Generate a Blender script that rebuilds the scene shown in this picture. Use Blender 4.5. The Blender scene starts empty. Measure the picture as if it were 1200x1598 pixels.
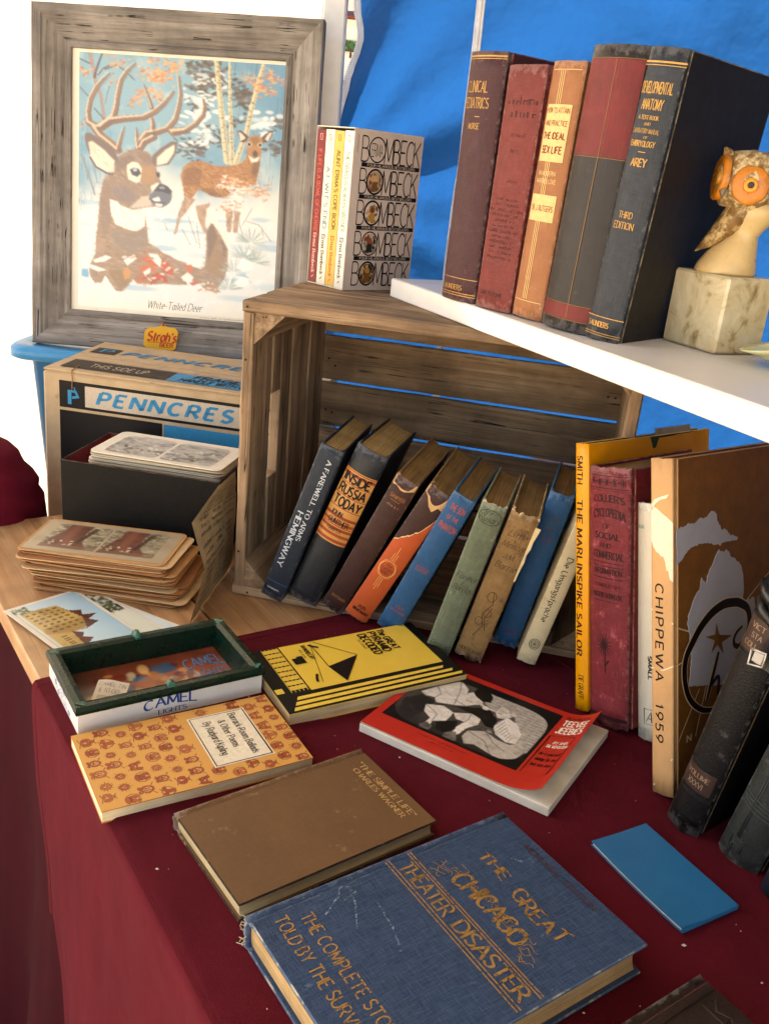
import bpy, math, random
import numpy as np
from mathutils import Matrix, Vector, Euler
random.seed(7); np.random.seed(7)
R=math.radians
sc=bpy.context.scene
col=sc.collection
# ------------------------------------------------------------------ camera
cd=bpy.data.cameras.new('camera'); cam=bpy.data.objects.new('camera',cd); col.objects.link(cam)
cd.sensor_fit='VERTICAL'; cd.sensor_height=24.0; cd.lens=1423.19/1598*24.0
cd.clip_start=.02; cd.clip_end=2000
cam.matrix_world=Matrix.Translation((0,0,.52049))@Matrix.Rotation(math.pi/2-R(20.6447),4,'X')@Matrix.Rotation(R(5.5525),4,'Z')
sc.camera=cam
# ------------------------------------------------------------------ world, sun, exposure
SUN_EL,SUN_AZ=R(46),R(-38)            # azimuth measured from +Y towards +X: behind the stall, to the left
w=bpy.data.worlds.new('World'); sc.world=w; w.use_nodes=True
nt=w.node_tree; bgn=nt.nodes['Background']; sky=nt.nodes.new('ShaderNodeTexSky')
sky.sky_type='NISHITA'; sky.sun_disc=False; sky.sun_elevation=SUN_EL; sky.sun_rotation=SUN_AZ
sky.air_density=1.0; sky.dust_density=3.0; sky.ozone_density=.6
nt.links.new(sky.outputs[0],bgn.inputs[0]); bgn.inputs[1].default_value=.15
sd=bpy.data.lights.new('sun','SUN'); sd.energy=4.5; sd.angle=R(.53); sd.color=(1,.95,.86)
so=bpy.data.objects.new('sun',sd); col.objects.link(so)
sdir=Vector((math.sin(SUN_AZ)*math.cos(SUN_EL),math.cos(SUN_AZ)*math.cos(SUN_EL),math.sin(SUN_EL)))
so.rotation_euler=sdir.to_track_quat('Z','Y').to_euler(); so.location=(-3,6,8)
vs=sc.view_settings; vs.view_transform='Standard'; vs.look='None'; vs.gamma=1; vs.use_curve_mapping=False
vs.exposure=2.35
try:
    vs.use_white_balance=True; vs.white_balance_temperature=8700; vs.white_balance_tint=15
except Exception: pass
sc.cycles.max_bounces=6; sc.cycles.diffuse_bounces=4; sc.cycles.use_adaptive_sampling=True; sc.cycles.adaptive_threshold=.02; sc.cycles.caustics_reflective=False; sc.cycles.caustics_refractive=False
sc.cycles.use_denoising=True
# ------------------------------------------------------------------ helpers
def lin(c):
    if isinstance(c,str):
        c=c.lstrip('#'); c=[int(c[i:i+2],16)/255 for i in (0,2,4)]
    return [x/12.92 if x<=.04045 else ((x+.055)/1.055)**2.4 for x in c]
def N(nt,t,**k):
    n=nt.nodes.new('ShaderNode'+t)
    for a,b in k.items(): setattr(n,a,b)
    return n
def newmat(name):
    m=bpy.data.materials.new(name); m.use_nodes=True; return m,m.node_tree,m.node_tree.nodes['Principled BSDF']
def coords(nt,stretch=(1,1,1),rand=True):
    tc=N(nt,'TexCoord'); mp=N(nt,'Mapping'); mp.inputs['Scale'].default_value=stretch
    if rand:
        oi=N(nt,'ObjectInfo'); ml=N(nt,'Math',operation='MULTIPLY'); ml.inputs[1].default_value=7.31
        nt.links.new(oi.outputs['Random'],ml.inputs[0]); ad=N(nt,'VectorMath',operation='ADD')
        nt.links.new(tc.outputs['Object'],ad.inputs[0]); nt.links.new(ml.outputs[0],ad.inputs[1])
        nt.links.new(ad.outputs[0],mp.inputs[0])
    else: nt.links.new(tc.outputs['Object'],mp.inputs[0])
    return mp.outputs[0]
def noise(nt,vec,scale,detail=4,rough=.6,dist=0):
    n=N(nt,'TexNoise'); n.inputs['Scale'].default_value=scale; n.inputs['Detail'].default_value=detail
    n.inputs['Roughness'].default_value=rough; n.inputs['Distortion'].default_value=dist
    nt.links.new(vec,n.inputs['Vector']); return n.outputs[0]
def ramp(nt,fac,stops):
    r=N(nt,'ValToRGB'); e=r.color_ramp.elements
    while len(e)<len(stops): e.new(.5)
    for k,(p,c) in zip(e,stops): k.position=p; k.color=(*c,1) if len(c)==3 else c
    nt.links.new(fac,r.inputs[0]); return r.outputs[0]
def mixc(nt,fac,a,b,mode='MIX'):
    m=N(nt,'Mix',data_type='RGBA',blend_type=mode)
    for s,v in ((m.inputs[0],fac),(m.inputs[6],a),(m.inputs[7],b)):
        if hasattr(v,'node'): nt.links.new(v,s)
        else: s.default_value=v if isinstance(v,float) else (*v,1)
    return m.outputs[2]
def bump(nt,bsdf,h,dist,strength=1):
    b=N(nt,'Bump'); b.inputs['Strength'].default_value=strength; b.inputs['Distance'].default_value=dist
    nt.links.new(h,b.inputs['Height']); nt.links.new(b.outputs[0],bsdf.inputs['Normal'])
MC={}
def M(c,rough=.6,var=.16,scale=45,bm=.0002,bscale=900,spec=.35,wear=None,wth=.62,wscale=60,coat=0,metal=0,stretch=(1,1,1),threads=0):
    key=repr((c,rough,var,scale,bm,bscale,spec,wear,wth,wscale,coat,metal,stretch,threads))
    if key in MC: return MC[key]
    m,nt,b=newmat('surface'); L=[x**1.22 for x in lin(c)]
    v=coords(nt,stretch)
    n=noise(nt,v,scale,6,.62)
    base=ramp(nt,n,[(.3,[x*(1-var) for x in L]),(.7,[min(x*(1+var),1) for x in L])])
    if threads:
        for st in ((30,2500,90),(90,90,2500)):
            t=noise(nt,coords(nt,st),1,2)
            base=mixc(nt,ramp(nt,t,[(.45,(0,0,0)),(.75,(threads,)*3)]),base,[min(1,x*1.9+.05) for x in L])
    if wear:
        wn=noise(nt,v,wscale,8,.72); wth-=.045
        base=mixc(nt,ramp(nt,wn,[(wth,(0,0,0)),(min(wth+.1,1),(.85,)*3)]),base,lin(wear))
    if threads or wear:
        ra=N(nt,'Attribute'); ra.attribute_name='rub'; rn=noise(nt,v,150,6,.75); mu=N(nt,'Math',operation='MULTIPLY_ADD'); mu.inputs[1].default_value=.34; nt.links.new(ra.outputs['Fac'],mu.inputs[0]); nt.links.new(rn,mu.inputs[2])
        base=mixc(nt,ramp(nt,mu.outputs[0],[(.68,(0,0,0)),(.82,(.8,)*3)]),base,[min(1,x*1.3+.10) for x in L])
    nt.links.new(base,b.inputs['Base Color'])
    b.inputs['Roughness'].default_value=rough; b.inputs['Specular IOR Level'].default_value=spec
    b.inputs['Coat Weight'].default_value=coat; b.inputs['Coat Roughness'].default_value=.12; b.inputs['Metallic'].default_value=metal
    rr=ramp(nt,noise(nt,v,scale*2.3,4),[(.3,(max(rough-.05,.05),)*3),(.7,(min(rough+.06,1),)*3)])
    nt.links.new(rr,b.inputs['Roughness'])
    if bm: bump(nt,b,noise(nt,v,bscale,3,.7),bm)
    MC[key]=m; return m
def INK(c,rough=.5,metal=0,var=.12,worn=0):
    key=('ink',c,rough,metal,var,worn)
    if key in MC: return MC[key]
    m,nt,b=newmat('ink'); L=[x**1.15 for x in lin(c)]
    n=noise(nt,coords(nt),260,5,.7)
    nt.links.new(ramp(nt,n,[(.3,[x*(1-var) for x in L]),(.7,[min(1,x*(1+var)) for x in L])]),b.inputs['Base Color'])
    b.inputs['Roughness'].default_value=rough; b.inputs['Metallic'].default_value=metal; b.inputs['Specular IOR Level'].default_value=.3
    if worn:
        a=ramp(nt,noise(nt,coords(nt),420,6,.75),[(worn,(0,0,0)),(worn+.12,(1,1,1))]); nt.links.new(a,b.inputs['Alpha'])
    MC[key]=m; return m
def PAGES(c='#d8c49c',dark='#9a7a4e',axis=0):
    key=('pages',c,dark,axis)
    if key in MC: return MC[key]
    m,nt,b=newmat('page_edges'); st=[14,14,14]; st[axis]=2600
    n=noise(nt,coords(nt,st),1,3,.7); n2=noise(nt,coords(nt),30,4)
    cc=ramp(nt,n,[(.32,lin(dark)),(.62,lin(c))])
    cc=mixc(nt,ramp(nt,n2,[(.4,(0,0,0)),(.8,(.45,)*3)]),cc,[x*.6 for x in lin(dark)])
    nt.links.new(cc,b.inputs['Base Color']); b.inputs['Roughness'].default_value=.85; b.inputs['Specular IOR Level'].default_value=.15
    bump(nt,b,n,.0004); MC[key]=m; return m
def WOOD(c0,c1,c2,axis=0,scale=1,rough=.75,bm=.0012,crack=.0,name='wood'):
    key=('wood',c0,c1,c2,axis,scale,rough,bm,crack)
    if key in MC: return MC[key]
    m,nt,b=newmat(name); st=[60*scale]*3; st[axis]=3.2*scale
    v=coords(nt,st); n=noise(nt,v,1,7,.66,.35); n2=noise(nt,coords(nt),14*scale,5,.6)
    st2=[230*scale]*3; st2[axis]=5*scale; n3=noise(nt,coords(nt,st2),1,4,.7)
    base=ramp(nt,n,[(.28,lin(c0)),(.5,lin(c1)),(.72,lin(c2))])
    base=mixc(nt,ramp(nt,n2,[(.35,(.5,)*3),(.6,(0,0,0))]),base,[x*.55 for x in lin(c0)])
    base=mixc(nt,ramp(nt,n3,[(.3,(.45,)*3),(.45,(0,0,0))]),base,[x*.6 for x in lin(c0)])
    if crack:
        st3=[95*scale]*3; st3[axis]=2.2*scale; n4=noise(nt,coords(nt,st3),1,2,.5,.6)
        ck=ramp(nt,n4,[(.5-crack,(0,0,0)),(.5-crack*.4,(1,1,1)),(.5,(1,1,1)),(.5+crack*.6,(0,0,0))])
        ck2=mixc(nt,ramp(nt,noise(nt,coords(nt),22*scale,2),[(.5,(0,0,0)),(.58,(1,1,1))]),(0,0,0),ck)
        base=mixc(nt,ck2,base,lin('#221a16'))
    nt.links.new(base,b.inputs['Base Color']); b.inputs['Roughness'].default_value=rough; b.inputs['Specular IOR Level'].default_value=.25
    bump(nt,b,n3 if not crack else n,bm); MC[key]=m; return m
def VCOL(rough=.5,coat=0,name='print'):
    key=('vcol',rough,coat)
    if key in MC: return MC[key]
    m,nt,b=newmat(name); a=N(nt,'Attribute'); a.attribute_name='paint'; nt.links.new(a.outputs['Color'],b.inputs['Base Color'])
    b.inputs['Roughness'].default_value=rough; b.inputs['Coat Weight'].default_value=coat; b.inputs['Coat Roughness'].default_value=.08
    b.inputs['Specular IOR Level'].default_value=.3; MC[key]=m; return m
def FABRIC(c,trans=0,c2=None,rough=.9,bscale=1400,bm=.0004,sheen=0,tint=None,fold=None):
    m,nt,b=newmat('cloth'); L=lin(c); v=coords(nt,rand=False)
    n=noise(nt,v,9,5); base=ramp(nt,n,[(.3,[x*.86 for x in L]),(.7,[min(1,x*1.12) for x in L])])
    nt.links.new(base,b.inputs['Base Color']); b.inputs['Roughness'].default_value=rough; b.inputs['Specular IOR Level'].default_value=.12
    b.inputs['Sheen Weight'].default_value=sheen; b.inputs['Sheen Roughness'].default_value=.4
    if fold:
        wv=[]
        for ax,pd in ((0,.31),(1,.27)):
            sp=N(nt,'SeparateXYZ'); nt.links.new(v,sp.inputs[0]); k=N(nt,'Math',operation='PINGPONG'); k.inputs[1].default_value=pd; nt.links.new(sp.outputs[ax],k.inputs[0])
            q=N(nt,'Math',operation='LESS_THAN'); q.inputs[1].default_value=.0016; sm=N(nt,'MapRange'); sm.inputs[1].default_value=0; sm.inputs[2].default_value=.004; sm.inputs[3].default_value=1; sm.inputs[4].default_value=0; nt.links.new(k.outputs[0],sm.inputs[0]); wv.append(sm.outputs[0])
        a1=N(nt,'Math',operation='ADD'); nt.links.new(wv[0],a1.inputs[0]); nt.links.new(wv[1],a1.inputs[1])
        b1=N(nt,'Bump'); b1.inputs['Distance'].default_value=.0016; b1.inputs['Strength'].default_value=.7; nt.links.new(a1.outputs[0],b1.inputs['Height'])
        b2=N(nt,'Bump'); b2.inputs['Distance'].default_value=.010; b2.inputs['Strength'].default_value=.8; nt.links.new(noise(nt,v,16,3,.5,0),b2.inputs['Height']); nt.links.new(b1.outputs[0],b2.inputs['Normal'])
        b3=N(nt,'Bump'); b3.inputs['Distance'].default_value=bm; nt.links.new(noise(nt,v,bscale,2),b3.inputs['Height']); nt.links.new(b2.outputs[0],b3.inputs['Normal']); nt.links.new(b3.outputs[0],b.inputs['Normal'])
    else: bump(nt,b,noise(nt,v,bscale,2),bm)
    if trans:
        t=N(nt,'BsdfTranslucent'); t.inputs[0].default_value=(*(lin(tint) if tint else L),1)
        nl=b.inputs['Normal'].links
        if nl: nt.links.new(nl[0].from_socket,t.inputs['Normal'])
        mx=N(nt,'MixShader'); mx.inputs[0].default_value=trans
        nt.links.new(b.outputs[0],mx.inputs[1]); nt.links.new(t.outputs[0],mx.inputs[2]); nt.links.new(mx.outputs[0],nt.nodes['Material Output'].inputs[0])
    return m
def tag(o,label=None,cat=None,group=None,kind=None):
    if label: o['label']=label
    if cat: o['category']=cat
    if group: o['group']=group
    if kind: o['kind']=kind
    return o
def empty(name,label,cat,loc=(0,0,0),rot=(0,0,0),group=None,mat=None):
    o=bpy.data.objects.new(name,None); o.empty_display_size=.02; col.objects.link(o)
    if mat is not None: o.matrix_world=mat
    else: o.location=loc; o.rotation_euler=rot
    return tag(o,label,cat,group)
class MB:
    def __init__(s): s.v=[]; s.f=[]; s.m=[]; s.sm=[]
    def add(s,vs,fs,m=0,smooth=False):
        o=len(s.v); s.v+=[tuple(p) for p in vs]; s.f+=[tuple(i+o for i in f) for f in fs]; s.m+=[m]*len(fs); s.sm+=[smooth]*len(fs); return o
    def box(s,a,b,m=0,ch=0,mc=None):
        (x0,y0,z0),(x1,y1,z1)=a,b
        if not ch:
            s.add([(x,y,z) for z in (z0,z1) for y in (y0,y1) for x in (x0,x1)],[(0,2,3,1),(4,5,7,6),(0,1,5,4),(2,6,7,3),(0,4,6,2),(1,3,7,5)],m); return
        ch=min(ch,(x1-x0)/2.2,(y1-y0)/2.2,(z1-z0)/2.2); mc=m if mc is None else mc
        V=[];F=[];idx={}
        lo=(x0,y0,z0); hi=(x1,y1,z1)
        for ax in range(3):
            for sg in (0,1):
                for p in ((0,0),(1,0),(1,1),(0,1)):
                    q=[0,0,0]; q[ax]=(lo,hi)[sg][ax]; o=[k for k in range(3) if k!=ax]
                    for k,bb in zip(o,p): q[k]=hi[k]-ch if bb else lo[k]+ch
                    key=[0,0,0]; key[ax]=sg
                    for k,bb in zip(o,p): key[k]=bb
                    idx[(ax,tuple(key))]=len(V); V.append(q)
        fm=[]
        for ax in range(3):
            o=[k for k in range(3) if k!=ax]
            for sg in (0,1):
                f=[]
                for p in ((0,0),(1,0),(1,1),(0,1)):
                    key=[0,0,0]; key[ax]=sg
                    for k,bb in zip(o,p): key[k]=bb
                    f.append(idx[(ax,tuple(key))])
                if (sg==0)==(ax!=1): f=f[::-1]
                F.append(f); fm.append(m)
        for ax in range(3):
            o=[k for k in range(3) if k!=ax]
            for p in (0,1):
                for q in (0,1):
                    ks=[]
                    for e in (0,1):
                        key=[0,0,0]; key[ax]=e; key[o[0]]=p; key[o[1]]=q; ks.append(tuple(key))
                    F.append([idx[(o[0],ks[0])],idx[(o[0],ks[1])],idx[(o[1],ks[1])],idx[(o[1],ks[0])]]); fm.append(mc)
        for a_ in (0,1):
            for b_ in (0,1):
                for c_ in (0,1): F.append([idx[(k,(a_,b_,c_))] for k in range(3)]); fm.append(mc)
        of=len(s.v); s.v+=[tuple(p) for p in V]; s.f+=[tuple(i+of for i in f) for f in F]; s.m+=fm; s.sm+=[False]*len(F)
    def grid(s,P,m=0,smooth=True,closeu=False,flip=False):
        nu=len(P); nv=len(P[0]); o=len(s.v)
        s.v+=[tuple(p) for r in P for p in r]
        for i in range(nu if closeu else nu-1):
            for j in range(nv-1):
                a=o+i*nv+j; b=o+((i+1)%nu)*nv+j; f=(a,b,b+1,a+1)
                s.f.append(f[::-1] if flip else f); s.m.append(m); s.sm.append(smooth)
    def tube(s,pts,r,n=8,m=0,cap=True):
        pts=[Vector(p) for p in pts]; P=[]
        for i,p in enumerate(pts):
            d=(pts[min(i+1,len(pts)-1)]-pts[max(i-1,0)]).normalized()
            a=d.orthogonal().normalized() if i==0 else (a-d*a.dot(d)).normalized()
            b=d.cross(a); rr=r[i] if isinstance(r,(list,tuple)) else r
            P.append([p+(a*math.cos(2*math.pi*k/n)+b*math.sin(2*math.pi*k/n))*rr for k in range(n+1)])
        s.grid(P,m)
        if cap:
            for q in (P[0],P[-1]): s.add(q[:-1],[tuple(range(n))],m)
    def prism(s,poly,a,b,axis=2,m=0):
        def mk(p,h):
            q=[p[0],p[1]]; q.insert(axis,h); return q
        n=len(poly); V=[mk(p,a) for p in poly]+[mk(p,b) for p in poly]
        s.add(V,[tuple(range(n))[::-1],tuple(range(n,2*n))]+[(i,(i+1)%n,n+(i+1)%n,n+i) for i in range(n)],m)
    def build(s,name,mats,parent=None,fix=True):
        me=bpy.data.meshes.new(name); me.from_pydata(s.v,[],s.f)
        for mm in (mats if isinstance(mats,(list,tuple)) else [mats]): me.materials.append(mm)
        me.polygons.foreach_set('material_index',s.m); me.polygons.foreach_set('use_smooth',s.sm)
        if fix:
            import bmesh
            bm=bmesh.new(); bm.from_mesh(me); bmesh.ops.remove_doubles(bm,verts=bm.verts,dist=1e-6); bmesh.ops.recalc_face_normals(bm,faces=bm.faces); bm.to_mesh(me); bm.free()
        me.update()
        o=bpy.data.objects.new(name,me); col.objects.link(o)
        if parent is not None: o.parent=parent
        return o
def plank(a,b,name,mat,parent,jit=.0008,seg=9,ch=.0015):
    """a slightly irregular sawn board between two corners"""
    d=[b[k]-a[k] for k in range(3)]; L=max(range(3),key=lambda k:d[k]); o=[k for k in range(3) if k!=L]
    P=[]
    for i in range(seg+1):
        t=i/seg; ring=[]
        wob=[random.uniform(-jit,jit) for _ in range(4)]
        for k,(p,q) in enumerate(((ch,0),(1-ch,0),(1,1),(2,2))): pass
        c0,c1=ch,ch
        pts=[(c0,0),(d[o[0]]-c0,0),(d[o[0]],c1),(d[o[0]],d[o[1]]-c1),(d[o[0]]-c0,d[o[1]]),(c0,d[o[1]]),(0,d[o[1]]-c1),(0,c1),(c0,0)]
        for k,(p,q) in enumerate(pts):
            v=[0,0,0]; v[L]=a[L]+d[L]*t+(random.uniform(-jit,jit) if i in (0,seg) else 0)
            g=wob[(k//2)%4]; v[o[0]]=a[o[0]]+p+(g if p<=c0 or p>=d[o[0]]-c0 else 0); v[o[1]]=a[o[1]]+q+g*.6
            ring.append(v)
        P.append(ring)
    m=MB(); m.grid(P,smooth=False)
    for q in (P[0],P[-1]): m.add(q[:-1],[tuple(range(8))])
    return m.build(name,mat,parent)
# ------------------------------------------------------------------ lettering (own pen-stroke alphabet)
def A(cx,cy,rx,ry,a0,a1): return ('a',cx,cy,rx,ry,a0,a1)
G={
'A':(8,[[(0,0),(4,10),(8,0)],[(1.5,3.5),(6.5,3.5)]]),'B':(6.6,[[(0,0),(0,10)],[(0,10),(3,10),A(3,7.6,2.6,2.4,90,-90),(0,5.2)],[(0,5.2),(3.4,5.2),A(3.4,2.6,3,2.6,90,-90),(0,0)]]),
'C':(7.6,[[A(4.2,5,4.2,5,48,312)]]),'D':(7.6,[[(0,0),(0,10)],[(0,10),(3,10),A(3,5,4.6,5,90,-90),(0,0)]]),
'E':(6,[[(0,0),(0,10)],[(0,10),(6,10)],[(0,5.2),(4.8,5.2)],[(0,0),(6,0)]]),'F':(5.8,[[(0,0),(0,10)],[(0,10),(5.8,10)],[(0,5.2),(4.6,5.2)]]),
'G':(8,[[A(4.3,5,4.3,5,48,330),(8,4.4),(5,4.4)]]),'H':(7.4,[[(0,0),(0,10)],[(7.4,0),(7.4,10)],[(0,5.2),(7.4,5.2)]]),'I':(1,[[(.5,0),(.5,10)]]),
'J':(4.6,[[(4.6,10),(4.6,2.4),A(2.4,2.4,2.2,2.4,0,-170)]]),'K':(7,[[(0,0),(0,10)],[(6.6,10),(0,4.2)],[(2.2,6),(7,0)]]),'L':(5.6,[[(0,10),(0,0)],[(0,0),(5.6,0)]]),
'M':(9,[[(0,0),(.6,10)],[(.6,10),(4.5,1)],[(4.5,1),(8.4,10)],[(8.4,10),(9,0)]]),'N':(7.6,[[(0,0),(0,10)],[(0,10),(7.6,0)],[(7.6,0),(7.6,10)]]),
'O':(8.4,[[A(4.2,5,4.2,5,90,450)]]),'P':(6.2,[[(0,0),(0,10)],[(0,10),(3.2,10),A(3.2,7.3,3,2.7,90,-90),(0,4.6)]]),'Q':(8.4,[[A(4.2,5,4.2,5,90,450)],[(4.8,2.4),(8.2,-1)]]),
'R':(7,[[(0,0),(0,10)],[(0,10),(3.2,10),A(3.2,7.4,3,2.6,90,-90),(0,4.8)],[(3,4.8),(7,0)]]),'S':(6,[[A(3,7.4,2.8,2.6,40,200),(1,5.9),(5,4.2),A(3,2.7,3,2.7,20,-150)]]),
'T':(7.4,[[(3.7,0),(3.7,10)],[(0,10),(7.4,10)]]),'U':(7.4,[[(0,10),(0,3.5),A(3.7,3.5,3.7,3.5,180,360),(7.4,10)]]),'V':(7.6,[[(0,10),(3.8,0)],[(3.8,0),(7.6,10)]]),
'W':(11,[[(0,10),(2.8,0)],[(2.8,0),(5.5,9.6)],[(5.5,9.6),(8.2,0)],[(8.2,0),(11,10)]]),'X':(7.2,[[(0,10),(7.2,0)],[(7.2,10),(0,0)]]),'Y':(7.4,[[(0,10),(3.7,4.8)],[(7.4,10),(3.7,4.8)],[(3.7,4.8),(3.7,0)]]),
'Z':(6.8,[[(0,10),(6.8,10)],[(6.8,10),(0,0)],[(0,0),(6.8,0)]]),
'0':(6.4,[[A(3.2,5,3.2,5,90,450)]]),'1':(3,[[(0,8),(2,10),(2,0)]]),'2':(6,[[A(3,7.2,2.9,2.8,160,-25),(0,0),(6,0)]]),'3':(6,[[(0,10),(5.6,10),(2.6,6),A(2.8,3,3,3,80,-150)]]),
'4':(6.4,[[(4.6,0),(4.6,10),(0,3),(6.4,3)]]),'5':(6,[[(5.4,10),(.9,10),(.5,5.2),A(2.8,3.1,3.1,3.1,120,-140)]]),'6':(6.2,[[(4.8,10),(.8,5),A(3.1,3.1,3.1,3.1,150,510)]]),'7':(6,[[(0,10),(6,10),(2,0)]]),
'8':(6,[[A(3,7.6,2.5,2.4,90,450)],[A(3,2.6,3,2.6,90,450)]]),'9':(6.2,[[(1.4,0),(5.4,5),A(3.1,6.9,3.1,3.1,-30,330)]]),
'a':(5,[[(4.6,6.6),(4.6,0)],[A(2.3,3.2,2.3,3.3,40,400)]]),'b':(5,[[(0,10),(0,0)],[A(2.4,3.2,2.4,3.3,140,-140)]]),'c':(4.6,[[A(2.4,3.3,2.4,3.3,50,310)]]),'d':(5,[[(4.8,10),(4.8,0)],[A(2.4,3.2,2.4,3.3,40,320)]]),
'e':(5,[[(.2,3.5),(4.8,3.5),A(2.5,3.3,2.4,3.3,5,310)]]),'f':(3.4,[[A(2.8,8.2,1.6,1.8,60,180),(1.2,0)],[(0,6.4),(3,6.4)]]),'g':(5,[[(4.6,6.4),(4.6,-1),A(2.4,-1,2.2,2,0,-150)],[A(2.3,3.4,2.3,3.1,40,400)]]),
'h':(5,[[(0,10),(0,0)],[A(2.3,4.2,2.3,2.4,180,0),(4.6,0)]]),'i':(1,[[(.5,6.6),(.5,0)],[(.5,8.6),(.5,9.4)]]),'j':(2,[[(1.6,6.6),(1.6,-1.4),A(.2,-1.4,1.4,1.4,0,-110)]]),'k':(4.8,[[(0,10),(0,0)],[(4.4,6.4),(0,2.6)],[(1.4,3.8),(4.8,0)]]),
'l':(1,[[(.5,10),(.5,0)]]),'m':(8,[[(0,6.6),(0,0)],[A(2,4.4,2,2.2,180,0),(4,0)],[A(6,4.4,2,2.2,180,0),(8,0)]]),'n':(4.8,[[(0,6.6),(0,0)],[A(2.4,4.2,2.4,2.4,180,0),(4.8,0)]]),'o':(5,[[A(2.5,3.3,2.5,3.3,90,450)]]),
'p':(5,[[(0,6.6),(0,-3)],[A(2.4,3.3,2.4,3.3,140,-140)]]),'q':(5,[[(4.8,6.6),(4.8,-3)],[A(2.4,3.3,2.4,3.3,40,320)]]),'r':(3.4,[[(0,6.6),(0,0)],[A(2,4.4,2,2.2,180,50)]]),
's':(4,[[A(2,4.9,1.8,1.7,40,200),(.8,4),(3.2,2.8),A(2,1.7,2,1.7,20,-150)]]),'t':(3,[[(1.2,9),(1.2,1.4),A(2.4,1.4,1.2,1.4,180,290)],[(0,6.4),(2.8,6.4)]]),'u':(4.8,[[(0,6.6),(0,2.4),A(2.4,2.4,2.4,2.4,180,360)],[(4.8,6.6),(4.8,0)]]),
'v':(4.8,[[(0,6.6),(2.4,0)],[(2.4,0),(4.8,6.6)]]),'w':(7.4,[[(0,6.6),(1.9,0)],[(1.9,0),(3.7,6.4)],[(3.7,6.4),(5.5,0)],[(5.5,0),(7.4,6.6)]]),'x':(4.6,[[(0,6.6),(4.6,0)],[(4.6,6.6),(0,0)]]),'y':(4.8,[[(0,6.6),(2.4,.4)],[(4.8,6.6),(1.2,-3)]]),'z':(4.4,[[(0,6.6),(4.4,6.6),(0,0),(4.4,0)]]),
'.':(.8,[[(.4,0),(.4,.9)]]),',':(.8,[[(.6,.6),(0,-1.4)]]),"'":(.8,[[(.5,10),(.3,7.6)]]),'"':(2.4,[[(.3,10),(.3,7.6)],[(2,10),(2,7.6)]]),'-':(3,[[(0,3.8),(3,3.8)]]),'&':(7,[[(7,0),(1.4,7.6),A(3,8,1.7,2,200,-30),(.6,3.4),A(2.8,2.3,2.6,2.3,160,320),(6.6,5)]]),'$':(6,[[A(3,7.4,2.8,2.4,40,200),(1,5.9),(5,4.2),A(3,2.7,3,2.5,20,-150)],[(3,-.8),(3,10.8)]]),':':(.8,[[(.4,0),(.4,.9)],[(.4,5),(.4,5.9)]]),
}
ST={'sans':dict(w=1.5,thin=1.3,nib=0,serif=0,sl=0),'bold':dict(w=2.5,thin=2.0,nib=0,serif=0,sl=0),'light':dict(w=.85,thin=.75,nib=0,serif=0,sl=0),
'serif':dict(w=1.7,thin=.65,nib=10,serif=1.1,sl=0),'sbold':dict(w=2.5,thin=.95,nib=10,serif=1.35,sl=0),'slab':dict(w=1.7,thin=1.3,nib=0,serif=1.5,sl=0),
'fraktur':dict(w=1.7,thin=.4,nib=42,serif=0,sl=0),'script':dict(w=1.0,thin=.4,nib=30,serif=.3,sl=.35),'bital':dict(w=2.3,thin=1.9,nib=0,serif=0,sl=.22),'hand':dict(w=.8,thin=.6,nib=20,serif=0,sl=.15)}
def expand(st):
    o=[]
    for p in st:
        if p[0]=='a':
            _,cx,cy,rx,ry,a0,a1=p; n=max(4,int(abs(a1-a0)/22))
            o+=[(cx+rx*math.cos(R(a0+(a1-a0)*i/n)),cy+ry*math.sin(R(a0+(a1-a0)*i/n))) for i in range(n+1)]
        else: o.append(p)
    r=[o[0]]
    for p in o[1:]:
        q=r[-1]; L=math.hypot(p[0]-q[0],p[1]-q[1])
        if L>1e-3:
            k=max(1,math.ceil(L/3)); r+=[(q[0]+(p[0]-q[0])*i/k,q[1]+(p[1]-q[1])*i/k) for i in range(1,k+1)]
    return r
def stroke(pts,wf):
    n=len(pts); closed=n>3 and abs(pts[0][0]-pts[-1][0])+abs(pts[0][1]-pts[-1][1])<1e-3
    V=[];F=[]
    for i in range(n):
        if closed and i in (0,n-1): a,b=pts[n-2],pts[1]
        else: a,b=pts[max(i-1,0)],pts[min(i+1,n-1)]
        dx,dy=b[0]-a[0],b[1]-a[1]; l=math.hypot(dx,dy) or 1; dx/=l; dy/=l; h=wf(dx,dy)/2
        if 0<i<n-1:
            e=(pts[i][0]-pts[i-1][0],pts[i][1]-pts[i-1][1]); le=math.hypot(*e) or 1; h/=max(.6,abs(e[0]*dx+e[1]*dy)/le)
        V+=[(pts[i][0]-dy*h,pts[i][1]+dx*h),(pts[i][0]+dy*h,pts[i][1]-dx*h)]
    for i in range(n-1): F.append((2*i,2*i+1,2*i+3,2*i+2))
    return V,F
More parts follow.
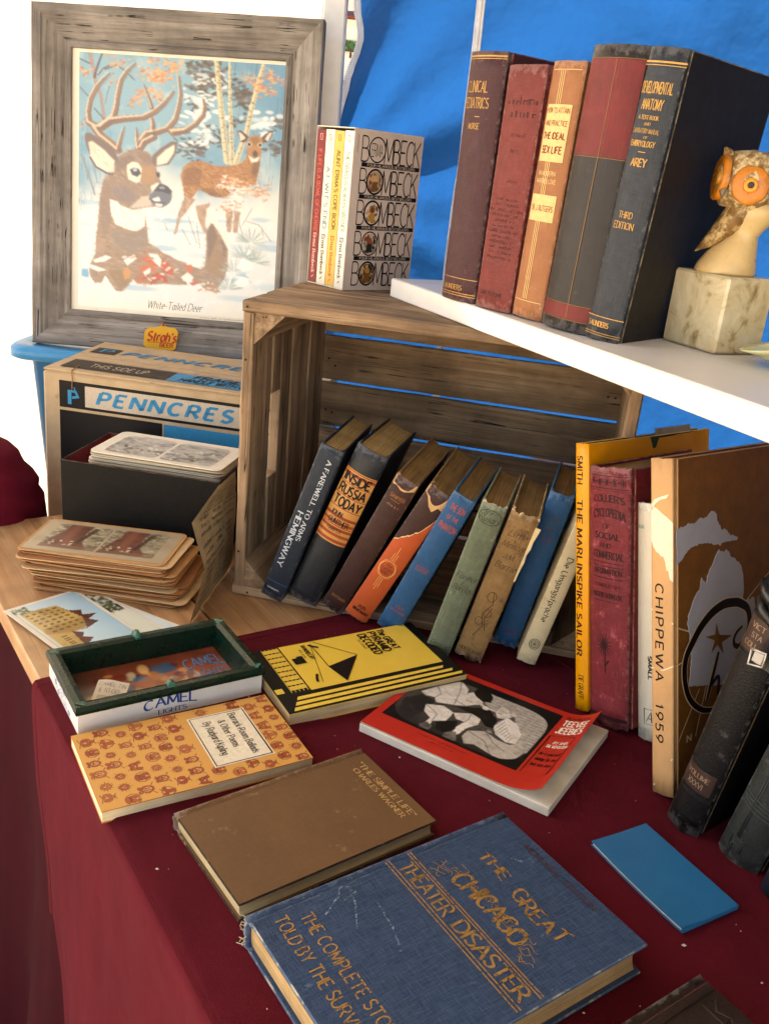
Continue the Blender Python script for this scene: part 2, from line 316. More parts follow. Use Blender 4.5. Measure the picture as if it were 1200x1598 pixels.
def text2d(s,style,track=2.0):
    st=ST[style] if isinstance(style,str) else style; V=[];F=[];x=0
    def add(v,f):
        o=len(V); V.extend((a+x+b*st['sl'],b) for a,b in v); F.extend(tuple(i+o for i in q) for q in f)
    wf=lambda dx,dy:st['thin']+(st['w']-st['thin'])*abs(math.sin(math.atan2(dy,dx)-R(st['nib'])))
    for ch in s:
        if ch==' ': x+=4.4; continue
        if ch not in G: ch=ch.upper()
        if ch not in G: continue
        wd,sts=G[ch]
        for q in sts:
            p=expand(q); add(*stroke(p,wf))
            if st['serif']:
                for e,d in ((p[0],p[1]),(p[-1],p[-2])):
                    vx,vy=e[0]-d[0],e[1]-d[1]; l=math.hypot(vx,vy) or 1
                    if abs(vy)/l>.75 and min(abs(e[1]),abs(e[1]-10),abs(e[1]-6.6),abs(e[1]+3))<.3:
                        k=st['serif']; t=st['thin']*.55; add([(e[0]-k,e[1]-t),(e[0]+k,e[1]-t),(e[0]+k,e[1]+t),(e[0]-k,e[1]+t)],[(0,1,2,3)])
                    elif abs(vx)/l>.9 and ch in 'EFLTZC':
                        k=st['serif']*.9; t=st['thin']*.5; add([(e[0]-t,e[1]-k),(e[0]+t,e[1]-k),(e[0]+t,e[1]+k),(e[0]-t,e[1]+k)],[(0,1,2,3)])
        x+=wd+track
    return V,F,x-track
class Ink:
    """flat print lying on a surface; surf maps (u,v,height) to a local point"""
    def __init__(s,surf,h=.00035): s.surf=surf; s.h=h; s.mb=MB()
    def poly(s,V,F): s.mb.add([s.surf(a,b,s.h) for a,b in V],F); return s
    def text(s,t,box,style='sans',rot=0,track=2.0,keep=False,arch=0):
        V,F,W=text2d(t,style,track); u0,v0,u1,v1=box
        w_,h_=(u1-u0,v1-v0) if rot==0 else (v1-v0,u1-u0)
        sx=w_/max(W,.1); sy=h_/10
        if keep: sx=min(sx,sy*1.15); 
        off=(w_-W*sx)/2
        o=[]
        for a,b in V:
            p,q=off+a*sx,b*sy
            if arch: q+=arch*(1-((p/w_)*2-1)**2)
            if rot==0: o.append((u0+p,v0+q))
            elif rot==-90: o.append((u0+q,v1-p))
            else: o.append((u1-q,v0+p))
        return s.poly(o,F)
    def rect(s,u0,v0,u1,v1,n=8):
        V=[];F=[]
        for i in range(n+1):
            u=u0+(u1-u0)*i/n; V+=[(u,v0),(u,v1)]
        for i in range(n): F.append((2*i,2*i+2,2*i+3,2*i+1))
        return s.poly(V,F)
    def line(s,pts,w): return s.poly(*stroke(pts,lambda a,b:w))
    def outline(s,u0,v0,u1,v1,w): return s.line([(u0,v0),(u1,v0),(u1,v1),(u0,v1),(u0,v0)],w)
    def ell(s,cx,cy,rx,ry,n=24): return s.poly([(cx+rx*math.cos(2*math.pi*i/n),cy+ry*math.sin(2*math.pi*i/n)) for i in range(n)],[tuple(range(n))])
    def ring(s,cx,cy,rx,ry,w,n=28): return s.line([(cx+rx*math.cos(2*math.pi*i/n),cy+ry*math.sin(2*math.pi*i/n)) for i in range(n+1)],w)
    def fill(s,pts):
        o=len(s.mb.v); s.mb.add([s.surf(a,b,s.h) for a,b in pts],[tuple(range(len(pts)))]); return s
    def smudge(s,box,rows,fillf=.8,seed=1):
        """worn, unreadable small print: rows of broken ticks"""
        rd=random.Random(seed); u0,v0,u1,v1=box; rh=(v1-v0)/rows
        for r in range(rows):
            c=(u0+u1)/2; hw=(u1-u0)/2*rd.uniform(.55,1); u=c-hw; y=v1-rh*(r+.8)
            while u<c+hw:
                L=rd.uniform(.3,.9)*rh*.6
                if rd.random()<fillf:
                    y2=y+rd.uniform(.25,.6)*rh; s.poly([(u,y),(u+L*.35,y),(u+L*.35,y2),(u,y2)],[(0,1,2,3)])
                    if rd.random()<.5: s.poly([(u,y2),(u+L,y2),(u+L,y2-rh*.1),(u,y2-rh*.1)],[(0,1,2,3)])
                u+=L*1.15
        return s
    def build(s,name,mat,parent): return s.mb.build(name,mat,parent,fix=False)
class Canvas:
    """a printed picture, painted onto the vertices of a fine grid"""
    def __init__(s,nx,ny,c='#ffffff'):
        s.nx,s.ny=nx,ny; s.a=np.empty((ny,nx,3)); s.a[:]=lin(c)
        s.X,s.Y=np.meshgrid(np.linspace(0,1,nx),np.linspace(0,1,ny))
        s.rs=np.random.RandomState(3)
    def blur(s,m,k):
        for _ in range(k):
            p=np.pad(m,1,mode='edge'); m=(p[1:-1,1:-1]*2+p[:-2,1:-1]+p[2:,1:-1]+p[1:-1,:-2]+p[1:-1,2:])/6
        return m
    def put(s,m,c,al=1):
        m=np.clip(m*al,0,1)[...,None]; s.a=s.a*(1-m)+np.array(lin(c))*m
    def pmask(s,P):
        P=np.array(P,float); m=np.zeros((s.ny,s.nx),bool); n=len(P)
        for i in range(n):
            x0,y0=P[i]; x1,y1=P[(i+1)%n]
            if y0==y1: continue
            c=((s.Y>=min(y0,y1))&(s.Y<max(y0,y1)))&(s.X<(x1-x0)*(s.Y-y0)/(y1-y0)+x0); m^=c
        return m.astype(float)
    def poly(s,P,c,soft=1,al=1,tex=0,c2=None):
        m=s.blur(s.pmask(P),soft)
        if tex: s.put(m,c,al); t=s.fnoise(tex); s.put(m*np.clip((t-.5)*3,0,1),c2,al)
        else: s.put(m,c,al)
    def ell(s,cx,cy,rx,ry,c,soft=1,al=1): s.put(s.blur((((s.X-cx)/rx)**2+((s.Y-cy)/ry)**2<1).astype(float),soft),c,al)
    def line(s,P,w,c,soft=0,al=1,asp=None):
        asp=asp or s.ny/s.nx; d=np.full((s.ny,s.nx),9.)
        for i in range(len(P)-1):
            (x0,y0),(x1,y1)=P[i],P[i+1]; dx,dy=x1-x0,(y1-y0)*asp; L=dx*dx+dy*dy or 1e-9
            t=np.clip(((s.X-x0)*dx+(s.Y-y0)*asp*dy)/L,0,1); ww=w if not isinstance(w,(list,tuple)) else w[0]+(w[1]-w[0])*((i+t)/(len(P)-1))
            d=np.minimum(d,np.hypot(s.X-x0-t*dx,(s.Y-y0)*asp-t*dy)/ww)
        s.put(s.blur((d<1).astype(float),soft),c,al)
    def fnoise(s,k,seed=None):
        rs=np.random.RandomState(seed) if seed is not None else s.rs; out=np.zeros((s.ny,s.nx)); amp=0
        for o in range(4):
            kx=max(2,int(k*2**o)); g=rs.rand(kx+2,kx+2); x=s.X*kx; y=s.Y*kx*.999; i=y.astype(int); j=np.minimum(x.astype(int),kx-1); i=np.minimum(i,kx-1)
            fy=y-i; fx=x-j; v=(g[i,j]*(1-fx)+g[i,j+1]*fx)*(1-fy)+(g[i+1,j]*(1-fx)+g[i+1,j+1]*fx)*fy
            out+=v*.6**o; amp+=.6**o
        return out/amp
    def speck(s,box,n,cs,r,seed=1,el=1.6):
        rd=random.Random(seed); asp=s.ny/s.nx
        for _ in range(n):
            x=rd.uniform(box[0],box[2]); y=rd.uniform(box[1],box[3]); rr=rd.uniform(.5,1.2)*r
            x0=max(0,int((x-rr*2)*s.nx)); x1=min(s.nx,int((x+rr*2)*s.nx)+2); y0=max(0,int((y-rr*2/asp)*s.ny)); y1=min(s.ny,int((y+rr*2/asp)*s.ny)+2)
            if x1<=x0 or y1<=y0: continue
            th=rd.uniform(0,3.14); X=s.X[y0:y1,x0:x1]-x; Y=(s.Y[y0:y1,x0:x1]-y)*asp; a=X*math.cos(th)+Y*math.sin(th); b=-X*math.sin(th)+Y*math.cos(th)
            m=np.clip(1.6-((a/rr)**2+(b*el/rr)**2),0,1)[...,None]*rd.uniform(.6,1); s.a[y0:y1,x0:x1]=s.a[y0:y1,x0:x1]*(1-m)+np.array(lin(rd.choice(cs)))*m
    def mesh(s,name,surf,box,mat,parent,h=.0003,mask=None):
        u0,v0,u1,v1=box; V=[surf(u0+(u1-u0)*x,v1-(v1-v0)*y,h) for x,y in zip(s.X.ravel(),s.Y.ravel())]; nx=s.nx
        keep=mask.ravel() if mask is not None else None
        F=[(j*nx+i,(j+1)*nx+i,(j+1)*nx+i+1,j*nx+i+1) for j in range(s.ny-1) for i in range(nx-1) if keep is None or (keep[j*nx+i] and keep[(j+1)*nx+i+1])]
        me=bpy.data.meshes.new(name); me.from_pydata(V,[],F); me.materials.append(mat)
        at=me.color_attributes.new('paint','FLOAT_COLOR','POINT'); c=np.ones((len(V),4),np.float32); c[:,:3]=np.clip(s.a.reshape(-1,3),0,1)**1.15; at.data.foreach_set('color',c.ravel())
        o=bpy.data.objects.new(name,me); col.objects.link(o); o.parent=parent; return o
# ================================================================== setting
def sheet(name,P,mat,parent=None,smooth=True,thick=0):
    m=MB(); m.grid(P,smooth=smooth); o=m.build(name,mat,parent,fix=False)
    if thick:
        s=o.modifiers.new('thickness','SOLIDIFY'); s.thickness=thick; s.offset=-1
    return o
def nz(x,y=0.,s=0):  # cheap smooth value noise
    def h(i,j): 
        v=math.sin(i*127.1+j*311.7+s*74.7)*43758.5453; return v-math.floor(v)
    i,j=math.floor(x),math.floor(y); fx,fy=x-i,y-j; fx=fx*fx*(3-2*fx); fy=fy*fy*(3-2*fy)
    return (h(i,j)*(1-fx)+h(i+1,j)*fx)*(1-fy)+(h(i,j+1)*(1-fx)+h(i+1,j+1)*fx)*fy-.5
GZ=-.74
gy=lambda y: GZ+max(0,min(1,(y-8)/32))*1.9
ys=[-60,-8,0,4,8,12,20,28,34,40,60,120,400]
sheet('ground',[[(x,y,gy(y)) for x in (-400,-40,-12,-4,0,4,12,40,400)] for y in ys],M('#c6bfb1',.9,.15,3,bm=.004,bscale=60)).data.polygons.foreach_set('use_smooth',[False]*96)
tag(bpy.data.objects['ground'],kind='structure')
# ---- tables
TW=Matrix.Translation((-.338,.798,0))@Matrix.Rotation(R(-55),4,'Z')
PINE=WOOD('#7d5334','#b3875e','#d3b088',0,.45,.45,.0006,name='pine_boards')
tb=empty('wooden_table','bare pine board table with its front part under a maroon cloth','table',mat=TW@Matrix.Translation((0,0,GZ)))
Z=-GZ
for i in range(6):
    o=plank((-.44,.001+.003*(i==0)+i*.215,Z-.026),(1.3,.2142+i*.215,Z-.0006),'plank',PINE,tb,.0003,6,.0022)
DARKW=WOOD('#3b2a1e','#57402c','#6e5540',2,1)
for x in (-.36,1.2):
    for y in (.1,1.2):
        m=MB(); m.box((x-.025,y-.025,0),(x+.025,y+.025,Z-.028),ch=.004); m.build('leg',DARKW,tb)
m=MB(); m.box((-.36,.09,Z-.1),(1.2,.11,Z-.028)); m.build('apron',DARKW,tb)
m=MB(); m.box((-.36,1.19,Z-.1),(1.2,1.21,Z-.028)); m.build('apron',DARKW,tb)
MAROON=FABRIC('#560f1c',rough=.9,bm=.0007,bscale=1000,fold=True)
tc=empty('tablecloth','maroon cloth spread over the table under the books, hanging over its left side','tablecloth',mat=TW)
def cloth_pt(u,s):
    # s<0: on top (v=-s); s>0: down the side
    r=.006; q=math.pi/2*r
    hang=max(0,s-q); 
    wr=(nz(u*9+s*3,s*7)*.003+nz(u*23,s*19+u*5,3)*.0016)*(1 if s>-.02 or u>.03 else .3)
    if s<=0: return (u,-s+.007,.0011+min(.0026,max(-.0006,wr*1.4)))
    if s<q: a=s/r; y=.007-math.sin(a)*r; z=.0011-(1-math.cos(a))*r
    else: y=.007-r; z=.0011-r-hang
    f=min(1,hang/.3)
    y-=.0030+f*(.038*(1-math.cos(u*15))*.5*min(1,.4+hang)+.026*nz(u*11+.5,hang*3,5)*min(1,u*8)+.008*nz(u*30,hang*8,7)*min(1,u*8)-.006*hang)+nz(u*15,hang*9,2)*.006*min(1,s/.02)+wr*.5
    return (u+f*.012*math.sin(hang*5+u*4),y,z)
us=[i*.0125 for i in range(105)]
ss=[-1.28+i*.02 for i in range(60)]+[-.08+i*.008 for i in range(10)]+[.0+i*.004 for i in range(6)]+[.025+i*.02 for i in range(34)]
sheet('cloth',[[cloth_pt(u,s) for s in ss] for u in us],MAROON,tc,thick=.0007)
def hem(w0,w1,lift,name,mat):
    P=[]
    for s in ss:
        a=cloth_pt(w0,s); b=cloth_pt(w1,s); c=cloth_pt(w0,s+.01) if s<.6 else cloth_pt(w0,s-.01)
        nrm=Vector((0,0,1)) if s<=0 else Vector((0,-1,0)) if s>.02 else Vector((0,-1,1)).normalized()
        P.append([tuple(Vector(a)+nrm*.0002),tuple(Vector(a)+nrm*lift),tuple(Vector(b)+nrm*lift),tuple(Vector(b)+nrm*.0002)])
    return sheet(name,P,mat,tc,smooth=False)
hem(.0005,.0125,.0011,'hem',MAROON)
hem(.0128,.0140,.0006,'stitching',FABRIC('#2a0810'))
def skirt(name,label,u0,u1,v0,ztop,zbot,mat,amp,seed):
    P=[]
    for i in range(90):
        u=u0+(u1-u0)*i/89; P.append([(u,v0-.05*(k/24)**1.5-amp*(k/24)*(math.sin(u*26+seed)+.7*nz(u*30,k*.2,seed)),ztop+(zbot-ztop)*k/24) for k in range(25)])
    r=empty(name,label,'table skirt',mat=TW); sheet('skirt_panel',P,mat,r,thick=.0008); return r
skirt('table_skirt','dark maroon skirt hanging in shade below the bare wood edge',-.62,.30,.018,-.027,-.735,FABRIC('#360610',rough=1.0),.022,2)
# lint on the cloth
m=MB(); rd=random.Random(5)
for i in range(170):
    x=rd.uniform(-.25,.42); y=rd.uniform(.35,1.0); 
    p=(TW.inverted()@Vector((x,y,0)))
    if p.x<.01 or p.y<.02: continue
    s=rd.choice((.0004,.0005,.0006,.0012)); a=rd.uniform(0,3); dx,dy=math.cos(a)*s,math.sin(a)*s; k=rd.uniform(.3,.9)
    m.add([(x-dx,y-dy,.0028),(x+dy*k,y-dx*k,.0029),(x+dx,y+dy,.0028),(x-dy*k,y+dx*k,.0029),(x,y,.0028+s)],[(0,1,4),(1,2,4),(2,3,4),(3,0,4)])
for x,y,s in ((.252,.528,.0022),(-.147,.553,.0018),(.30,.50,.0012),(.298,.86,.002),(.245,.83,.0015)):
    m.add([(x-s,y,.0025),(x,y-s*.6,.0025),(x+s,y,.0025),(x,y+s*.7,.0025),(x,y,.004)],[(0,1,4),(1,2,4),(2,3,4),(3,0,4)])
tag(m.build('lint',M('#d9cfc0',.9)),'white lint specks scattered over the maroon cloth','lint',kind='stuff')
# ---- low table behind, carrying the tub and the carton
bt=empty('low_table','low folding table hidden behind the crate under tub and carton','table',(-.36,1.66,GZ))
m=MB(); m.box((-.215,-.33,-.186-GZ),(.55,.33,-.1615-GZ),ch=.003); m.build('table_top',M('#b9b4aa',.5),bt)
for x in (-.19,.5):
    for y in (-.28,.28):
        m=MB(); m.tube([(x,y,0),(x,y,-.186-GZ)],.014); m.build('leg',M('#777777',.4,metal=.6),bt)
# ---- tent
tent=empty('market_tent','blue market tent with white side panel and pale pole behind the stall','tent',(0,1.9,GZ))
BLUE=FABRIC('#07396c',trans=.5,tint='#053c74',rough=.6,bscale=26,bm=.006)
def wl(z):
    t=[(-.8,-.19),(.4,-.178),(.588,-.158),(.66,-.145),(.74,-.126),(.80,-.138),(.9,-.15),(2.3,-.19)]
    for (a,x),(b,y) in zip(t,t[1:]):
        if a<=z<=b:
            k=(z-a)/(b-a); k=k*k*(3-2*k); return x+(y-x)*k
    return -.19
def wallpt(i,j,nx,nz_):
    z=-.74+(2.2+.74)*j/nz_; x0=wl(z); x=x0+(2.3-x0)*(i/nx)**1.35
    dx,dz=x+.22,z-.46; r=math.hypot(dx,dz); a=math.atan2(dz,dx)
    f=math.exp(-r/.75)*min(1,r/.1)
    y=wally(x,z)
    return (x,y,z-GZ)
def wally(x,z):
    dx,dz=x+.22,z-.46; r=math.hypot(dx,dz); a=math.atan2(dz,dx)
    f=math.exp(-r/.75)*min(1,r/.1)
    return .022*f*math.sin(a*15+.5)+.026*f*math.sin(a*8+2+r*3)+.05*nz(x*2.2,z*2.2)+.018*nz(x*9+z*6,z*9,4)+.004*nz(x*31-z*18,z*13+x*9,9)+.002*nz(x*70+z*30,z*20,6)
sheet('back_wall',[[wallpt(i,j,150,130) for j in range(131)] for i in range(151)],BLUE,tent)
bwall=bpy.data.objects['back_wall']
m=MB(); P=[]
for j in range(80):
    z=-.1+j*.022; x=wl(z); yw=wally(x,z); P.append([(x-.009,yw-.004,z-GZ),(x-.004,yw-.007,z-GZ),(x+.003,yw-.003,z-GZ)])
m.grid(P)
for j in range(260):
    z=.3+j*.004; x=wl(z)-.0095; yw=wally(wl(z),z); m.box((x-.0012,yw-.008,z-GZ),(x+.0016,yw-.004,z-GZ+.0024))
m.build('edge_zipper',M('#cfd6e2',.6),bwall,fix=False)
m=MB(); P=[]
for j in range(120):
    z=-.74+j*.02; k=nz(z*3,1)*.008; P.append([(.083+k+a*.66,wally(.083+k+a*.66,z)-.004-b,z-GZ) for a,b in ((-.0125,0),(-.010,.003),(-.004,.0015),(-.002,.005),(.002,.005),(.004,.0015),(.010,.003),(.0125,0))])
m.grid(P,smooth=False); m.build('zipper_strip',M('#e4e6ee',.7),bwall,fix=False)
sheet('unseen_shade_wall',[[(2.3+.03*nz(y*3,z*2),y-1.9,z-GZ) for z in [-.74+k*.2 for k in range(13)]] for y in [-2.2+k*.216 for k in range(20)]],FABRIC('#6a645c'),tent)  # unseen wall added to cut light from the right; grey keeps its bounce neutral
WHITE=FABRIC('#e6e2dc',trans=.4,tint='#a8a49c',rough=.7)
tag(sheet('white_side_panel',[[(x,.09+.02*math.sin(x*14+z*3)+.04*nz(x*4,z*3),z-GZ) for z in [-.74+k*.134 for k in range(21)]] for x in [-3.45+k*.06 for k in range(55)]],WHITE,tent),'sunlit white fabric panel')
CAN=FABRIC('#8f8a80',trans=.05,tint='#d8cfc0')
sheet('canopy',[[(x,y-1.9,1.62+.55*(1-min(1,abs(x-.2)/2.3))-GZ-.0) for y in [-2.2+k*.425 for k in range(11)]] for x in [-1.55+k*.275 for k in range(15)]],CAN,tent,smooth=False)  # unseen roof, extended and greyed to block sun and overhead fill light
POLE=M('#dfe3ea',.35,.06,bm=0,metal=0)
m=MB(); m.box((-.190,-.12,0),(-.150,-.08,2.4),ch=.003); 
for k in range(3): m.box((-.1925,-.115+k*.012,0),(-.1901,-.108+k*.012,2.4))
m.build('pole',POLE,tent)
# ---- the street seen through the gap beside the pole
bd=empty('street_building','white street building with red roof glimpsed through the tent gap','building',(-3,40,gy(40)))
zz=lambda p,Y=40: .52+Y*(.1475-.000576*p)-gy(Y)
CREAM=M('#f1ece0',.8); m=MB(); m.box((-8,0,0),(9,6,zz(26))); m.build('wall',CREAM,bd)
m=MB(); m.prism([(-.9,zz(29)),(-.9,zz(25)),(3,zz(-45)),(6.9,zz(25)),(6.9,zz(29))],-8.5,9.5,0); m.build('roof',M('#8f3a30',.7,.25,3),bd)
m=MB(); m.box((-8.6,-1.0,zz(27)),(9.6,-.86,zz(22))); m.build('gutter',M('#35405c',.5),bd)
m=MB(); m.box((-8.02,-.25,zz(78)),(9.02,-.003,zz(71))); m.build('ledge',M('#4a4b55',.6),bd)
for x in (-3.4,-1.6,.5,2.6):
    o=MB(); o.box((x,-.05,zz(160)),(x+1.5,-.003,zz(130))); o=o.build('window',M('#3b2a26',.3),bd)
    q=MB(); q.box((x+.1,-.06,zz(158)),(x+1.4,-.051,zz(144))); q.build('pane',M('#5a3626',.2),o)
m=MB(); m.box((-8.03,-1.2,zz(131)),(9.03,-.004,zz(126))); m.build('awning',M('#5a5260',.7),bd)
def leafball(name,label,cat,c,r,n,colr,seed):
    rd=random.Random(seed); b=empty(name,label,cat,(c[0],c[1],c[2]-r[2]))
    m=MB()
    for i in range(n):
        d=Vector((rd.gauss(0,1),rd.gauss(0,1),rd.gauss(0,1))).normalized()*rd.uniform(.5,1); p=Vector((d.x*r[0],d.y*r[1],d.z*r[2]+r[2])); s=rd.uniform(.04,.09)
        a=Vector((rd.gauss(0,1),rd.gauss(0,1),rd.gauss(0,1))).normalized()*s; q=a.orthogonal().normalized()*s*.5
        m.add([p-a,p+q,p+a,p-q],[(0,1,2,3)])
    m.build('crown',M(colr,.6,.4,5),b,fix=False); m=MB(); m.tube([(0,0,-.3),(0,0,r[2])],[.05,.03]); m.build('trunk',DARKW,b)
leafball('shrub','green shrub by the far brown window','shrub',(-2.95,36,.52+36*(.1475-.000576*152)),(.8,.5,.38),900,'#5e8a4a',1)
leafball('rooftop_plant','small plant on the far building ledge','plant',(-3.05,39.6,.52+39.6*(.1475-.000576*67)),(.5,.2,.17),260,'#6f9a66',2)
um=empty('market_umbrella','white market umbrella beyond the tent gap','umbrella',(-2.35,33.5,gy(33.5)))
zu=.52+33.5*(.1475-.000576*160)-gy(33.5)
m=MB(); m.grid([[(1.1*t*math.cos(a),1.1*t*math.sin(a),zu+.25-.42*t*t) for t in (0,.25,.5,.75,1)] for a in [2*math.pi*k/16 for k in range(17)]]); m.build('canopy',M('#f2f2f2',.8),um)
m=MB(); m.tube([(0,0,0),(0,0,zu+.25)],.03); m.build('pole',POLE,um)
pr=empty('person','person in grey shirt and dark cap standing far off beyond the gap','person',(-2.55,30,gy(30)))
me=bpy.data.meshes.new('body')
pv=[(0,0,.92),(0,0,1.15),(0,0,1.42),(0,0,1.5),(0,-.01,1.6),(-.19,0,1.4),(-.25,.02,1.12),(-.2,-.15,.98),(.19,0,1.4),(.26,.02,1.12),(.24,-.02,.88),(-.1,0,.88),(-.11,-.02,.48),(-.11,.02,.06),(.1,0,.88),(.12,-.02,.48),(.12,.02,.06),(-.11,-.12,.03),(.12,-.12,.03)]
pe=[(0,1),(1,2),(2,3),(3,4),(2,5),(5,6),(6,7),(2,8),(8,9),(9,10),(0,11),(11,12),(12,13),(0,14),(14,15),(15,16),(13,17),(16,18)]
rr=[.15,.15,.15,.055,.1,.06,.048,.035,.06,.048,.035,.09,.062,.045,.09,.062,.045,.04,.04]
me.from_pydata(pv,pe,[]); po=bpy.data.objects.new('body',me); col.objects.link(po); po.parent=pr
sk=po.modifiers.new('skin','SKIN'); 
for k,vv in enumerate(me.skin_vertices[0].data if me.skin_vertices else []): vv.radius=(rr[k],rr[k]*.8); vv.use_root=(k==0)
po.modifiers.new('sub','SUBSURF').render_levels=2
pm,ptn,pbs=newmat('clothing'); tcn=N(ptn,'TexCoord'); sx=N(ptn,'SeparateXYZ'); ptn.links.new(tcn.outputs['Object'],sx.inputs[0])
dv=N(ptn,'Math',operation='DIVIDE'); dv.inputs[1].default_value=1.8; ptn.links.new(sx.outputs[2],dv.inputs[0])
rc=ramp(ptn,dv.outputs[0],[(.03,lin('#222222')),(.5,lin('#33405a')),(.52,lin('#8c8c92')),(.83,lin('#8c8c92')),(.845,lin('#d9a58c'))]); ptn.links.new(rc,pbs.inputs['Base Color'])
rc.node.color_ramp.interpolation='CONSTANT'; me.materials.append(pm)
m=MB(); m.grid([[(.115*math.cos(a)*math.cos(b),-.01+.12*math.sin(a)*math.cos(b),1.635+.1*math.sin(b)) for b in (0,.5,1,1.4,1.57)] for a in [2*math.pi*k/14 for k in range(15)]])
m.box((-.07,-.24,1.632),(.07,-.1,1.645),ch=.004); m.build('cap',M('#26355e',.8),pr)
# ================================================================== crate, shelf, big things
def root(name,label,cat,P,group=None): return empty(name,label,cat,P[:3],(P[5],P[4],P[3]),group)
CR=(0.0695,1.1376,0.0,-0.2107,0,0)
crate=root('wooden_crate','weathered wooden crate on its side with books leaning inside','crate',CR)
W2,D2,HC=.2244,.15,.367
CW=lambda ax:WOOD('#5a4838','#9a7d63','#c6aa8c',ax,.7,.85,.0018,.016,name='crate_wood')
t=.011
for i in range(5):  # back, with gaps where the tent shows through
    z0=.012+i*.0695; plank((-W2,D2-t,z0+.0026),(W2,D2,z0+.0695-.0026),'back_slat',CW(0),crate,.0007)
dw=(2*D2-t)/4
for i in range(4):  # top and bottom
    y0=-D2+i*dw
    plank((-W2-.001,y0+.0015,HC-.013),(W2+.001,y0+dw-.0015,HC),'top_slat',CW(0),crate,.001,12,.002)
    plank((-W2-.001,y0+.0015,0),(W2+.001,y0+dw-.0015,.0118),'bottom_slat',CW(0),crate,.0006,12)
for sx in (-1,1):
    x0,x1=(-W2,-W2+.013) if sx<0 else (W2-.013,W2)
    for i in range(4):
        y0=-D2+.002+i*dw; y1=y0+dw-.006
        if i==1:
            m=MB()  # board with the hand hole
            hz0,hz1=.135,.245; hy0,hy1=y0-.001,y0+.028
            n=18; out=[]
            m.box((x0,y0+.03,.0125),(x1,y1,HC-.0135),ch=.001); m.box((x0,y0,.0125),(x1,y0+.0299,hz0),ch=.001); m.box((x0,y0,hz1),(x1,y0+.0299,HC-.0135),ch=.001)
            m.build('end_board',CW(2),crate)
        else: plank((x0,y0,.0125),(x1,y1,HC-.0135),'end_board',CW(2),crate,.0007)
for sx in (-1,1):
    for top in (0,1):
        x=sx*(W2-.0135); z=.0122 if not top else HC-.0134; k=.036; dz=k if not top else -k
        m=MB(); m.prism([(x,z),(x-sx*k,z),(x,z+dz)],-D2+.004,D2-.012,1); m.build('corner_post',CW(1),crate)
m=MB()
for sx in (-1,1):
    for i in range(4):
        for k in (.25,.75):
            y=-D2+(i+k)*dw; m.add([(sx*(W2-.007)+.0022*math.cos(a),y+.0022*math.sin(a),HC+.0004) for a in [j*math.pi/3 for j in range(6)]],[tuple(range(6))])
for i in range(5):
    for x in (-W2+.02,-W2+.03,W2-.02,W2-.03):
        z=.012+(i+.5)*.0695+random.uniform(-.015,.015); m.add([(x+.0018*math.cos(a),D2-t-.0012,z+.0018*math.sin(a)) for a in [j*math.pi/3 for j in range(6)]],[tuple(range(6))])
for x,z in ((-W2+.0065,.06),(-W2+.0065,.3),(-W2+.006,HC-.007),(W2-.006,HC-.007),(-W2+.02,.006),(-W2+.11,.0065)):
    m.add([(x+.0016*math.cos(a),-D2-.0014,z+.0016*math.sin(a)) for a in [j*math.pi/3 for j in range(6)]],[tuple(range(6))])
o=m.build('nail_heads',M('#2e2420',.5,metal=.4),crate,fix=False); o['kind']='stuff'
# shelf board
sy=math.atan2(-.2166,.1082)
SH=Matrix.Translation((-.019,1.184,.3672))@Matrix.Rotation(R(-64.2),4,'Z')
sh=empty('shelf_board','white laminate shelf board resting slantwise on the crate top','shelf',mat=SH)
WL=M('#e4e1df',.35,.02,8,bm=.00005,bscale=90,spec=.4,wear='#b5afa6',wth=.73,wscale=45)
m=MB(); m.box((0,0,0),(.95,.235,.0232),ch=.0012); m.build('board',WL,sh)
m=MB(); m.box((0,-.0006,.0012),(.95,-.0001,.022)); m.build('edge_band',M('#f2efe9',.45,.03,bm=0),sh)
# far right foot of the shelf, out of the picture
sp=empty('shelf_support','plain box carrying the right end of the white shelf','box',mat=SH@Matrix.Translation((.86,.12,-.3672)))
m=MB(); m.box((-.08,-.1,.001),(.08,.1,.3668),ch=.002); m.build('body',CW(2),sp); m=MB(); m.box((-.083,-.103,.35),(.083,.103,.3669)); m.build('rim',CW(0),sp)
# ---- plastic tub
TUB=M('#2f7fae',.38,.06,12,bm=.0002,bscale=300,spec=.45); LID=M('#1f94c4',.32,.05,12,bm=.0001,spec=.5)
tub=empty('storage_tub','blue plastic storage tub with lid under the framed picture','tub',(-.452,1.765,-.1605),(0,0,R(-3)))
def rrect(hx,hy,r,n=5):
    o=[]
    for cx,cy,a0 in ((hx-r,hy-r,0),(-hx+r,hy-r,90),(-hx+r,-hy+r,180),(hx-r,-hy+r,270)):
        o+=[(cx+r*math.cos(R(a0+90*i/n)),cy+r*math.sin(R(a0+90*i/n))) for i in range(n+1)]
    return o
def loft(m,secs,close=True,mat=0,smooth=True):
    P=[[(x,y,z) for x,y in sec]+[(sec[0][0],sec[0][1],z)] for sec,z in secs]; m.grid(P,mat,smooth)
    for q in ((P[0],P[-1]) if close else (P[0],)): m.add(q[:-1],[tuple(range(len(q)-1))],mat)
m=MB(); loft(m,[(rrect(.200,.122,.02),0),(rrect(.216,.138,.02),.292),(rrect(.224,.147,.03),.295),(rrect(.224,.147,.03),.301)]); m.build('body',TUB,tub)
m=MB(); loft(m,[(rrect(.241,.164,.035),.298),(rrect(.247,.170,.035),.302),(rrect(.247,.170,.035),.318),(rrect(.241,.164,.035),.324),(rrect(.222,.146,.03),.324),(rrect(.215,.14,.03),.3195)]); m.build('lid',LID,tub)
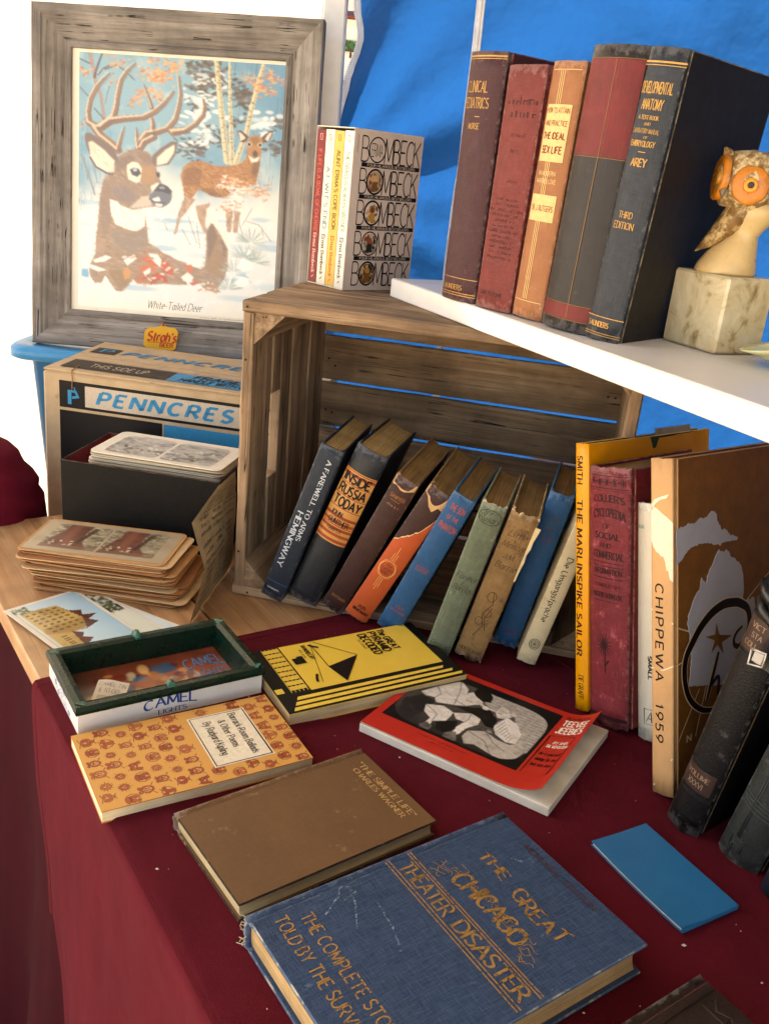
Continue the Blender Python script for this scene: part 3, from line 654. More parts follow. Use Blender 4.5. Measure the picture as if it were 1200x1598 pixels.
# ---- cardboard carton
PEN=(-.3307+.0032*1.0,1.4311+.032,-.16,-.1035,.0348*.4,.0198*.3)
pen=root('cardboard_carton','worn cardboard carton with blue printed letters on black panels','carton',PEN)
CARD=M('#c9b193',.8,.12,25,bm=.0004,bscale=180,wear='#8f7354',wth=.66)
hx,hy,hz=.2102,.1125,.3445
m=MB(); m.box((-hx,-hy,0),(hx,hy,hz-.004),ch=.0035); m.build('body',CARD,pen)
m=MB(); m.box((-hx+.001,-hy+.0006,hz-.0035),(hx-.001,-.006,hz),ch=.0012); m.build('flap',CARD,pen)
m=MB(); m.box((-hx+.001,-.003,hz-.0035),(hx-.001,hy-.0006,hz+.0004),ch=.0012); m.build('flap',CARD,pen)
fr=lambda u,v,h:(u,-hy-h,v); tp=lambda u,v,h:(u,v-.032,hz+.0006+h)
k=INK('#16100e',.6); bl=INK('#1f93bf',.55); pa=INK('#cdbfae',.7)
Ink(fr).rect(-.1836,.286,.20,.3285).rect(-.1836,.04,-.018,.2815).build('printed_panel',k,pen)
Ink(fr).rect(-.0155,.06,.20,.2805).build('printed_panel',bl,pen)
Ink(fr,.0006).rect(-.142,.2905,.2,.3235).build('printed_panel',pa,pen)
Ink(fr,.0009).text('PENNCREST',(-.122,.2975,.118,.3165),dict(w=2.7,thin=2.2,nib=0,serif=0,sl=.28),track=4.6).build('lettering',bl,pen)
g=Ink(fr,.0006); g.fill([(-.1700,.292),(-.1640,.292),(-.1640,.3145),(-.1700,.3145)]); g.line([(-.166,.313),(-.157,.3125),(-.1535,.305),(-.163,.3025)],.0035).line([(-.160,.320),(-.157,.312)],.002); g.build('emblem',bl,pen)
Ink(fr,.0006).ell(-.128,.215,.02,.02).build('seal',INK('#2e2417'),pen)
Ink(tp).rect(-.1915,-.0615,-.0215,-.006).rect(-.196,.052,-.153,.095).build('printed_panel',INK('#4a4039',.7),pen)
Ink(tp).rect(-.021,-.0625,.2,-.010).build('printed_panel',bl,pen)
Ink(tp,.0008).text('THIS SIDE UP',(-.152,-.046,-.06,-.024),dict(w=1.1,thin=1.0,nib=0,serif=0,sl=0),track=3).build('lettering',INK('#d8c9ae'),pen)
Ink(tp,.0008).text('FRAGILE',(.012,-.032,.1,-.013),'bital').text('HANDLE WITH CARE',(-.004,-.056,.125,-.037),'bital').build('lettering',k,pen)
g=Ink(tp,.0008).text('PENNCREST',(-.143,.06,.12,.085),dict(w=2.3,thin=1.9,nib=0,serif=0,sl=.28),track=4.2); g.fill([(-.183,.06),(-.178,.06),(-.178,.088),(-.183,.088)]); g.line([(-.18,.086),(-.166,.085),(-.163,.075),(-.176,.072)],.004); g.build('lettering',bl,pen)
g=Ink(tp,.0004); g.rect(-hx,-.0035,hx,-.0022); g.build('flap_seam',INK('#4d3a28'),pen)
m=MB(); m.tube([(-.162,-hy-.002,hz-.03),(-.161,-hy-.003,hz-.012),(-.163,-hy-.0005,hz+.001),(-.166,-.08,hz+.002)],.0008,5); m.build('twine',M('#b58a5a',.9),pen)
# ---- framed picture
FP=(-.4195,1.6598,.1703-.0045,-.0498,-.0236,-.1436)
fm=root('framed_picture','large deer print in a weathered grey wooden frame','picture',FP)
GW=lambda ax:WOOD('#625c58','#908984','#b8b1aa',ax,.9,.8,.001,.024,name='grey_wood')
FW,FH=.5033,.5722
prof=[(0,.0),(0,-.020),(.002,-.024),(.017,-.024),(.020,-.021),(.024,-.020),(.052,-.0035),(.055,-.0075),(.060,-.0085),(.064,-.007),(.065,-.002),(.065,.0)]
def rail(a,b,inn,name,ax):
    P=[]
    for q,y in prof:
        k=q; P.append([( a[0]+inn[0]*k+ (b[0]-a[0])/abs((b[0]-a[0])+(b[1]-a[1]))*k*(1 if True else 0), y-.0, a[1]+inn[1]*k+(b[1]-a[1])/abs((b[0]-a[0])+(b[1]-a[1]))*k),
                       ( b[0]+inn[0]*k- (b[0]-a[0])/abs((b[0]-a[0])+(b[1]-a[1]))*k, y, b[1]+inn[1]*k-(b[1]-a[1])/abs((b[0]-a[0])+(b[1]-a[1]))*k)])
    Q=[]
    for (p,q) in P: Q.append([tuple(p[j]+(q[j]-p[j])*s/14+(random.uniform(-.0004,.0004) if 0<s<14 else 0) for j in range(3)) for s in range(15)])
    m=MB(); m.grid(Q,smooth=False); m.grid([Q[0],Q[-1]],smooth=False); return m.build(name,GW(ax),fm)
rail((-FW/2,FH),(FW/2,FH),(0,-1),'top_rail',0); rail((-FW/2,0),(FW/2,0),(0,1),'bottom_rail',0)
rail((-FW/2,0),(-FW/2,FH),(1,0),'side_rail',2); rail((FW/2,0),(FW/2,FH),(-1,0),'side_rail',2)
m=MB(); m.box((-FW/2+.02,.0003,.02),(FW/2-.02,.004,FH-.02)); m.build('backing_board',CARD,fm)
fs=lambda u,v,h:(u,-.0012-h,v)
m=MB(); m.box((-FW/2+.055,-.0012,.055),(FW/2-.055,.0,FH-.055)); mat_=m.build('mat_board',M('#ece6da',.6,.03,bm=0),fm)
c=Canvas(300,380,'#f1ede4')
def dz(X,Y):
    u=.5;v=.5
    for _ in range(4): u=(X-243+18*v)/(657-17*v); v=(Y-148-52*u)/(845-52*.1*u)
    return u,v
def dp(*p): return [dz(x,y) for x,y in p]
def vw(x0,y0,k): return lambda *p: [dz(2*(x0+x/k),2*(y0+y/k)) for x,y in p]
va,vb,vc,vd=vw(110,60,6.667),vw(110,240,6.394),vw(270,60,6.486),vw(250,270,6.0)
X,Y=c.X,c.Y; rd=random.Random(4)
n1=c.fnoise(5); n2=c.fnoise(14); n3=c.fnoise(34)
def hair(P,n,cols,ang,L,w=.0022,al=.6,spread=.35):
    """short brush strokes inside a shape"""
    P=np.array(P); m=c.pmask(P); ys_,xs_=np.nonzero(m)
    if not len(ys_): return
    for _ in range(n):
        k=rd.randrange(len(ys_)); x=xs_[k]/c.nx; y=ys_[k]/c.ny; a=(ang(x,y) if callable(ang) else ang)+rd.uniform(-spread,spread); l=L*rd.uniform(.5,1.2)
        c.dab(x,y,a,l,w,rd.choice(cols),al)
def dab(x,y,a,l,w,cl,al):
    asp=c.ny/c.nx; x0=max(0,int((x-l)*c.nx)-2); x1=min(c.nx,int((x+l)*c.nx)+3); y0=max(0,int((y-l/asp)*c.ny)-2); y1=min(c.ny,int((y+l/asp)*c.ny)+3)
    if x1<=x0 or y1<=y0: return
    Xx=c.X[y0:y1,x0:x1]-x; Yy=(c.Y[y0:y1,x0:x1]-y)*asp; p=Xx*math.cos(a)+Yy*math.sin(a); q=-Xx*math.sin(a)+Yy*math.cos(a)
    m=np.clip(1.5-(p/l)**2-(q/w)**2,0,1)[...,None]*al; c.a[y0:y1,x0:x1]=c.a[y0:y1,x0:x1]*(1-m)+np.array(lin(cl))*m
c.dab=dab
top=np.clip((.60+.10*(n1-.5)*3-Y)/.22,0,1); c.put(top,'#86b3c6'); c.put(top*np.clip((n1-.42)*4,0,1),'#5c9cbc',.8); c.put(top*np.clip((n2-.56)*5,0,1),'#b4cdd6',.7); c.put(top*np.clip((X-.72)*3,0,1)*np.clip((.35-Y)*5,0,1),'#4f97c0',.7)
snow=np.clip((Y-.50)/.15,0,1); c.put(snow,'#e9edee',.92)
for k in range(26):
    x=rd.random(); y=rd.uniform(.56,.92); c.put(np.clip(1.3-((X-x)/rd.uniform(.05,.14))**2-((Y-y)/rd.uniform(.008,.02))**2,0,1),rd.choice(('#9fcbe0','#b8d8e6','#8fc0da')),rd.uniform(.3,.7))
c.put(snow*np.clip((n3-.62)*6,0,1),'#ffffff',.7)
for P,w_,cl in ((va((185,100),(215,230),(240,400),(300,560),(330,800)),(.011,.008),'#a58e84'),(va((320,110),(255,280),(235,360)),(.005,.007),'#574a4c'),(va((80,165),(190,220)),(.003,.004),'#5b5054'),(va((80,470),(170,570)),(.003,.003),'#6a7580'),(va((350,280),(470,240),(560,300),(660,400)),(.004,.003),'#6a5550'),(va((270,340),(330,270),(420,230)),(.004,.003),'#6a5550'),(va((230,700),(300,780),(330,820)),(.004,.003),'#6a5a5c'),(va((390,460),(340,650)),(.003,.002),'#7a7478'),(vb((80,0),(150,200),(210,420)),(.007,.005),'#8a97a0'),(vb((200,100),(240,300)),(.004,.003),'#7d98a8'),(vb((110,30),(140,260)),(.004,.003),'#7d98a8')): c.line(P,w_,cl,0,.85)
for k in range(60):
    x=rd.uniform(0,.2); y=rd.uniform(.25,.6); c.dab(x,y,1.55+rd.uniform(-.2,.2),.03,.0016,rd.choice(('#6f93a6','#557f97','#a9c3ce')),.6)
for k in range(46):
    x=rd.uniform(.7,1); y=rd.uniform(.0,.5); c.dab(x,y,1.6+rd.uniform(-.1,.1),.05,.0014,'#5a5a60',.5)
def blot(P,n,cols,r,al=.8):
    for k in range(n):
        i=rd.randrange(len(P)-1); t=rd.random(); x=P[i][0]+(P[i+1][0]-P[i][0])*t+rd.gauss(0,r*1.6); y=P[i][1]+(P[i+1][1]-P[i][1])*t+rd.gauss(0,r*1.1); c.dab(x,y,rd.uniform(-.6,.6),r*rd.uniform(.5,1.3),r*rd.uniform(.25,.55),rd.choice(cols),al)
PN=('#4f4440','#5d504a','#6e625c','#463d3c','#77706e')
for P,n,r in ((vc((190,260),(330,310)),26,.016),(vc((270,200),(400,230)),24,.016),(vc((200,460),(420,420),(510,380)),60,.019),(vc((300,550),(450,560)),26,.014),(vc((150,600),(300,680)),24,.013),(vc((630,380),(680,450),(620,520)),26,.013),(vc((640,600),(740,560),(720,690)),44,.017),(vc((480,920),(520,1100)),26,.014),(vc((110,1040),(380,1050)),44,.014),(vc((120,1130),(330,1180)),40,.013),(vc((330,890),(440,930)),14,.011),(vc((1060,830),(1090,900)),24,.012),(vc((1000,1080),(1080,1100)),26,.014),(vc((560,800),(700,860)),18,.012)): blot(P,n,PN,r)
for P,n,r in ((vc((230,370),(440,380)),14,.016),(vc((150,560),(300,600)),16,.018),(vc((330,620),(440,600)),12,.015),(vc((120,720),(400,820)),26,.024),(vc((150,960),(400,1000)),22,.020),(vc((850,780),(980,900)),30,.022)): blot(P,n,('#e3ebee','#cddde4','#f2f4f4'),r,.75)
for P,w_ in ((vc((440,200),(470,500),(500,800),(550,1240)),(.011,.015)),(vc((575,215),(580,600),(590,900),(600,1260)),(.006,.012)),(vc((920,240),(860,460),(800,700),(750,940),(640,1250)),(.009,.014))):
    c.line(P,w_,'#d9d2b4',0); c.line([(x+w_[0]*.6,y) for x,y in P],(w_[0]*.35,w_[1]*.35),'#a8987a',0,.7)
    for k in range(26):
        i=rd.randrange(len(P)-1); t=rd.random(); c.dab(P[i][0]+(P[i+1][0]-P[i][0])*t+rd.uniform(-.006,.006),P[i][1]+(P[i+1][1]-P[i][1])*t,rd.uniform(-.3,.3),.006,.0022,rd.choice(('#5a4a3e','#8a7a60')),.8)
ORG=('#cf8a58','#d99f72','#c2703f','#e3b98e','#e0a05c','#d8b878')
for P,n,r in ((va((740,300),(930,380),(850,310)),60,.012),(va((1000,320),(1100,250)),30,.011),(va((880,210),(1040,180)),26,.010),(va((780,230),(820,210)),8,.009),(va((980,370),(1050,390)),20,.010),(va((620,620),(740,560),(900,560)),40,.012),(va((820,470),(960,620)),26,.011),(va((390,130),(410,140)),8,.010),(va((430,240),(450,250)),8,.010),(va((100,250),(120,330)),16,.012),(va((540,220),(480,180)),12,.011),(va((430,340),(450,400)),10,.009),(va((90,840),(120,870)),6,.010),(vc((720,360),(860,440)),34,.010),(vc((950,330),(1080,440)),44,.010),(vc((820,470),(1040,550)),44,.010),(vc((10,230),(60,240)),8,.012)): blot(P,n,ORG,r,.75)
# doe
B1=vc((90,1490),(75,1400),(100,1300),(170,1245),(290,1235),(420,1290),(560,1290),(680,1270),(740,1220),(760,1150),(760,1040),(790,990),(860,975),(910,1000),(905,1100),(895,1200),(880,1330),(850,1490)); B2=vd((200,0),(220,230),(290,260),(360,160),(480,230),(610,250),(680,190),(760,150),(880,130),(920,0))
for P in (B1,B2): c.poly(P,'#b07a48',1); hair(P,240,('#8f5a30','#c9955c','#a36a3a','#d8ab74'),.5,.016,.003,.42,.6)
c.poly(vc((110,1330),(200,1290),(300,1330),(270,1490),(110,1490)),'#7d4e2c',4,.55); c.poly(vc((820,1250),(890,1240),(880,1330),(850,1400),(800,1380)),'#6f4a30',3,.7); c.poly(vd((480,150),(610,250),(480,230),(380,160)),'#7a4c2a',3,.6)
for P in (vd((230,230),(330,260),(240,390),(180,460),(150,600),(120,620),(150,480),(180,360)),vd((330,330),(470,300),(450,420),(440,600),(400,580),(350,440)),vd((620,360),(690,370),(670,590),(630,590)),vd((700,370),(760,390),(730,600),(690,590))): c.poly(P,'#b48e74',1,.9); hair(P,40,('#94705a','#cdb09a'),1.5,.012,.0022,.5)
c.poly(vc((760,1060),(790,985),(860,972),(910,1010),(905,1100),(890,1200),(860,1250),(800,1250),(765,1180)),'#b9854f',1); c.poly(vc((790,1000),(860,985),(890,1040),(830,1080)),'#8a6038',2,.7); c.poly(vc((770,1180),(830,1220),(890,1190),(860,1250),(800,1250)),'#efe8da',1); c.poly(vc((810,1150),(840,1120),(870,1160),(860,1200),(820,1195)),'#4a4340',1)
c.poly(vc((655,925),(690,915),(770,980),(750,1040),(690,1040)),'#6a4a38',0); c.poly(vc((670,940),(700,945),(740,1000),(690,1030)),'#dfd6c8',0); c.poly(vc((1030,925),(990,920),(905,990),(920,1050),(980,1040)),'#6a4a38',0); c.poly(vc((1010,945),(980,945),(940,1010),(970,1035)),'#dfd6c8',0)
for p in (vc((780,1065)),vc((890,1072))): c.ell(*p[0],.011,.009,'#efe6d6',0,.8); c.ell(*p[0],.008,.007,'#2a2220',0)
blot(vd((600,60),(700,230),(800,180)),90,('#f1ece6','#e6d8cc','#c9b4a8','#f7f5f2'),.010,.8); blot(vd((580,120),(700,60),(850,180),(1000,230),(930,130)),110,('#d99a66','#e2b088','#c9804e','#efd8c0'),.010,.75); blot(vd((580,330),(760,330)),40,('#e2a07a','#efd9cc','#d08a64'),.009,.75)
for a in (vd((200,560),(280,720)),vd((260,440),(340,700)),vd((340,500),(370,750)),vd((750,500),(790,660)),vd((870,350),(780,520)),vd((820,480),(940,520),(1050,680)),vd((960,540),(980,630)),vd((30,500),(60,570))): c.line(a,.0022,'#8a8088',0,.7)
# buck: antlers
AN=[(va((250,900),(170,850),(160,740),(190,600),(260,470),(330,390),(400,325)),(.020,.004)),(va((300,900),(430,790),(460,690),(480,560),(520,400),(590,300),(670,230)),(.020,.005)),(va((260,920),(400,830),(560,810),(760,800),(880,740),(980,650),(1075,530)),(.024,.005)),(va((840,700),(810,600),(755,450)),(.011,.004)),(va((720,1060),(790,970),(880,960),(1010,920),(1090,830),(1130,690),(1150,560),(1130,370)),(.022,.005)),(vc((0,940),(120,920),(230,850),(310,760),(325,680),(310,600)),(.018,.006)),(va((840,960),(850,880),(840,820)),(.016,.010)),(va((470,1140),(500,1050),(545,900)),(.015,.003)),(va((690,1140),(680,1040),(675,905)),(.015,.003)),(va((230,900),(300,1000),(400,1080),(480,1150)),(.022,.020)),(va((860,1010),(760,1060),(720,1130)),(.018,.016)),(va((1050,950),(1200,940)),(.018,.016))]
for P,w_ in AN:
    c.line(P,w_,'#94796a',0)
for P,w_ in AN:
    c.line([(x+.008,y+.004) for x,y in P],(w_[0]*.45,w_[1]*.4),'#6d5650',1,.45); c.line([(x-.010*(w_[0]/.02),y-.006*(w_[0]/.02)) for x,y in P],(w_[0]*.28,w_[1]*.3),'#e0cdb4',0,.8)
# neck and body
NK=vb((330,210),(400,330),(450,520),(720,600),(745,750),(760,940),(870,1010),(960,1090),(1151,1160),(1151,1400),(900,1390),(760,1400),(600,1340),(540,1420),(480,1480),(420,1470),(350,1370),(310,1300),(270,1380),(200,1385),(150,1310),(140,1200),(210,1060),(215,900),(240,700),(260,450),(300,280)); TL=vd((0,800),(100,850),(220,920),(380,970),(420,930),(440,750),(430,600),(460,480),(520,540),(620,650),(650,800),(640,950),(600,1080),(540,1160),(560,1200),(430,1190),(380,1120),(250,1080),(0,1090))
for P in (NK,TL): c.poly(P,'#a98d78',1); hair(P,900,('#8d7262','#bfa48e','#9c8070','#cdb6a0','#87706a'),lambda x,y:.15 if y<.85 else .5,.018,.0026,.36,.3)
c.poly(vb((300,260),(400,330),(440,480),(370,470),(380,700),(300,900),(260,700),(270,450)),'#8f7a74',4,.6); c.poly(vb((380,780),(560,840),(750,800),(750,1000),(560,1050),(400,980)),'#8f8682',6,.55); c.poly(vb((340,1250),(480,1240),(560,1350),(470,1470)),'#9a7a52',4,.6); c.poly(vb((215,930),(330,900),(300,1060),(210,1060)),'#b79a86',4,.6)
c.poly(vd((440,560),(500,500),(560,700),(600,900),(560,1050),(450,980),(430,800)),'#a58468',3,.8); c.poly(vd((440,600),(490,500),(540,640),(500,760),(450,900)),'#75625e',4,.7); c.poly(vd((560,560),(620,660),(630,760),(600,860),(580,700)),'#75625e',3,.6)
c.poly(vd((440,350),(490,330),(520,450),(600,560),(650,650),(670,850),(640,950),(640,760),(560,600),(490,470),(440,560),(420,520)),'#f3efe6',2,.95)
# head
c.poly(vb((365,470),(380,640),(420,740),(560,800),(640,815),(720,760),(735,580),(600,580),(450,500)),'#f5f1e8',1); hair(vb((375,560),(400,700),(560,790),(690,770),(720,600)),120,('#e3ddd4','#ffffff','#cfc9c4'),1.2,.02,.003,.5)
HD=vb((345,200),(400,60),(480,0),(600,-60),(760,-30),(830,60),(860,200),(900,300),(1000,370),(1005,420),(985,510),(900,560),(830,550),(740,560),(600,585),(480,540),(400,440),(370,330))
c.poly(HD,'#a08878',1); hair(HD,700,('#86706a','#b59c88','#94807a','#c4ab94','#7d6c6e'),lambda x,y:.7,.014,.0024,.36,.4)
c.poly(vb((400,330),(540,330),(640,420),(620,500),(480,500),(400,430)),'#877d82',5,.6); c.poly(vb((690,120),(820,120),(850,250),(740,330),(690,270)),'#b98f68',4,.8); c.poly(vb((440,60),(560,0),(640,40),(540,120),(430,200)),'#7d6a66',5,.6); c.poly(vb((640,-40),(780,0),(830,90),(720,90)),'#8a7268',4,.6)
c.poly(vb((790,330),(870,290),(880,360),(800,420)),'#f1e9dc',2,.95); c.poly(vb((700,440),(780,430),(800,540),(700,560),(560,570)),'#dccfc2',4,.8)
c.poly(vb((545,110),(600,75),(660,85),(700,150),(680,280),(640,300),(560,260),(545,180)),'#efe6d8',1,.97); c.poly(vb((570,155),(620,135),(670,150),(690,200),(650,235),(600,215)),'#3f4650',1); c.ell(*vb((628,160))[0],.010,.006,'#aebfd0',0); c.poly(vb((840,190),(880,180),(885,235),(855,240)),'#3a3638',1)
c.poly(vb((770,440),(830,360),(870,310),(930,315),(1005,380),(1000,430),(1000,480),(960,530),(900,560),(830,545),(780,480)),'#6f7484',1); c.poly(vb((820,380),(880,310),(960,330),(1005,390),(980,420),(900,390)),'#3f4048',1,.9); c.poly(vb((800,470),(870,440),(890,490),(830,500)),'#f0ece8',1,.9); c.poly(vb((830,510),(910,520),(900,555),(840,545)),'#f0ece8',1,.8); c.ell(*vb((905,350))[0],.014,.005,'#9aa2b0',0,.8); c.line(vb((770,465),(830,500),(930,515)),.003,'#3a3c46',0,.8)
# ears
c.poly(va((115,1010),(130,955),(190,965),(300,1040),(430,1130),(480,1250),(430,1333),(230,1333),(150,1150)),'#7d6a66',1); c.poly(va((160,1060),(200,1050),(330,1150),(420,1250),(430,1333),(240,1333),(180,1200)),'#eae0cf',2); c.poly(va((160,1060),(260,1150),(330,1250),(300,1300),(210,1200)),'#d8c6b0',4,.6); c.poly(vb((160,20),(210,110),(340,190),(410,180),(420,60),(330,0),(180,-20)),'#eae0cf',2,.9); c.line(vb((165,20),(230,130),(340,195),(400,205)),.005,'#6f6266',0)
c.poly(va((1115,1060),(1050,1055),(930,1130),(840,1210),(840,1290),(880,1333),(1020,1310),(1090,1200)),'#7d6a66',1); c.poly(va((1080,1090),(980,1150),(890,1240),(890,1320),(1000,1290),(1070,1180)),'#ece4d2',2)
hair(va((200,1080),(420,1290),(300,1320)),50,('#fff9ee','#cdbba6'),.8,.02,.002,.5)
# red leaves, snow and needles
for P,cl in ((vb((500,1130),(610,1070),(640,1110),(540,1190)),'#f6f3ee'),(vb((670,1110),(760,1090),(830,1150),(860,1230),(740,1160)),'#cf6a4c'),(vb((760,1060),(850,1060),(890,1120),(885,1210),(810,1140)),'#f4f1ec'),(vb((700,1180),(780,1190),(840,1260),(760,1260),(640,1250)),'#d0714e'),(vb((790,1290),(860,1260),(950,1340),(960,1370),(880,1340),(780,1400)),'#c4492f'),(vb((900,1190),(960,1150),(1020,1230),(1010,1300),(930,1260)),'#cc6145'),(vb((490,1260),(540,1200),(580,1260),(560,1330),(510,1350)),'#d49a62'),(vb((600,1340),(680,1260),(760,1280),(740,1390),(640,1390)),'#b9795a'),(vb((700,1260),(780,1210),(780,1260),(730,1310)),'#f3efe8'),(vd((0,920),(60,890),(100,960),(60,1010),(0,1000)),'#c9604a'),(vd((0,1040),(40,1050),(60,1100),(10,1090)),'#bf4a34'),(vd((220,930),(290,920),(310,1000),(260,1010)),'#d27358'),(vd((190,1050),(250,1000),(310,1050),(280,1110),(210,1090)),'#f3efe9'),(vd((260,1110),(340,1090),(370,1110),(300,1140)),'#c9523c'),(vb((180,1130),(320,1080),(380,1100),(300,1150),(200,1160)),'#eef0ee'),(vb((120,1170),(220,1200),(320,1240),(240,1260),(130,1210)),'#f2f2f0'),(vb((60,1230),(130,1230),(140,1330),(60,1310)),'#6cb4d8')): c.poly(P,cl,1,.95)
blot(vb((480,1100),(900,1080),(1000,1300),(700,1350)),46,('#c85a40','#f3efe9','#b8573f','#e0926c'),.012,.7); blot(vd((400,1150),(560,1180)),20,('#c98a62','#f3ece2'),.012,.7)
for k in range(150):
    bx_,by_=rd.choice((vd((800,860))[0],vd((860,700))[0],vd((700,1000))[0],vd((640,1180))[0],vd((900,900))[0])); a=rd.uniform(-3.1,.2); c.dab(bx_+.045*math.cos(a),by_+.035*math.sin(a),math.atan2(math.sin(a),math.cos(a)),.034,.0020,rd.choice(('#8fa6a4','#a9bcb8','#7d9aa4','#b9c9c4')),.6)
for P in (vd((720,950),(760,880),(860,890),(900,950),(800,990)),vd((700,1110),(760,1040),(830,1060),(850,1120),(770,1150)),vd((810,830),(840,760),(860,800))): c.poly(P,'#fafaf8',1)
c.poly(vd((700,1020),(800,1010),(850,1060),(780,1040)),'#7fc0e4',1,.8)
for k in range(3): c.a[...,k]=c.blur(c.a[...,k],1)
c.a=c.a*.88+np.array(lin('#efe9df'))*.12  # pale haze of glare mixed into the print colours
edge=np.clip((Y-.945-.05*(n2-.5)*3)/.04,0,1)*np.clip(1-c.blur(c.pmask(NK),2),0,1); c.put(edge,'#f3efe6')
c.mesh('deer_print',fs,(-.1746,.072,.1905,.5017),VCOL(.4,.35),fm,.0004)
Ink(fs,.0006).text('White-Tailed Deer',(-.045,.078,.055,.091),'script').build('caption',INK('#5a5450'),fm)
Ink(fs,.0006).smudge((.02,.0665,.19,.0705),1,.8).build('fine_print',INK('#8a847e'),fm)
tg=root('paper_tag','small yellow beer tag tied to the bottom of the picture frame','tag',(FP[0],FP[1],FP[2],FP[3],FP[4],FP[5]))
tpf=lambda u,v,h:(u,-.0250-h,v)
YL=M('#e7b232',.5,.06,bm=0); m=MB(); m.prism([(-.043,.012),(-.036,.007),(.012,.006),(.017,.011),(.0205,.040),(.014,.0465),(.001,.0465),(-.007,.0505),(-.015,.0465),(-.034,.0435),(-.041,.036)],-.0258,-.0248,1); m.build('tag_card',YL,tg)
m=MB(); 
g=Ink(lambda u,v,h:(u,-.0258-h,v),.0003); g.text("Stroh's",(-.036,.021,.016,.037),dict(w=2.6,thin=1.2,nib=30,serif=0,sl=.3)).text('BEER',(-.012,.011,.012,.0175),'bold').line([(-.034,.018),(-.004,.0195),(.014,.019)],.0012); g.build('lettering',INK('#c8471e'),tg)
m=MB(); m.tube([(-.007,-.0262,.048),(-.0065,-.0268,.0535),(-.0075,-.0252,.056)],.0016,6); m.build('rivet',M('#a5482a',.4),tg)
# ---- maroon draped chair behind the table's far corner
bn=empty('draped_cloth','rounded maroon cloth drape behind the far corner of the wooden table','cloth',(-.685,1.245,GZ))
P=[]
PR=[(0,.118),(.05,.116),(.10,.106),(.135,.088),(.158,.062),(.172,.030),(.181,-.01),(.188,-.08),(.196,-.2),(.205,-.35),(.215,-.55),(.222,-.735)]
for i in range(65):
    a=2*math.pi*i/64; row=[]
    for j,(r_,z_) in enumerate(PR[::1]):
        for q in range(3 if j<len(PR)-1 else 1):
            t=q/3; r2=r_+(PR[min(j+1,len(PR)-1)][0]-r_)*t; z2=z_+(PR[min(j+1,len(PR)-1)][1]-z_)*t
            ca,sa=math.cos(a),math.sin(a); x=r2*math.copysign(abs(ca)**.8,ca); y=r2*.55*math.copysign(abs(sa)**.8,sa)
            low=max(0,min(1,(.06-z2)/.4)); hi=max(0,min(1,(z2+.12)/.12))
            wv=1+.05*low*math.sin(a*9+z2*3)+hi*(.022*math.sin(z2*190+x*26+nz(x*16,y*16)*6)+.03*nz(x*12+3,z2*40+y*9))
            row.append((x*wv,y*wv,z2-GZ+.004*nz(x*18,y*18,2)))
    P.append(row)
sheet('drape',P,FABRIC('#6a1428',rough=.9,bm=.0006,bscale=900),bn)
for x in (-.15,.15):
    for y in (-.07,.07):
        m=MB(); m.tube([(x,y,0),(x*.8,y*.5,.7)],.014,8); m.build('support_leg',DARKW,bn)
m=MB(); m.tube([(.06,-.128,.752),(.12,-.118,.753),(.16,-.1,.752)],[.004,.0045,.003],6); m.build('dark_cord',M('#2b2226',.5),bn)
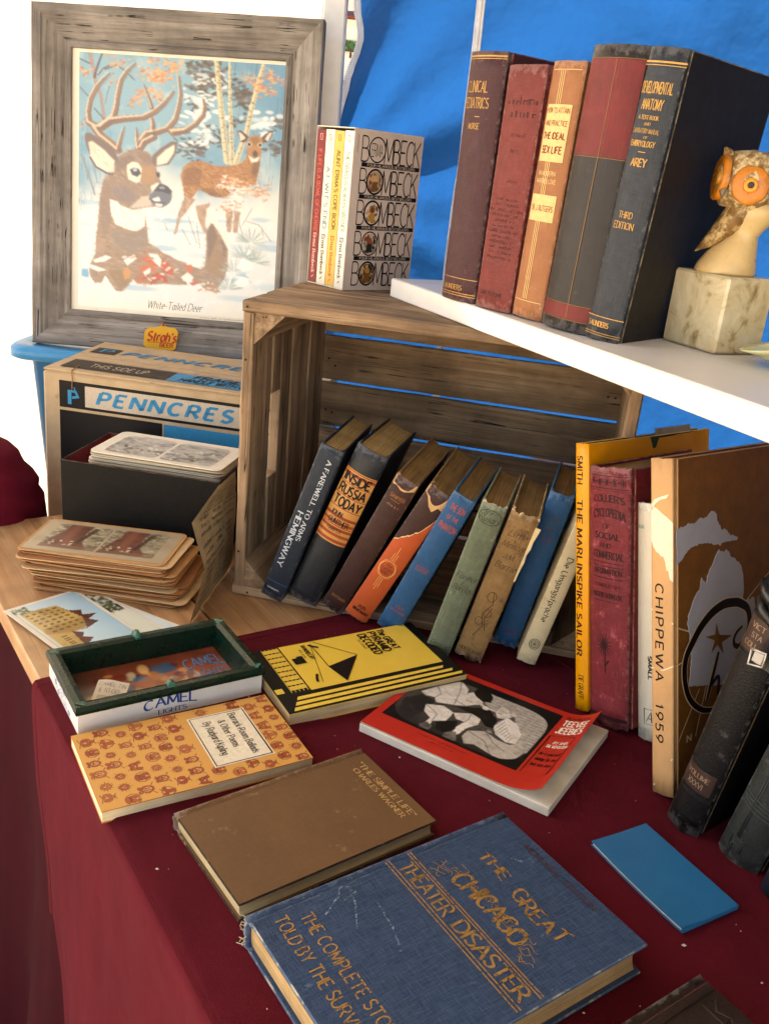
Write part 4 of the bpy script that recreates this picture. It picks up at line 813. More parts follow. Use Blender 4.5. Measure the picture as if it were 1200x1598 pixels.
# ================================================================== books
class Book: pass
def flatM(P):
    """a book lying flat, front cover up: thickness runs up, spine on local -x"""
    return Matrix.Translation(P[:3])@Matrix.Rotation(P[3],4,'Z')@Matrix(((0,1,0,0),(0,0,1,0),(1,0,0,0),(0,0,0,1)))
def book(name,label,dims,cover,P=None,mat=None,bulge=.12,t=.0026,sq=.003,pages=None,worn=None,fray=.0006,spine_mat=None,group=None,boards=None,cat='book',headband=None):
    w,d,h=dims; bk=Book(); bk.w,bk.d,bk.h=w,d,h
    r=empty(name,label,cat,P[:3],(P[5],P[4],P[3]),group) if mat is None else empty(name,label,cat,mat=mat,group=group)
    bk.root=r; bg=bulge*w; y0=-d/2+bg; sm=spine_mat or cover; worn=worn or cover; boards=boards or cover
    prof=lambda s: y0-bg*(1-abs(s)**2.3)
    # spine shell with joint grooves
    S=[-1+2*i/16 for i in range(17)]
    outer=[(-w/2,y0+.0075),(-w/2+.0022,y0+.0045),(-w/2+.0002,y0+.0012)]+[(s*(w/2),prof(s)) for s in S]+[(w/2-.0002,y0+.0012),(w/2-.0022,y0+.0045),(w/2,y0+.0075)]
    inner=[(x*(1-2*.0019/w),y+.0019) for x,y in outer]
    rd=random.Random(hash(name)%999+int(w*1e5)); nzs=14
    ring=outer+inner[::-1]; ring.append(ring[0]); P_=[]
    for k in range(nzs+1):
        z=h*k/nzs; row=[]
        for i,(x,y) in enumerate(ring):
            dz_=fray*1.6*(nz(i*.55+w*900+k,k*3.1)+.6*nz(i*1.3,w*700+k,5)) if k in (0,nzs) else 0; row.append((x+rd.uniform(-1,1)*1e-5,y+rd.uniform(-1,1)*.00012*(0<k<nzs)*0,z+dz_))
        P_.append(row)
    m=MB(); m.grid(P_,0)
    for q,rv in ((P_[0],0),(P_[-1],1)):
        n=len(outer)
        for i in range(n-1): m.add([q[i],q[i+1],q[2*n-2-i],q[2*n-1-i]],[(0,1,2,3)],1)
    bk.spine=m.build('spine',[sm,worn],r)
    me=bk.spine.data; at=me.attributes.new('rub','FLOAT','POINT')
    at.data.foreach_set('value',[max(1 if (v.co.z<h*.01 or v.co.z>h*.99) else 0, max(0,(abs(v.co.x)/(w/2)-.80)/.2)*.75) for v in me.vertices])
    for s,nm in ((1,'front_board'),(-1,'back_board')):
        m=MB(); a=(w/2-t) if s>0 else -w/2; m.box((a,y0+.0062,0),(a+t,d/2,h),0,.0010,1); o=m.build(nm,[boards,worn],r)
        if s>0: bk.front=o
        else: bk.back=o
    pg=pages or PAGES(); x1=w/2-t-.0002; Q=[]; nn=8
    for i in range(nn+1):
        s=-1+2*i/nn; Q.append((s*x1, d/2-sq-.0035*(1-s*s)*min(1,w/.03)))
    poly=[(-x1,y0+.0035)]+Q+[(x1,y0+.0035)]+[(s*x1,prof(s)+.0032) for s in (.6,0,-.6)]
    m=MB(); m.prism(poly,sq,h-sq,2); bk.pages=m.build('page_block',pg,r)
    if headband:
        m=MB(); m.tube([(-x1*.95,prof(.9)+.005,h-sq),(0,prof(0)+.0045,h-sq+.0008),(x1*.95,prof(.9)+.005,h-sq)],.0012,6); m.build('headband',headband,r)
    bk.S=lambda u,v,hh:(u,prof(max(-1,min(1,u/(w/2))))-hh,v)
    bk.F=lambda u,v,hh:(w/2+hh,u,v)
    bk.B=lambda u,v,hh:(-w/2-hh,-u,v)
    return bk
def paperback(name,label,dims,covermat,spinemat=None,P=None,mat=None,pages=None,group=None,boards=None,cat='paperback'):
    w,d,h=dims; bk=Book(); bk.w,bk.d,bk.h=w,d,h
    r=empty(name,label,cat,P[:3],(P[5],P[4],P[3]),group) if mat is None else empty(name,label,cat,mat=mat,group=group)
    bk.root=r; c=.0006
    m=MB(); m.box((w/2-c,-d/2+.0004,0),(w/2,d/2,h)); bk.front=m.build('front_cover',covermat,r)
    m=MB(); m.box((-w/2,-d/2+.0004,0),(-w/2+c,d/2,h)); m.build('back_cover',covermat,r)
    m=MB(); m.box((-w/2,-d/2,0),(w/2,-d/2+.0004,h),0); bk.spine=m.build('spine',spinemat or covermat,r)
    m=MB(); m.box((-w/2+c,-d/2+.0005,.0005),(w/2-c-.0001,d/2-.0006,h-.0005)); m.build('page_block',pages or PAGES('#e9e0cc','#c9b898'),r)
    bk.S=lambda u,v,hh:(u,-d/2-hh,v); bk.F=lambda u,v,hh:(w/2+hh,u,v); bk.B=lambda u,v,hh:(-w/2-hh,-u,v)
    return bk
GOLD=INK('#b8925a',.42,.45,.2,.26); GOLDW=INK('#b8935a',.45,.4,.2,.36); DKINK=INK('#2a1a16',.6); 
OLDP=PAGES('#a98757','#5b4024'); MIDP=PAGES('#c9ac78','#84613a'); LTP=PAGES('#e4d6b8','#b39a70')
# ---------------- on the shelf
b=book('tall_book','dark plum medical book with gilt title at the left end of the white shelf',(.0523,.16,.2467),M('#4d232b',.55,.15,40,threads=.15,wear='#6b4248',wth=.68),(.1132,1.0754,.391,-.8502,.0164,-.0021),worn=M('#6b2f3a',.8,wear='#8a5a5c',wth=.5))
S=b.S; g=Ink(S)
g.text('CLINICAL',(-.022,.209,.009,.219),'serif').text('PEDIATRICS',(-.0245,.194,.0125,.2035),'serif').text('MORSE',(-.012,.174,.004,.1795),'serif').rect(-.004,.1855,.003,.1862).text('SAUNDERS',(-.023,.0115,.009,.0165),'serif').rect(-.026,.0235,.026,.0242).rect(-.026,.0080,.026,.0087).rect(-.026,.0055,.026,.0062).rect(-.026,.2395,.026,.2402).rect(-.026,.2415,.026,.243); g.build('lettering',GOLD,b.spine)
b=book('tall_book','faded brick red book with dark worn lettering, second on the white shelf',(.0535,.155,.2322),M('#7d3a36',.65,.15,35,threads=.12,wear='#93544c',wth=.66),(.1513,1.0181,.391,-.925,.0187,-.0108),worn=M('#9a5a50',.8),bulge=.05)
S=b.S; g=Ink(S); g.smudge((-.020,.183,.022,.206),2,.9,2).smudge((-.012,.166,.016,.173),1,.9,3).smudge((-.006,.152,.006,.158),1,.9,5).smudge((-.004,.124,.010,.129),1,.9,6).smudge((-.024,.05,.024,.112),12,.85,4).text('GREYSTONE',(-.020,.0135,.014,.0175),'sans'); g.build('lettering',INK('#4b2a2c',.7,worn=.30),b.spine)
b=book('tall_book','slim tan orange book with cream title blocks, third on the white shelf',(.0425,.15,.2338),M('#a0704e',.6,.13,40,threads=.1,wear='#bd9068',wth=.66),(.1799,.9744,.391,-.9357,.0276,-.0149),worn=M('#c79a70',.8),bulge=.1,boards=M('#5a2a20',.6))
S=b.S; CRM=INK('#d9bd8a',.6); g=Ink(S); g.rect(-.018,.147,.0145,.197).rect(-.0185,.093,.0150,.1172)
for x in (-.0055,-.0030,-.0005): g.rect(x-.0004,.0185,x+.0004,.0935,2).rect(x-.0004,.1172,x+.0004,.1475,2).rect(x-.0004,.197,x+.0004,.226,2)
g.rect(-.018,.2262,.018,.2268); g.rect(-.018,.0165,.018,.0171); g.text('IN MODERN',(-.0135,.1345,.009,.1385),'sans').text('MARRIED LOVE',(-.0155,.1275,.011,.1315),'sans'); g.build('title_panel',CRM,b.spine)
g=Ink(S,.0006); g.text('HOW TO ATTAIN',(-.0165,.1895,.0130,.1940),'sans').text('AND PRACTICE',(-.0165,.1785,.0130,.1830),'sans').text('THE IDEAL',(-.0165,.167,.0130,.1725),'bold').text('SEX LIFE',(-.015,.1545,.0115,.1605),'bold').text('DR. J. RUTGERS',(-.016,.1025,.0130,.1075),'sans'); g.build('lettering',INK('#8a4a2a'),b.spine)
b=book('tall_book','thick dark book with large dull red spine panel, fourth on the white shelf',(.0613,.16,.2433),M('#2c2527',.5,.2,40,spec=.45,wear='#4b4244',wth=.68),(.2087,.9266,.391,-.8661,.0392,-.0167),worn=M('#4a3c38',.8),bulge=.14)
S=b.S; DR=M('#7c2a2c',.5,.2,50,wear='#93524a',wth=.7); Ink(S).rect(-.0295,.154,.0295,.2322,14).build('spine_panel',DR,b.spine); Ink(S).rect(-.0295,.0108,.0295,.0240,14).build('spine_band',DR,b.spine)
g=Ink(S,.0006); g.rect(-.0295,.1528,.0295,.1534).rect(-.0295,.0243,.0295,.0248).rect(-.0295,.0100,.0295,.0105).rect(-.0295,.2326,.0295,.2331).rect(.0045,.012,.0052,.232,2); g.build('gilt_rules',INK('#8a6a44',.45,.4),b.spine)
b=book('tall_book','blackish blue anatomy book with gilt title beside the owl bookend',(.0345,.185,.2410),M('#232e3b',.5,.2,40,threads=.2,spec=.4,wear='#3f4a56',wth=.68),(.2405,.907,.391,-.733,.07,.0),worn=M('#5a5046',.85,wear='#8a7a64',wth=.5),boards=M('#1c1516',.6,.2,30,threads=.1))
S=b.S; g=Ink(S); L=[('DEVELOPMENTAL',-.0165,.0125,.2065,.2145,'sbold'),('ANATOMY',-.0125,.0075,.194,.2015,'sbold'),('A TEXT-BOOK',-.0130,.0065,.1862,.1892,'sbold'),('AND',-.0055,.0005,.1815,.1838,'serif'),('LABORATORY MANUAL',-.0155,.0095,.1755,.179,'serif'),('OF',-.003,.001,.1712,.1732,'serif'),('EMBRYOLOGY',-.0145,.0085,.1652,.1695,'sbold'),('AREY',-.0095,.0050,.1495,.1555,'sbold'),('THIRD',-.0095,.0040,.107,.1122,'serif'),('EDITION',-.0125,.0070,.098,.1035,'serif'),('SAUNDERS',-.0155,.0060,.012,.0165,'sbold')]
for s,a,c_,v0,v1,st in L: g.text(s,(a,v0,c_,v1),st)
g.rect(-.005,.1605,.002,.1611).rect(-.0185,.0205,.0185,.0212).rect(-.0185,.0062,.0185,.0068).rect(-.0185,.0042,.0185,.0048).rect(-.0185,.2270,.0185,.2276).rect(-.0185,.2290,.0185,.2305); g.build('lettering',GOLD,b.spine)
# ---------------- boxed set on the crate
bc=(-.0654,1.2594,.3674,-.8175,.0033,-.0076); bx=root('book_slipcase','grey cardboard slipcase with repeated black title, on the crate top','slipcase',bc)
w,d,h=.0764,.1153,.194; c_=.0012; GC=M('#cdbeb6',.6,.06,30,bm=.0001); WC=M('#e9e4d8',.6,.04)
for a,bb,nm in (((w/2-c_,-d/2,0),(w/2,d/2,h),'side_wall'),((-w/2,-d/2,0),(-w/2+c_,d/2,h),'side_wall'),((-w/2+c_,d/2-c_,0),(w/2-c_,d/2,h),'rear_wall'),((-w/2+c_,-d/2,0),(w/2-c_,d/2-c_,c_),'floor_panel'),((-w/2+c_,-d/2,h-c_),(w/2-c_,d/2-c_,h),'top_panel')):
    m=MB(); m.box(a,bb,0,.0004); m.build(nm,GC if nm=='side_wall' else WC,bx)
SF=lambda u,v,hh:(w/2+hh,u,v); BK=INK('#140f10',.5); ART={'w':.62,'thin':.55,'nib':0,'serif':0,'sl':0}
g=Ink(SF); gw=Ink(SF,.0006); gc=[]
for i in range(5):
    v1=.1862-i*.0375; v0=v1-.0292
    g.text('B',(-.0445,v0,-.0325,v1),ART); cx,cy=-.0195,(v0+v1)/2; g.ring(cx,cy,.0132,.0145,.0017 if i in(0,3) else .0024)
    g.text('MBECK',(-.0070,v0-.0005,.0535,v1-.0005),dict(w=.85,thin=.7,nib=0,serif=0,sl=0),track=.6)
    if i<4: g.rect(-.0435,v0-.0062,.0545,v0-.0012,2); gw.text('FOUR HILARIOUS BESTSELLERS',(-.034,v0-.0052,.046,v0-.0022),'sans')
    if i==0: gc.append((i,cx,cy))
    else:
        cv=Canvas(26,28,('','#b39a86','#cfc2b4','#b8aa9c','#5a4632')[i]); cc=[('#7a5a38','#c7a070','#3f5a44','#8f3f2a'),('#b98a3a','#7a4a2a','#3a3a3a','#d9cfc0'),('#2a2420','#9a4a2a','#6b4a2a','#3f5a3a'),('#8a5a2a','#b58a4a','#2a2018','#d0b080')][i-1]
        cv.speck((.1,.15,.9,.95),40,cc,.11,i+20); cv.ell(.5,.35,.16,.16,cc[1],1); cv.poly([(.35,.5),(.65,.5),(.75,.9),(.25,.9)],cc[0],1); mk=((cv.X-.5)**2+(cv.Y-.5)**2)<.25
        cv.mesh('vignette',SF,(cx-.012,cy-.0132,cx+.012,cy+.0132),VCOL(.6),bx,.0003,mk)
g.text('ERMA',(-.0285,.1635,-.0105,.1785),dict(w=.8,thin=.7,nib=0,serif=0,sl=0),track=.5); g.text('FOUR HILARIOUS BESTSELLERS',(-.0525,.166,-.0505,.187),'light',90); g.build('title_print',BK,bx); gw.build('band_lettering',INK('#c8b8ac'),bx)
xs=[-.0368,-.0198,-.0008,.0178,.0366]; SPC=['#8c2f38','#e6dfd0','#e3bd6c','#e8e4da']
SPL=['red paperback at the open left end of the slipcase','cream paperback second from left inside the slipcase','yellow paperback third from left inside the slipcase','white paperback nearest the printed slipcase wall']
TT=[("IF LIFE IS A BOWL OF CHERRIES",'Erma Bombeck','#d86a4a','#e8b8a8'),("AT WIT'S END",'Erma Bombeck','#5a8a9a','#4a3a34'),("AUNT ERMA'S COPE BOOK",'Erma Bombeck','#8a7a3a','#d0702a'),("THE GRASS IS ALWAYS GREENER",'Erma Bombeck','#7a9a7a','#6a6a6a')]
for i in range(4):
    ww=xs[i+1]-xs[i]-.0012; cxx=(xs[i]+xs[i+1])/2; mt=Matrix.Translation(bc[:3])@Euler((bc[5],bc[4],bc[3])).to_matrix().to_4x4()@Matrix.Translation((cxx,-.0012,.0016))
    b=paperback('boxed_paperback',SPL[i],(ww,.1105,.1875+.001*(i%2)),M(SPC[i],.5,.05,bm=.0001),mat=mt,group='paperbacks in the slipcase')
    Ink(b.S,.0003).text(TT[i][0],(-.0035,.07 if i else .06,.0035,.165 if i!=1 else .145),'bold' if i==2 else 'sans',-90).build('lettering',INK(TT[i][2]),b.spine)
    g=Ink(b.S,.0003).text(TT[i][1],(-.0028,.012,.0028,.062),'slab',-90); g.outline(-.002,.176,.002,.183,.0007); g.line([(-.002,.006),(.002,.009)],.001); g.build('lettering',INK(TT[i][3]),b.spine)
# ---------------- leaning in the crate
CG='books leaning in the crate'
b=book('leaning_book','navy book with white vertical lettering, first at the left in the crate',(.0282,.128,.2154),M('#23303f',.55,.15,40,threads=.15,wear='#3a4754',wth=.7),(-.1153,1.0737,.0174-.003,-.2116,.3112,.0236),pages=MIDP,bulge=.05,worn=M('#3d4850',.8))
g=Ink(b.S); g.text('A FAREWELL TO ARMS',(.0008,.088,.0062,.199),'serif',-90).text('HEMINGWAY',(-.0090,.046,-.0022,.124),'serif',-90).text('SCRIBNERS',(-.0095,.0118,.006,.0138),'sans'); g.build('lettering',INK('#c5ccd2',.5),b.spine)
Ink(b.S,.0004).rect(-.0135,.0225,.0135,.0233).build('rule',INK('#2f6a96'),b.spine)
b=book('leaning_book','thick navy book with orange striped title panel in the crate',(.0395,.1289,.218),M('#262b33',.5,.15,40,threads=.12,spec=.4,wear='#3d434b',wth=.7),(-.0761,1.0689,.0188-.003,-.257,.3506,.0062),pages=MIDP,bulge=.16)
g=Ink(b.S); g.rect(-.0195,.0905,.0195,.187,12); g.build('title_panel',M('#cf9c62',.55,.1,60,bm=.0001),b.spine)
g=Ink(b.S,.0006); 
for i in range(12):
    v=.0925+i*.0079
    if i not in (5,6,7,8,9,10): g.rect(-.0195,v,.0195,v+.0038)
for v in (.1850,.1690,.1530,.1365,.1245,.1135): g.rect(-.0195,v,.0195,v+.0011)
g.build('stripes',INK('#a8502e',.55),b.spine)
g=Ink(b.S,.0008); g.text('INSIDE',(-.0165,.1715,.0165,.1825),'bold').text('RUSSIA',(-.0165,.1555,.0165,.1670),'bold').text('TODAY',(-.0165,.1390,.0175,.1505),'bold').text('JOHN',(-.0135,.1265,.001,.1322),'sbold').text('GUNTHER',(-.0125,.1155,.0135,.1222),'sbold').text('HARPER',(-.0095,.106,.0085,.1108),'serif'); g.build('lettering',INK('#1a1614'),b.spine)
def tornjacket(b,poly,colr,z=.0009):
    m=MB(); n=len(poly); F=[b.S(u,v,z) for u,v in poly]; m.add(F,[tuple(range(n))]); return m
BRN=M('#4a2c26',.6,.16,40,threads=.12,wear='#66443a',wth=.68)
b=book('leaning_book','plain brown book with torn bare patch at its spine top in the crate',(.0282,.1348,.2078),BRN,(-.0329,1.0651,.0189-.003,-.2784,.4192,.0939),pages=OLDP,bulge=.1,fray=.002,worn=M('#a58460',.85))
g=Ink(b.S); g.text('SAWYER',(-.0085,.1795,.0100,.1845),'sans').smudge((-.0105,.1670,.0110,.1735),1,1,7).text('WHITMAN',(-.0085,.0185,.0095,.0225),'sans').rect(-.006,.1765,.006,.1771); g.build('lettering',INK('#a9744a',.5),b.spine)
g=Ink(b.S,.0006); g.fill([(-.0138,.2070),(.0138,.2070),(.0135,.1985),(.009,.196),(.004,.193),(-.001,.1925),(-.0075,.1955),(-.0125,.194),(-.0138,.197)]); g.build('bare_patch',M('#cda77c',.85,.15,60),b.spine)
b=book('leaning_book','brown book in a torn orange jacket with an oval emblem in the crate',(.0299,.1326,.2056),BRN,(-.0056,1.0489,.0177-.003,-.237,.4524,.0862),pages=OLDP,bulge=.1,fray=.002,worn=M('#a58460',.85))
g=Ink(b.S,.0007); tz=[(-.0148,.0015)]+[(.0148,.0015),(.0148,.173),(.0125,.168),(.0105,.160),(.007,.157),(.0065,.149),(.003,.146),(-.001,.139),(-.006,.135),(-.010,.128),(-.0148,.124)]; 
rows=[]; 
def tear(u): 
    P=[(-.0148,.122),(-.010,.127),(-.006,.134),(-.001,.138),(.003,.146),(.0065,.150),(.0105,.161),(.0148,.174)]
    for (a,x),(c2,y) in zip(P,P[1:]):
        if a<=u<=c2: return x+(y-x)*(u-a)/(c2-a)+.0022*nz(u*900,3)
    return .12
n=28; V=[];F=[]
for i in range(n+1): u=-.0148+.0296*i/n; V+=[(u,.0012),(u,tear(u))]
for i in range(n): F.append((2*i,2*i+2,2*i+3,2*i+1))
g.poly(V,F); g.build('torn_jacket',M('#c4633a',.55,.1,50,bm=.0001),b.spine)
V=[];F=[]; g=Ink(b.S,.0008)
for i in range(n+1): u=-.0148+.0296*i/n; V+=[(u,tear(u)-.0012-.002*abs(nz(u*300,8))),(u,tear(u)+.0002)]
for i in range(n): F.append((2*i,2*i+2,2*i+3,2*i+1))
g.poly(V,F); g.build('torn_edge',M('#e3c7a0',.85),b.spine)
g=Ink(b.S,.0009); e=INK('#e8b070',.5); oc=(-.001,.0835)
g.ring(oc[0],oc[1],.0095,.0115,.0008); g.ring(oc[0],oc[1],.0108,.0145,.0005,8)
for x in (-.0035,-.001,.0015): g.rect(x-.0003,.050-abs(x+.001)*-2,x+.0003,.069,2).rect(x-.0003,.098,x+.0003,.118-abs(x+.001)*4,2)
g.build('emblem',e,b.spine)
g=Ink(b.S,.0010); g.text('the',(-.0045,.0875,.0025,.0915),'script').text('CLASSICS',(-.0085,.0815,.0065,.0855),'sans').text('SERIES',(-.0065,.076,.0045,.0798),'sans').text('2125',(-.005,.0175,.005,.0215),'bold').text('WHITMAN',(-.0095,.0105,.0105,.0150),'bold'); g.build('lettering',INK('#3a2018'),b.spine)
g=Ink(b.S,.0006); g.fill([(-.0145,.2055),(.0145,.2055),(.0142,.184),(.008,.186),(.004,.178),(-.002,.182),(-.009,.192),(-.0145,.195)]); g.build('bare_patch',M('#d0aa80',.85,.15,60),b.spine)
BL=M('#1d5d84',.6,.12,40,threads=.12,wear='#4a7f9c',wth=.7)
b=book('leaning_book','bright blue book with faded red title in the middle of the crate',(.0277,.1296,.2),BL,(.0341,1.025,.0156-.003,-.2717,.3828,.0496),pages=OLDP,bulge=.1,worn=M('#3f7490',.8))
g=Ink(b.S); g.text('THE SON',(-.0085,.179,.0095,.1865),'bold').text('OF THE',(-.006,.1675,.0075,.1725),'bold').text('PHANTOM',(-.0095,.1530,.0110,.1610),'bold').text('AUTHORIZED',(-.0075,.0955,.0085,.0985),'sans').text('EDITION',(-.0065,.0915,.0075,.0945),'sans').text('2323',(-.0045,.034,.0055,.0375),'sans').text('WHITMAN',(-.0085,.0275,.0095,.0315),'sans'); g.build('lettering',INK('#a45a5c',.5),b.spine)
b=book('leaning_book','faded sage green cloth book with frayed spine in the crate',(.0281,.1259,.1927),M('#6d7561',.75,.2,35,threads=.25,wear='#9a9a80',wth=.62),(.089,.9799,.0132-.002,-.2311,.221,.0123),pages=OLDP,bulge=.09,fray=.0028,worn=M('#b9a986',.9,wear='#6d7561',wth=.5))
g=Ink(b.S); g.text('The',(-.0085,.1805,.001,.1855),'script').text('Rosary',(-.0110,.1720,.0115,.1795),'script').text('Florence',(-.0110,.0985,.0115,.1055),'script').text('L.',(-.0025,.0915,.0035,.0965),'script').text('Barclay',(-.0105,.0835,.0115,.0905),'script').text('Grosset',(-.0115,.0085,.0120,.0145),'script').ring(0,.1775,.0125,.0085,.0006); g.build('lettering',INK('#33342a',.6),b.spine)
b=book('leaning_book','stained tan cloth book with ragged spine top in the crate',(.0319,.1261,.1868),M('#94764f',.8,.25,30,threads=.2,wear='#5f4630',wth=.6),(.123,.9774,.0127-.002,-.2093,.2183,.0257),pages=OLDP,bulge=.08,fray=.0035,worn=M('#d0b88e',.9,wear='#7a5a3a',wth=.52))
g=Ink(b.S); g.text('Little',(-.0095,.1590,.0105,.1665),'script').text('Minister',(-.0120,.1455,.0130,.1530),'script').text('J.M.',(-.0065,.1325,.0065,.1385),'script').text('Barrie',(-.0110,.1195,.0120,.1270),'script').text('HURST & CO.',(-.0125,.0085,.0130,.0125),'serif'); g.line([(-.004,.03),(.002,.045),(-.003,.06),(.004,.075),(0,.09)],.0008).line([(.006,.04),(.001,.055),(.005,.07)],.0008).ring(0,.083,.005,.006,.0007).ring(.002,.062,.004,.005,.0006).ring(-.004,.05,.004,.005,.0006); g.build('lettering',INK('#4a3222',.7),b.spine)
m=MB(); P=[]
for j in range(9):
    v=.11+j*.0085; e=.0022*nz(j*1.7,4)+.003*(j/8)**3; P.append([b.S(.0145,v,.0012),(.0172+e,b.S(.0150,v,.0)[1]-.0012,v)])
m.grid(P); m.build('peeling_edge',M('#dcc7a0',.9),b.spine)
b=book('leaning_book','blue book with dim red title, behind the cream spine in the crate',(.0275,.1247,.1971),BL,(.169,1.0089,.0134-.002,-.2393,.1888,-.0115),pages=OLDP,bulge=.1,fray=.0018,worn=M('#4a7a94',.8))
g=Ink(b.S); g.smudge((-.006,.1640,.0085,.1715),1,1,2).smudge((-.0045,.1520,.0075,.1590),1,1,3).smudge((-.0085,.1385,.0105,.1470),1,1,4).text('WHITMAN',(-.0075,.0165,.0085,.0205),'sans'); g.build('lettering',INK('#7c3e44',.5,worn=.3),b.spine)
b=book('leaning_book','slim cream book with black gothic lettering at the right end of the crate',(.022,.125,.1885),M('#d3c4a4',.7,.1,40,wear='#a98f66',wth=.64),(.1867,.9777,.0122-.002,-.1689,.2159,.0062),pages=MIDP,bulge=.1,worn=M('#b49b72',.9))
g=Ink(b.S); g.text('Die Umgangsfprache',(-.0035,.0560,.0030,.1380),'fraktur',-90); g.ring(.0008,.026,.0058,.0065,.0007).ring(.0008,.026,.004,.0046,.0006)
for a in range(8): g.line([(.0008,.026),(.0008+.004*math.cos(a*.785),.026+.0046*math.sin(a*.785))],.0005)
g.build('lettering',INK('#3a2a1c'),b.spine)
# ---------------- standing on the cloth at the right
mp=(.3082,.9043,.0015,-.8727,-.2269,-.0209)
YJ=M('#e2a024',.4,.05,30,bm=.0001,spec=.4)
b=book('standing_book','tall book in a torn yellow orange dust jacket leaning on the crate',(.0168,.212,.2828),YJ,mp,bulge=.1,t=.0022,pages=LTP,boards=M('#2f4526',.6),worn=M('#e8c27a',.6))
g=Ink(b.S); g.text('SMITH',(-.0055,.2420,.0012,.2700),dict(w=2.3,thin=1.0,nib=8,serif=.9,sl=0),-90,track=3).text('THE MARLINSPIKE SAILOR',(-.0058,.0600,.0012,.2250),dict(w=2.3,thin=1.0,nib=8,serif=.9,sl=0),-90,track=3.2).text('DE GRAFF',(-.0030,.0130,.0030,.0385),'serif',-90); g.build('lettering',INK('#3a1e0c'),b.spine)
n=40; V=[];F=[]; g=Ink(b.F,.0004)
for i in range(n+1):
    u=-.1045+.2095*i/n; top=.2826-.0018*abs(nz(u*260,1))-(.010 if -.0 <u<.006 else 0)-.003*(u>.0)*(1-u/.1); V+=[(u,.002),(u,top)]
for i in range(n): F.append((2*i,2*i+2,2*i+3,2*i+1))
g.poly(V,F); g.build('dust_jacket',YJ,b.front)
m=MB(); m.box((-.0035,.02,.2802),(-.0025,.085,.2885)); m.build('loose_card',M('#b3aaa0',.8),b.root)
b=book('standing_book','thick worn red cloth volume with black stamped lettering and sunflower',(.0505,.17,.268),M('#7c2630',.65,.2,30,threads=.22,wear='#a5525a',wth=.62),(.3142,.8644,.004,-.90,-.215,.0),bulge=.1,fray=.0025,pages=OLDP,worn=M('#8f4a44',.9,wear='#b08070',wth=.5))
S=b.S; k=1; g=Ink(S); f=lambda u:(u+.0075)*.80
for s,a,c2,v0,v1,st,ar in (("COLLIER'S",-.029,.0165,.2330,.2395,'sbold',.002),('CYCLOPEDIA',-.0295,.0178,.2165,.2245,'sbold',.0035),('OF',-.0135,-.0025,.2075,.2120,'serif',0),('SOCIAL',-.0265,.0120,.1970,.2030,'sbold',0),('AND',-.018,-.0010,.1882,.1925,'serif',0),('COMMERCIAL',-.0285,.0165,.1770,.1840,'sbold',0),('INFORMATION',-.0270,.0145,.1610,.1665,'sbold',0),('COMPILED BY',-.0255,.0125,.1475,.1508,'serif',0),('NUGENT ROBINSON',-.0280,.0140,.1365,.1415,'sbold',0)):
    g.text(s,(f(a),v0,f(c2),v1),st,arch=ar)
g.rect(f(-.03),.1725,f(.016),.1731).rect(f(-.03),.1685,f(.017),.1692).rect(f(-.03),.1565,f(.016),.1573).rect(f(-.028),.1325,f(.012),.1330)
g.rect(-.0235,.2475,.0235,.2482).rect(-.0235,.2600,.0235,.2606).rect(-.0235,.2455,.0235,.2458).rect(-.0235,.2625,.0235,.2628)
for i in range(5):
    cx=-.0185+i*.0092
    for a in range(8): g.line([(cx,.2541),(cx+.0034*math.cos(a*.785),.2541+.0042*math.sin(a*.785))],.0008)
    if i<4: g.ring(cx+.0046,.2541,.0009,.0012,.0005)
cx,cy=f(-.010),.087
for a in range(15):
    t=math.pi*2*a/15; L=.0125 if a%2 else .0105; g.fill([(cx+.0035*math.cos(t-.2),cy+.004*math.sin(t-.2)),(cx+L*math.cos(t)*.95,cy+L*1.25*math.sin(t)),(cx+.0035*math.cos(t+.2),cy+.004*math.sin(t+.2))])
g.ell(cx,cy,.0034,.004).line([(cx+.001,cy),(cx+.002,cy-.030)],.0014).line([(cx+.002,cy-.022),(cx+.006,cy-.016)],.002)
g.rect(-.0245,.0075,.0245,.0115)
g.build('stamping',INK('#3c1018',.6,var=.3,worn=.24),b.spine)
b=book('standing_book','slim white book squeezed beside the thick red volume',(.0195,.15,.2450),M('#e4ddcc',.6,.05,20,wear='#b8aa8c',wth=.7),(.3437,.8431,.0025,-.8727,-.232,.0087),bulge=.05,pages=LTP)
g=Ink(b.S); g.text('MA',(-.006,.2195,.0002,.2235),'sans').text('SELECT',(-.008,.0095,.004,.0125),'sans'); g.build('lettering',INK('#7fa896'),b.spine)
g=Ink(b.S); g.outline(-.0015,.018,.0085,.034,.0006).text('A',(.0005,.0205,.0068,.0315),'script').text('SMALL',(.0035,.066,.0075,.0905),'bold',-90); g.build('lettering',INK('#2c2a26'),b.spine)
# yearbook
TAN=M('#cfa67a',.55,.08,30,bm=.0003,bscale=700); BRZ=M('#885c2c',.5,.18,60,bm=.0007,bscale=420,spec=.25)
b=book('yearbook','tan and bronze yearbook with a silver state map on its cover',(.0225,.22,.3099),TAN,(.3632,.7721,.0025,-.871,-.2583,-.0314),bulge=.08,t=.0032,boards=BRZ,spine_mat=TAN,pages=LTP,worn=TAN)
SIL=M('#b4b3bc',.5,.06,30,bm=.0003,bscale=500,spec=.3); DKB=INK('#23120c',.4); CRL=INK('#d8bfa0',.5)
def coast(P,j=.0011,seed=1):
    rd=random.Random(seed); o=[]
    for i,(a,bq) in enumerate(P):
        c2,dq=P[(i+1)%len(P)]; L=math.hypot(c2-a,dq-bq); k=max(1,int(L/.0022))
        for q in range(k): t=q/k; o.append((a+(c2-a)*t+rd.uniform(-j,j)*(q>0),bq+(dq-bq)*t+rd.uniform(-j,j)*(q>0)))
    return o
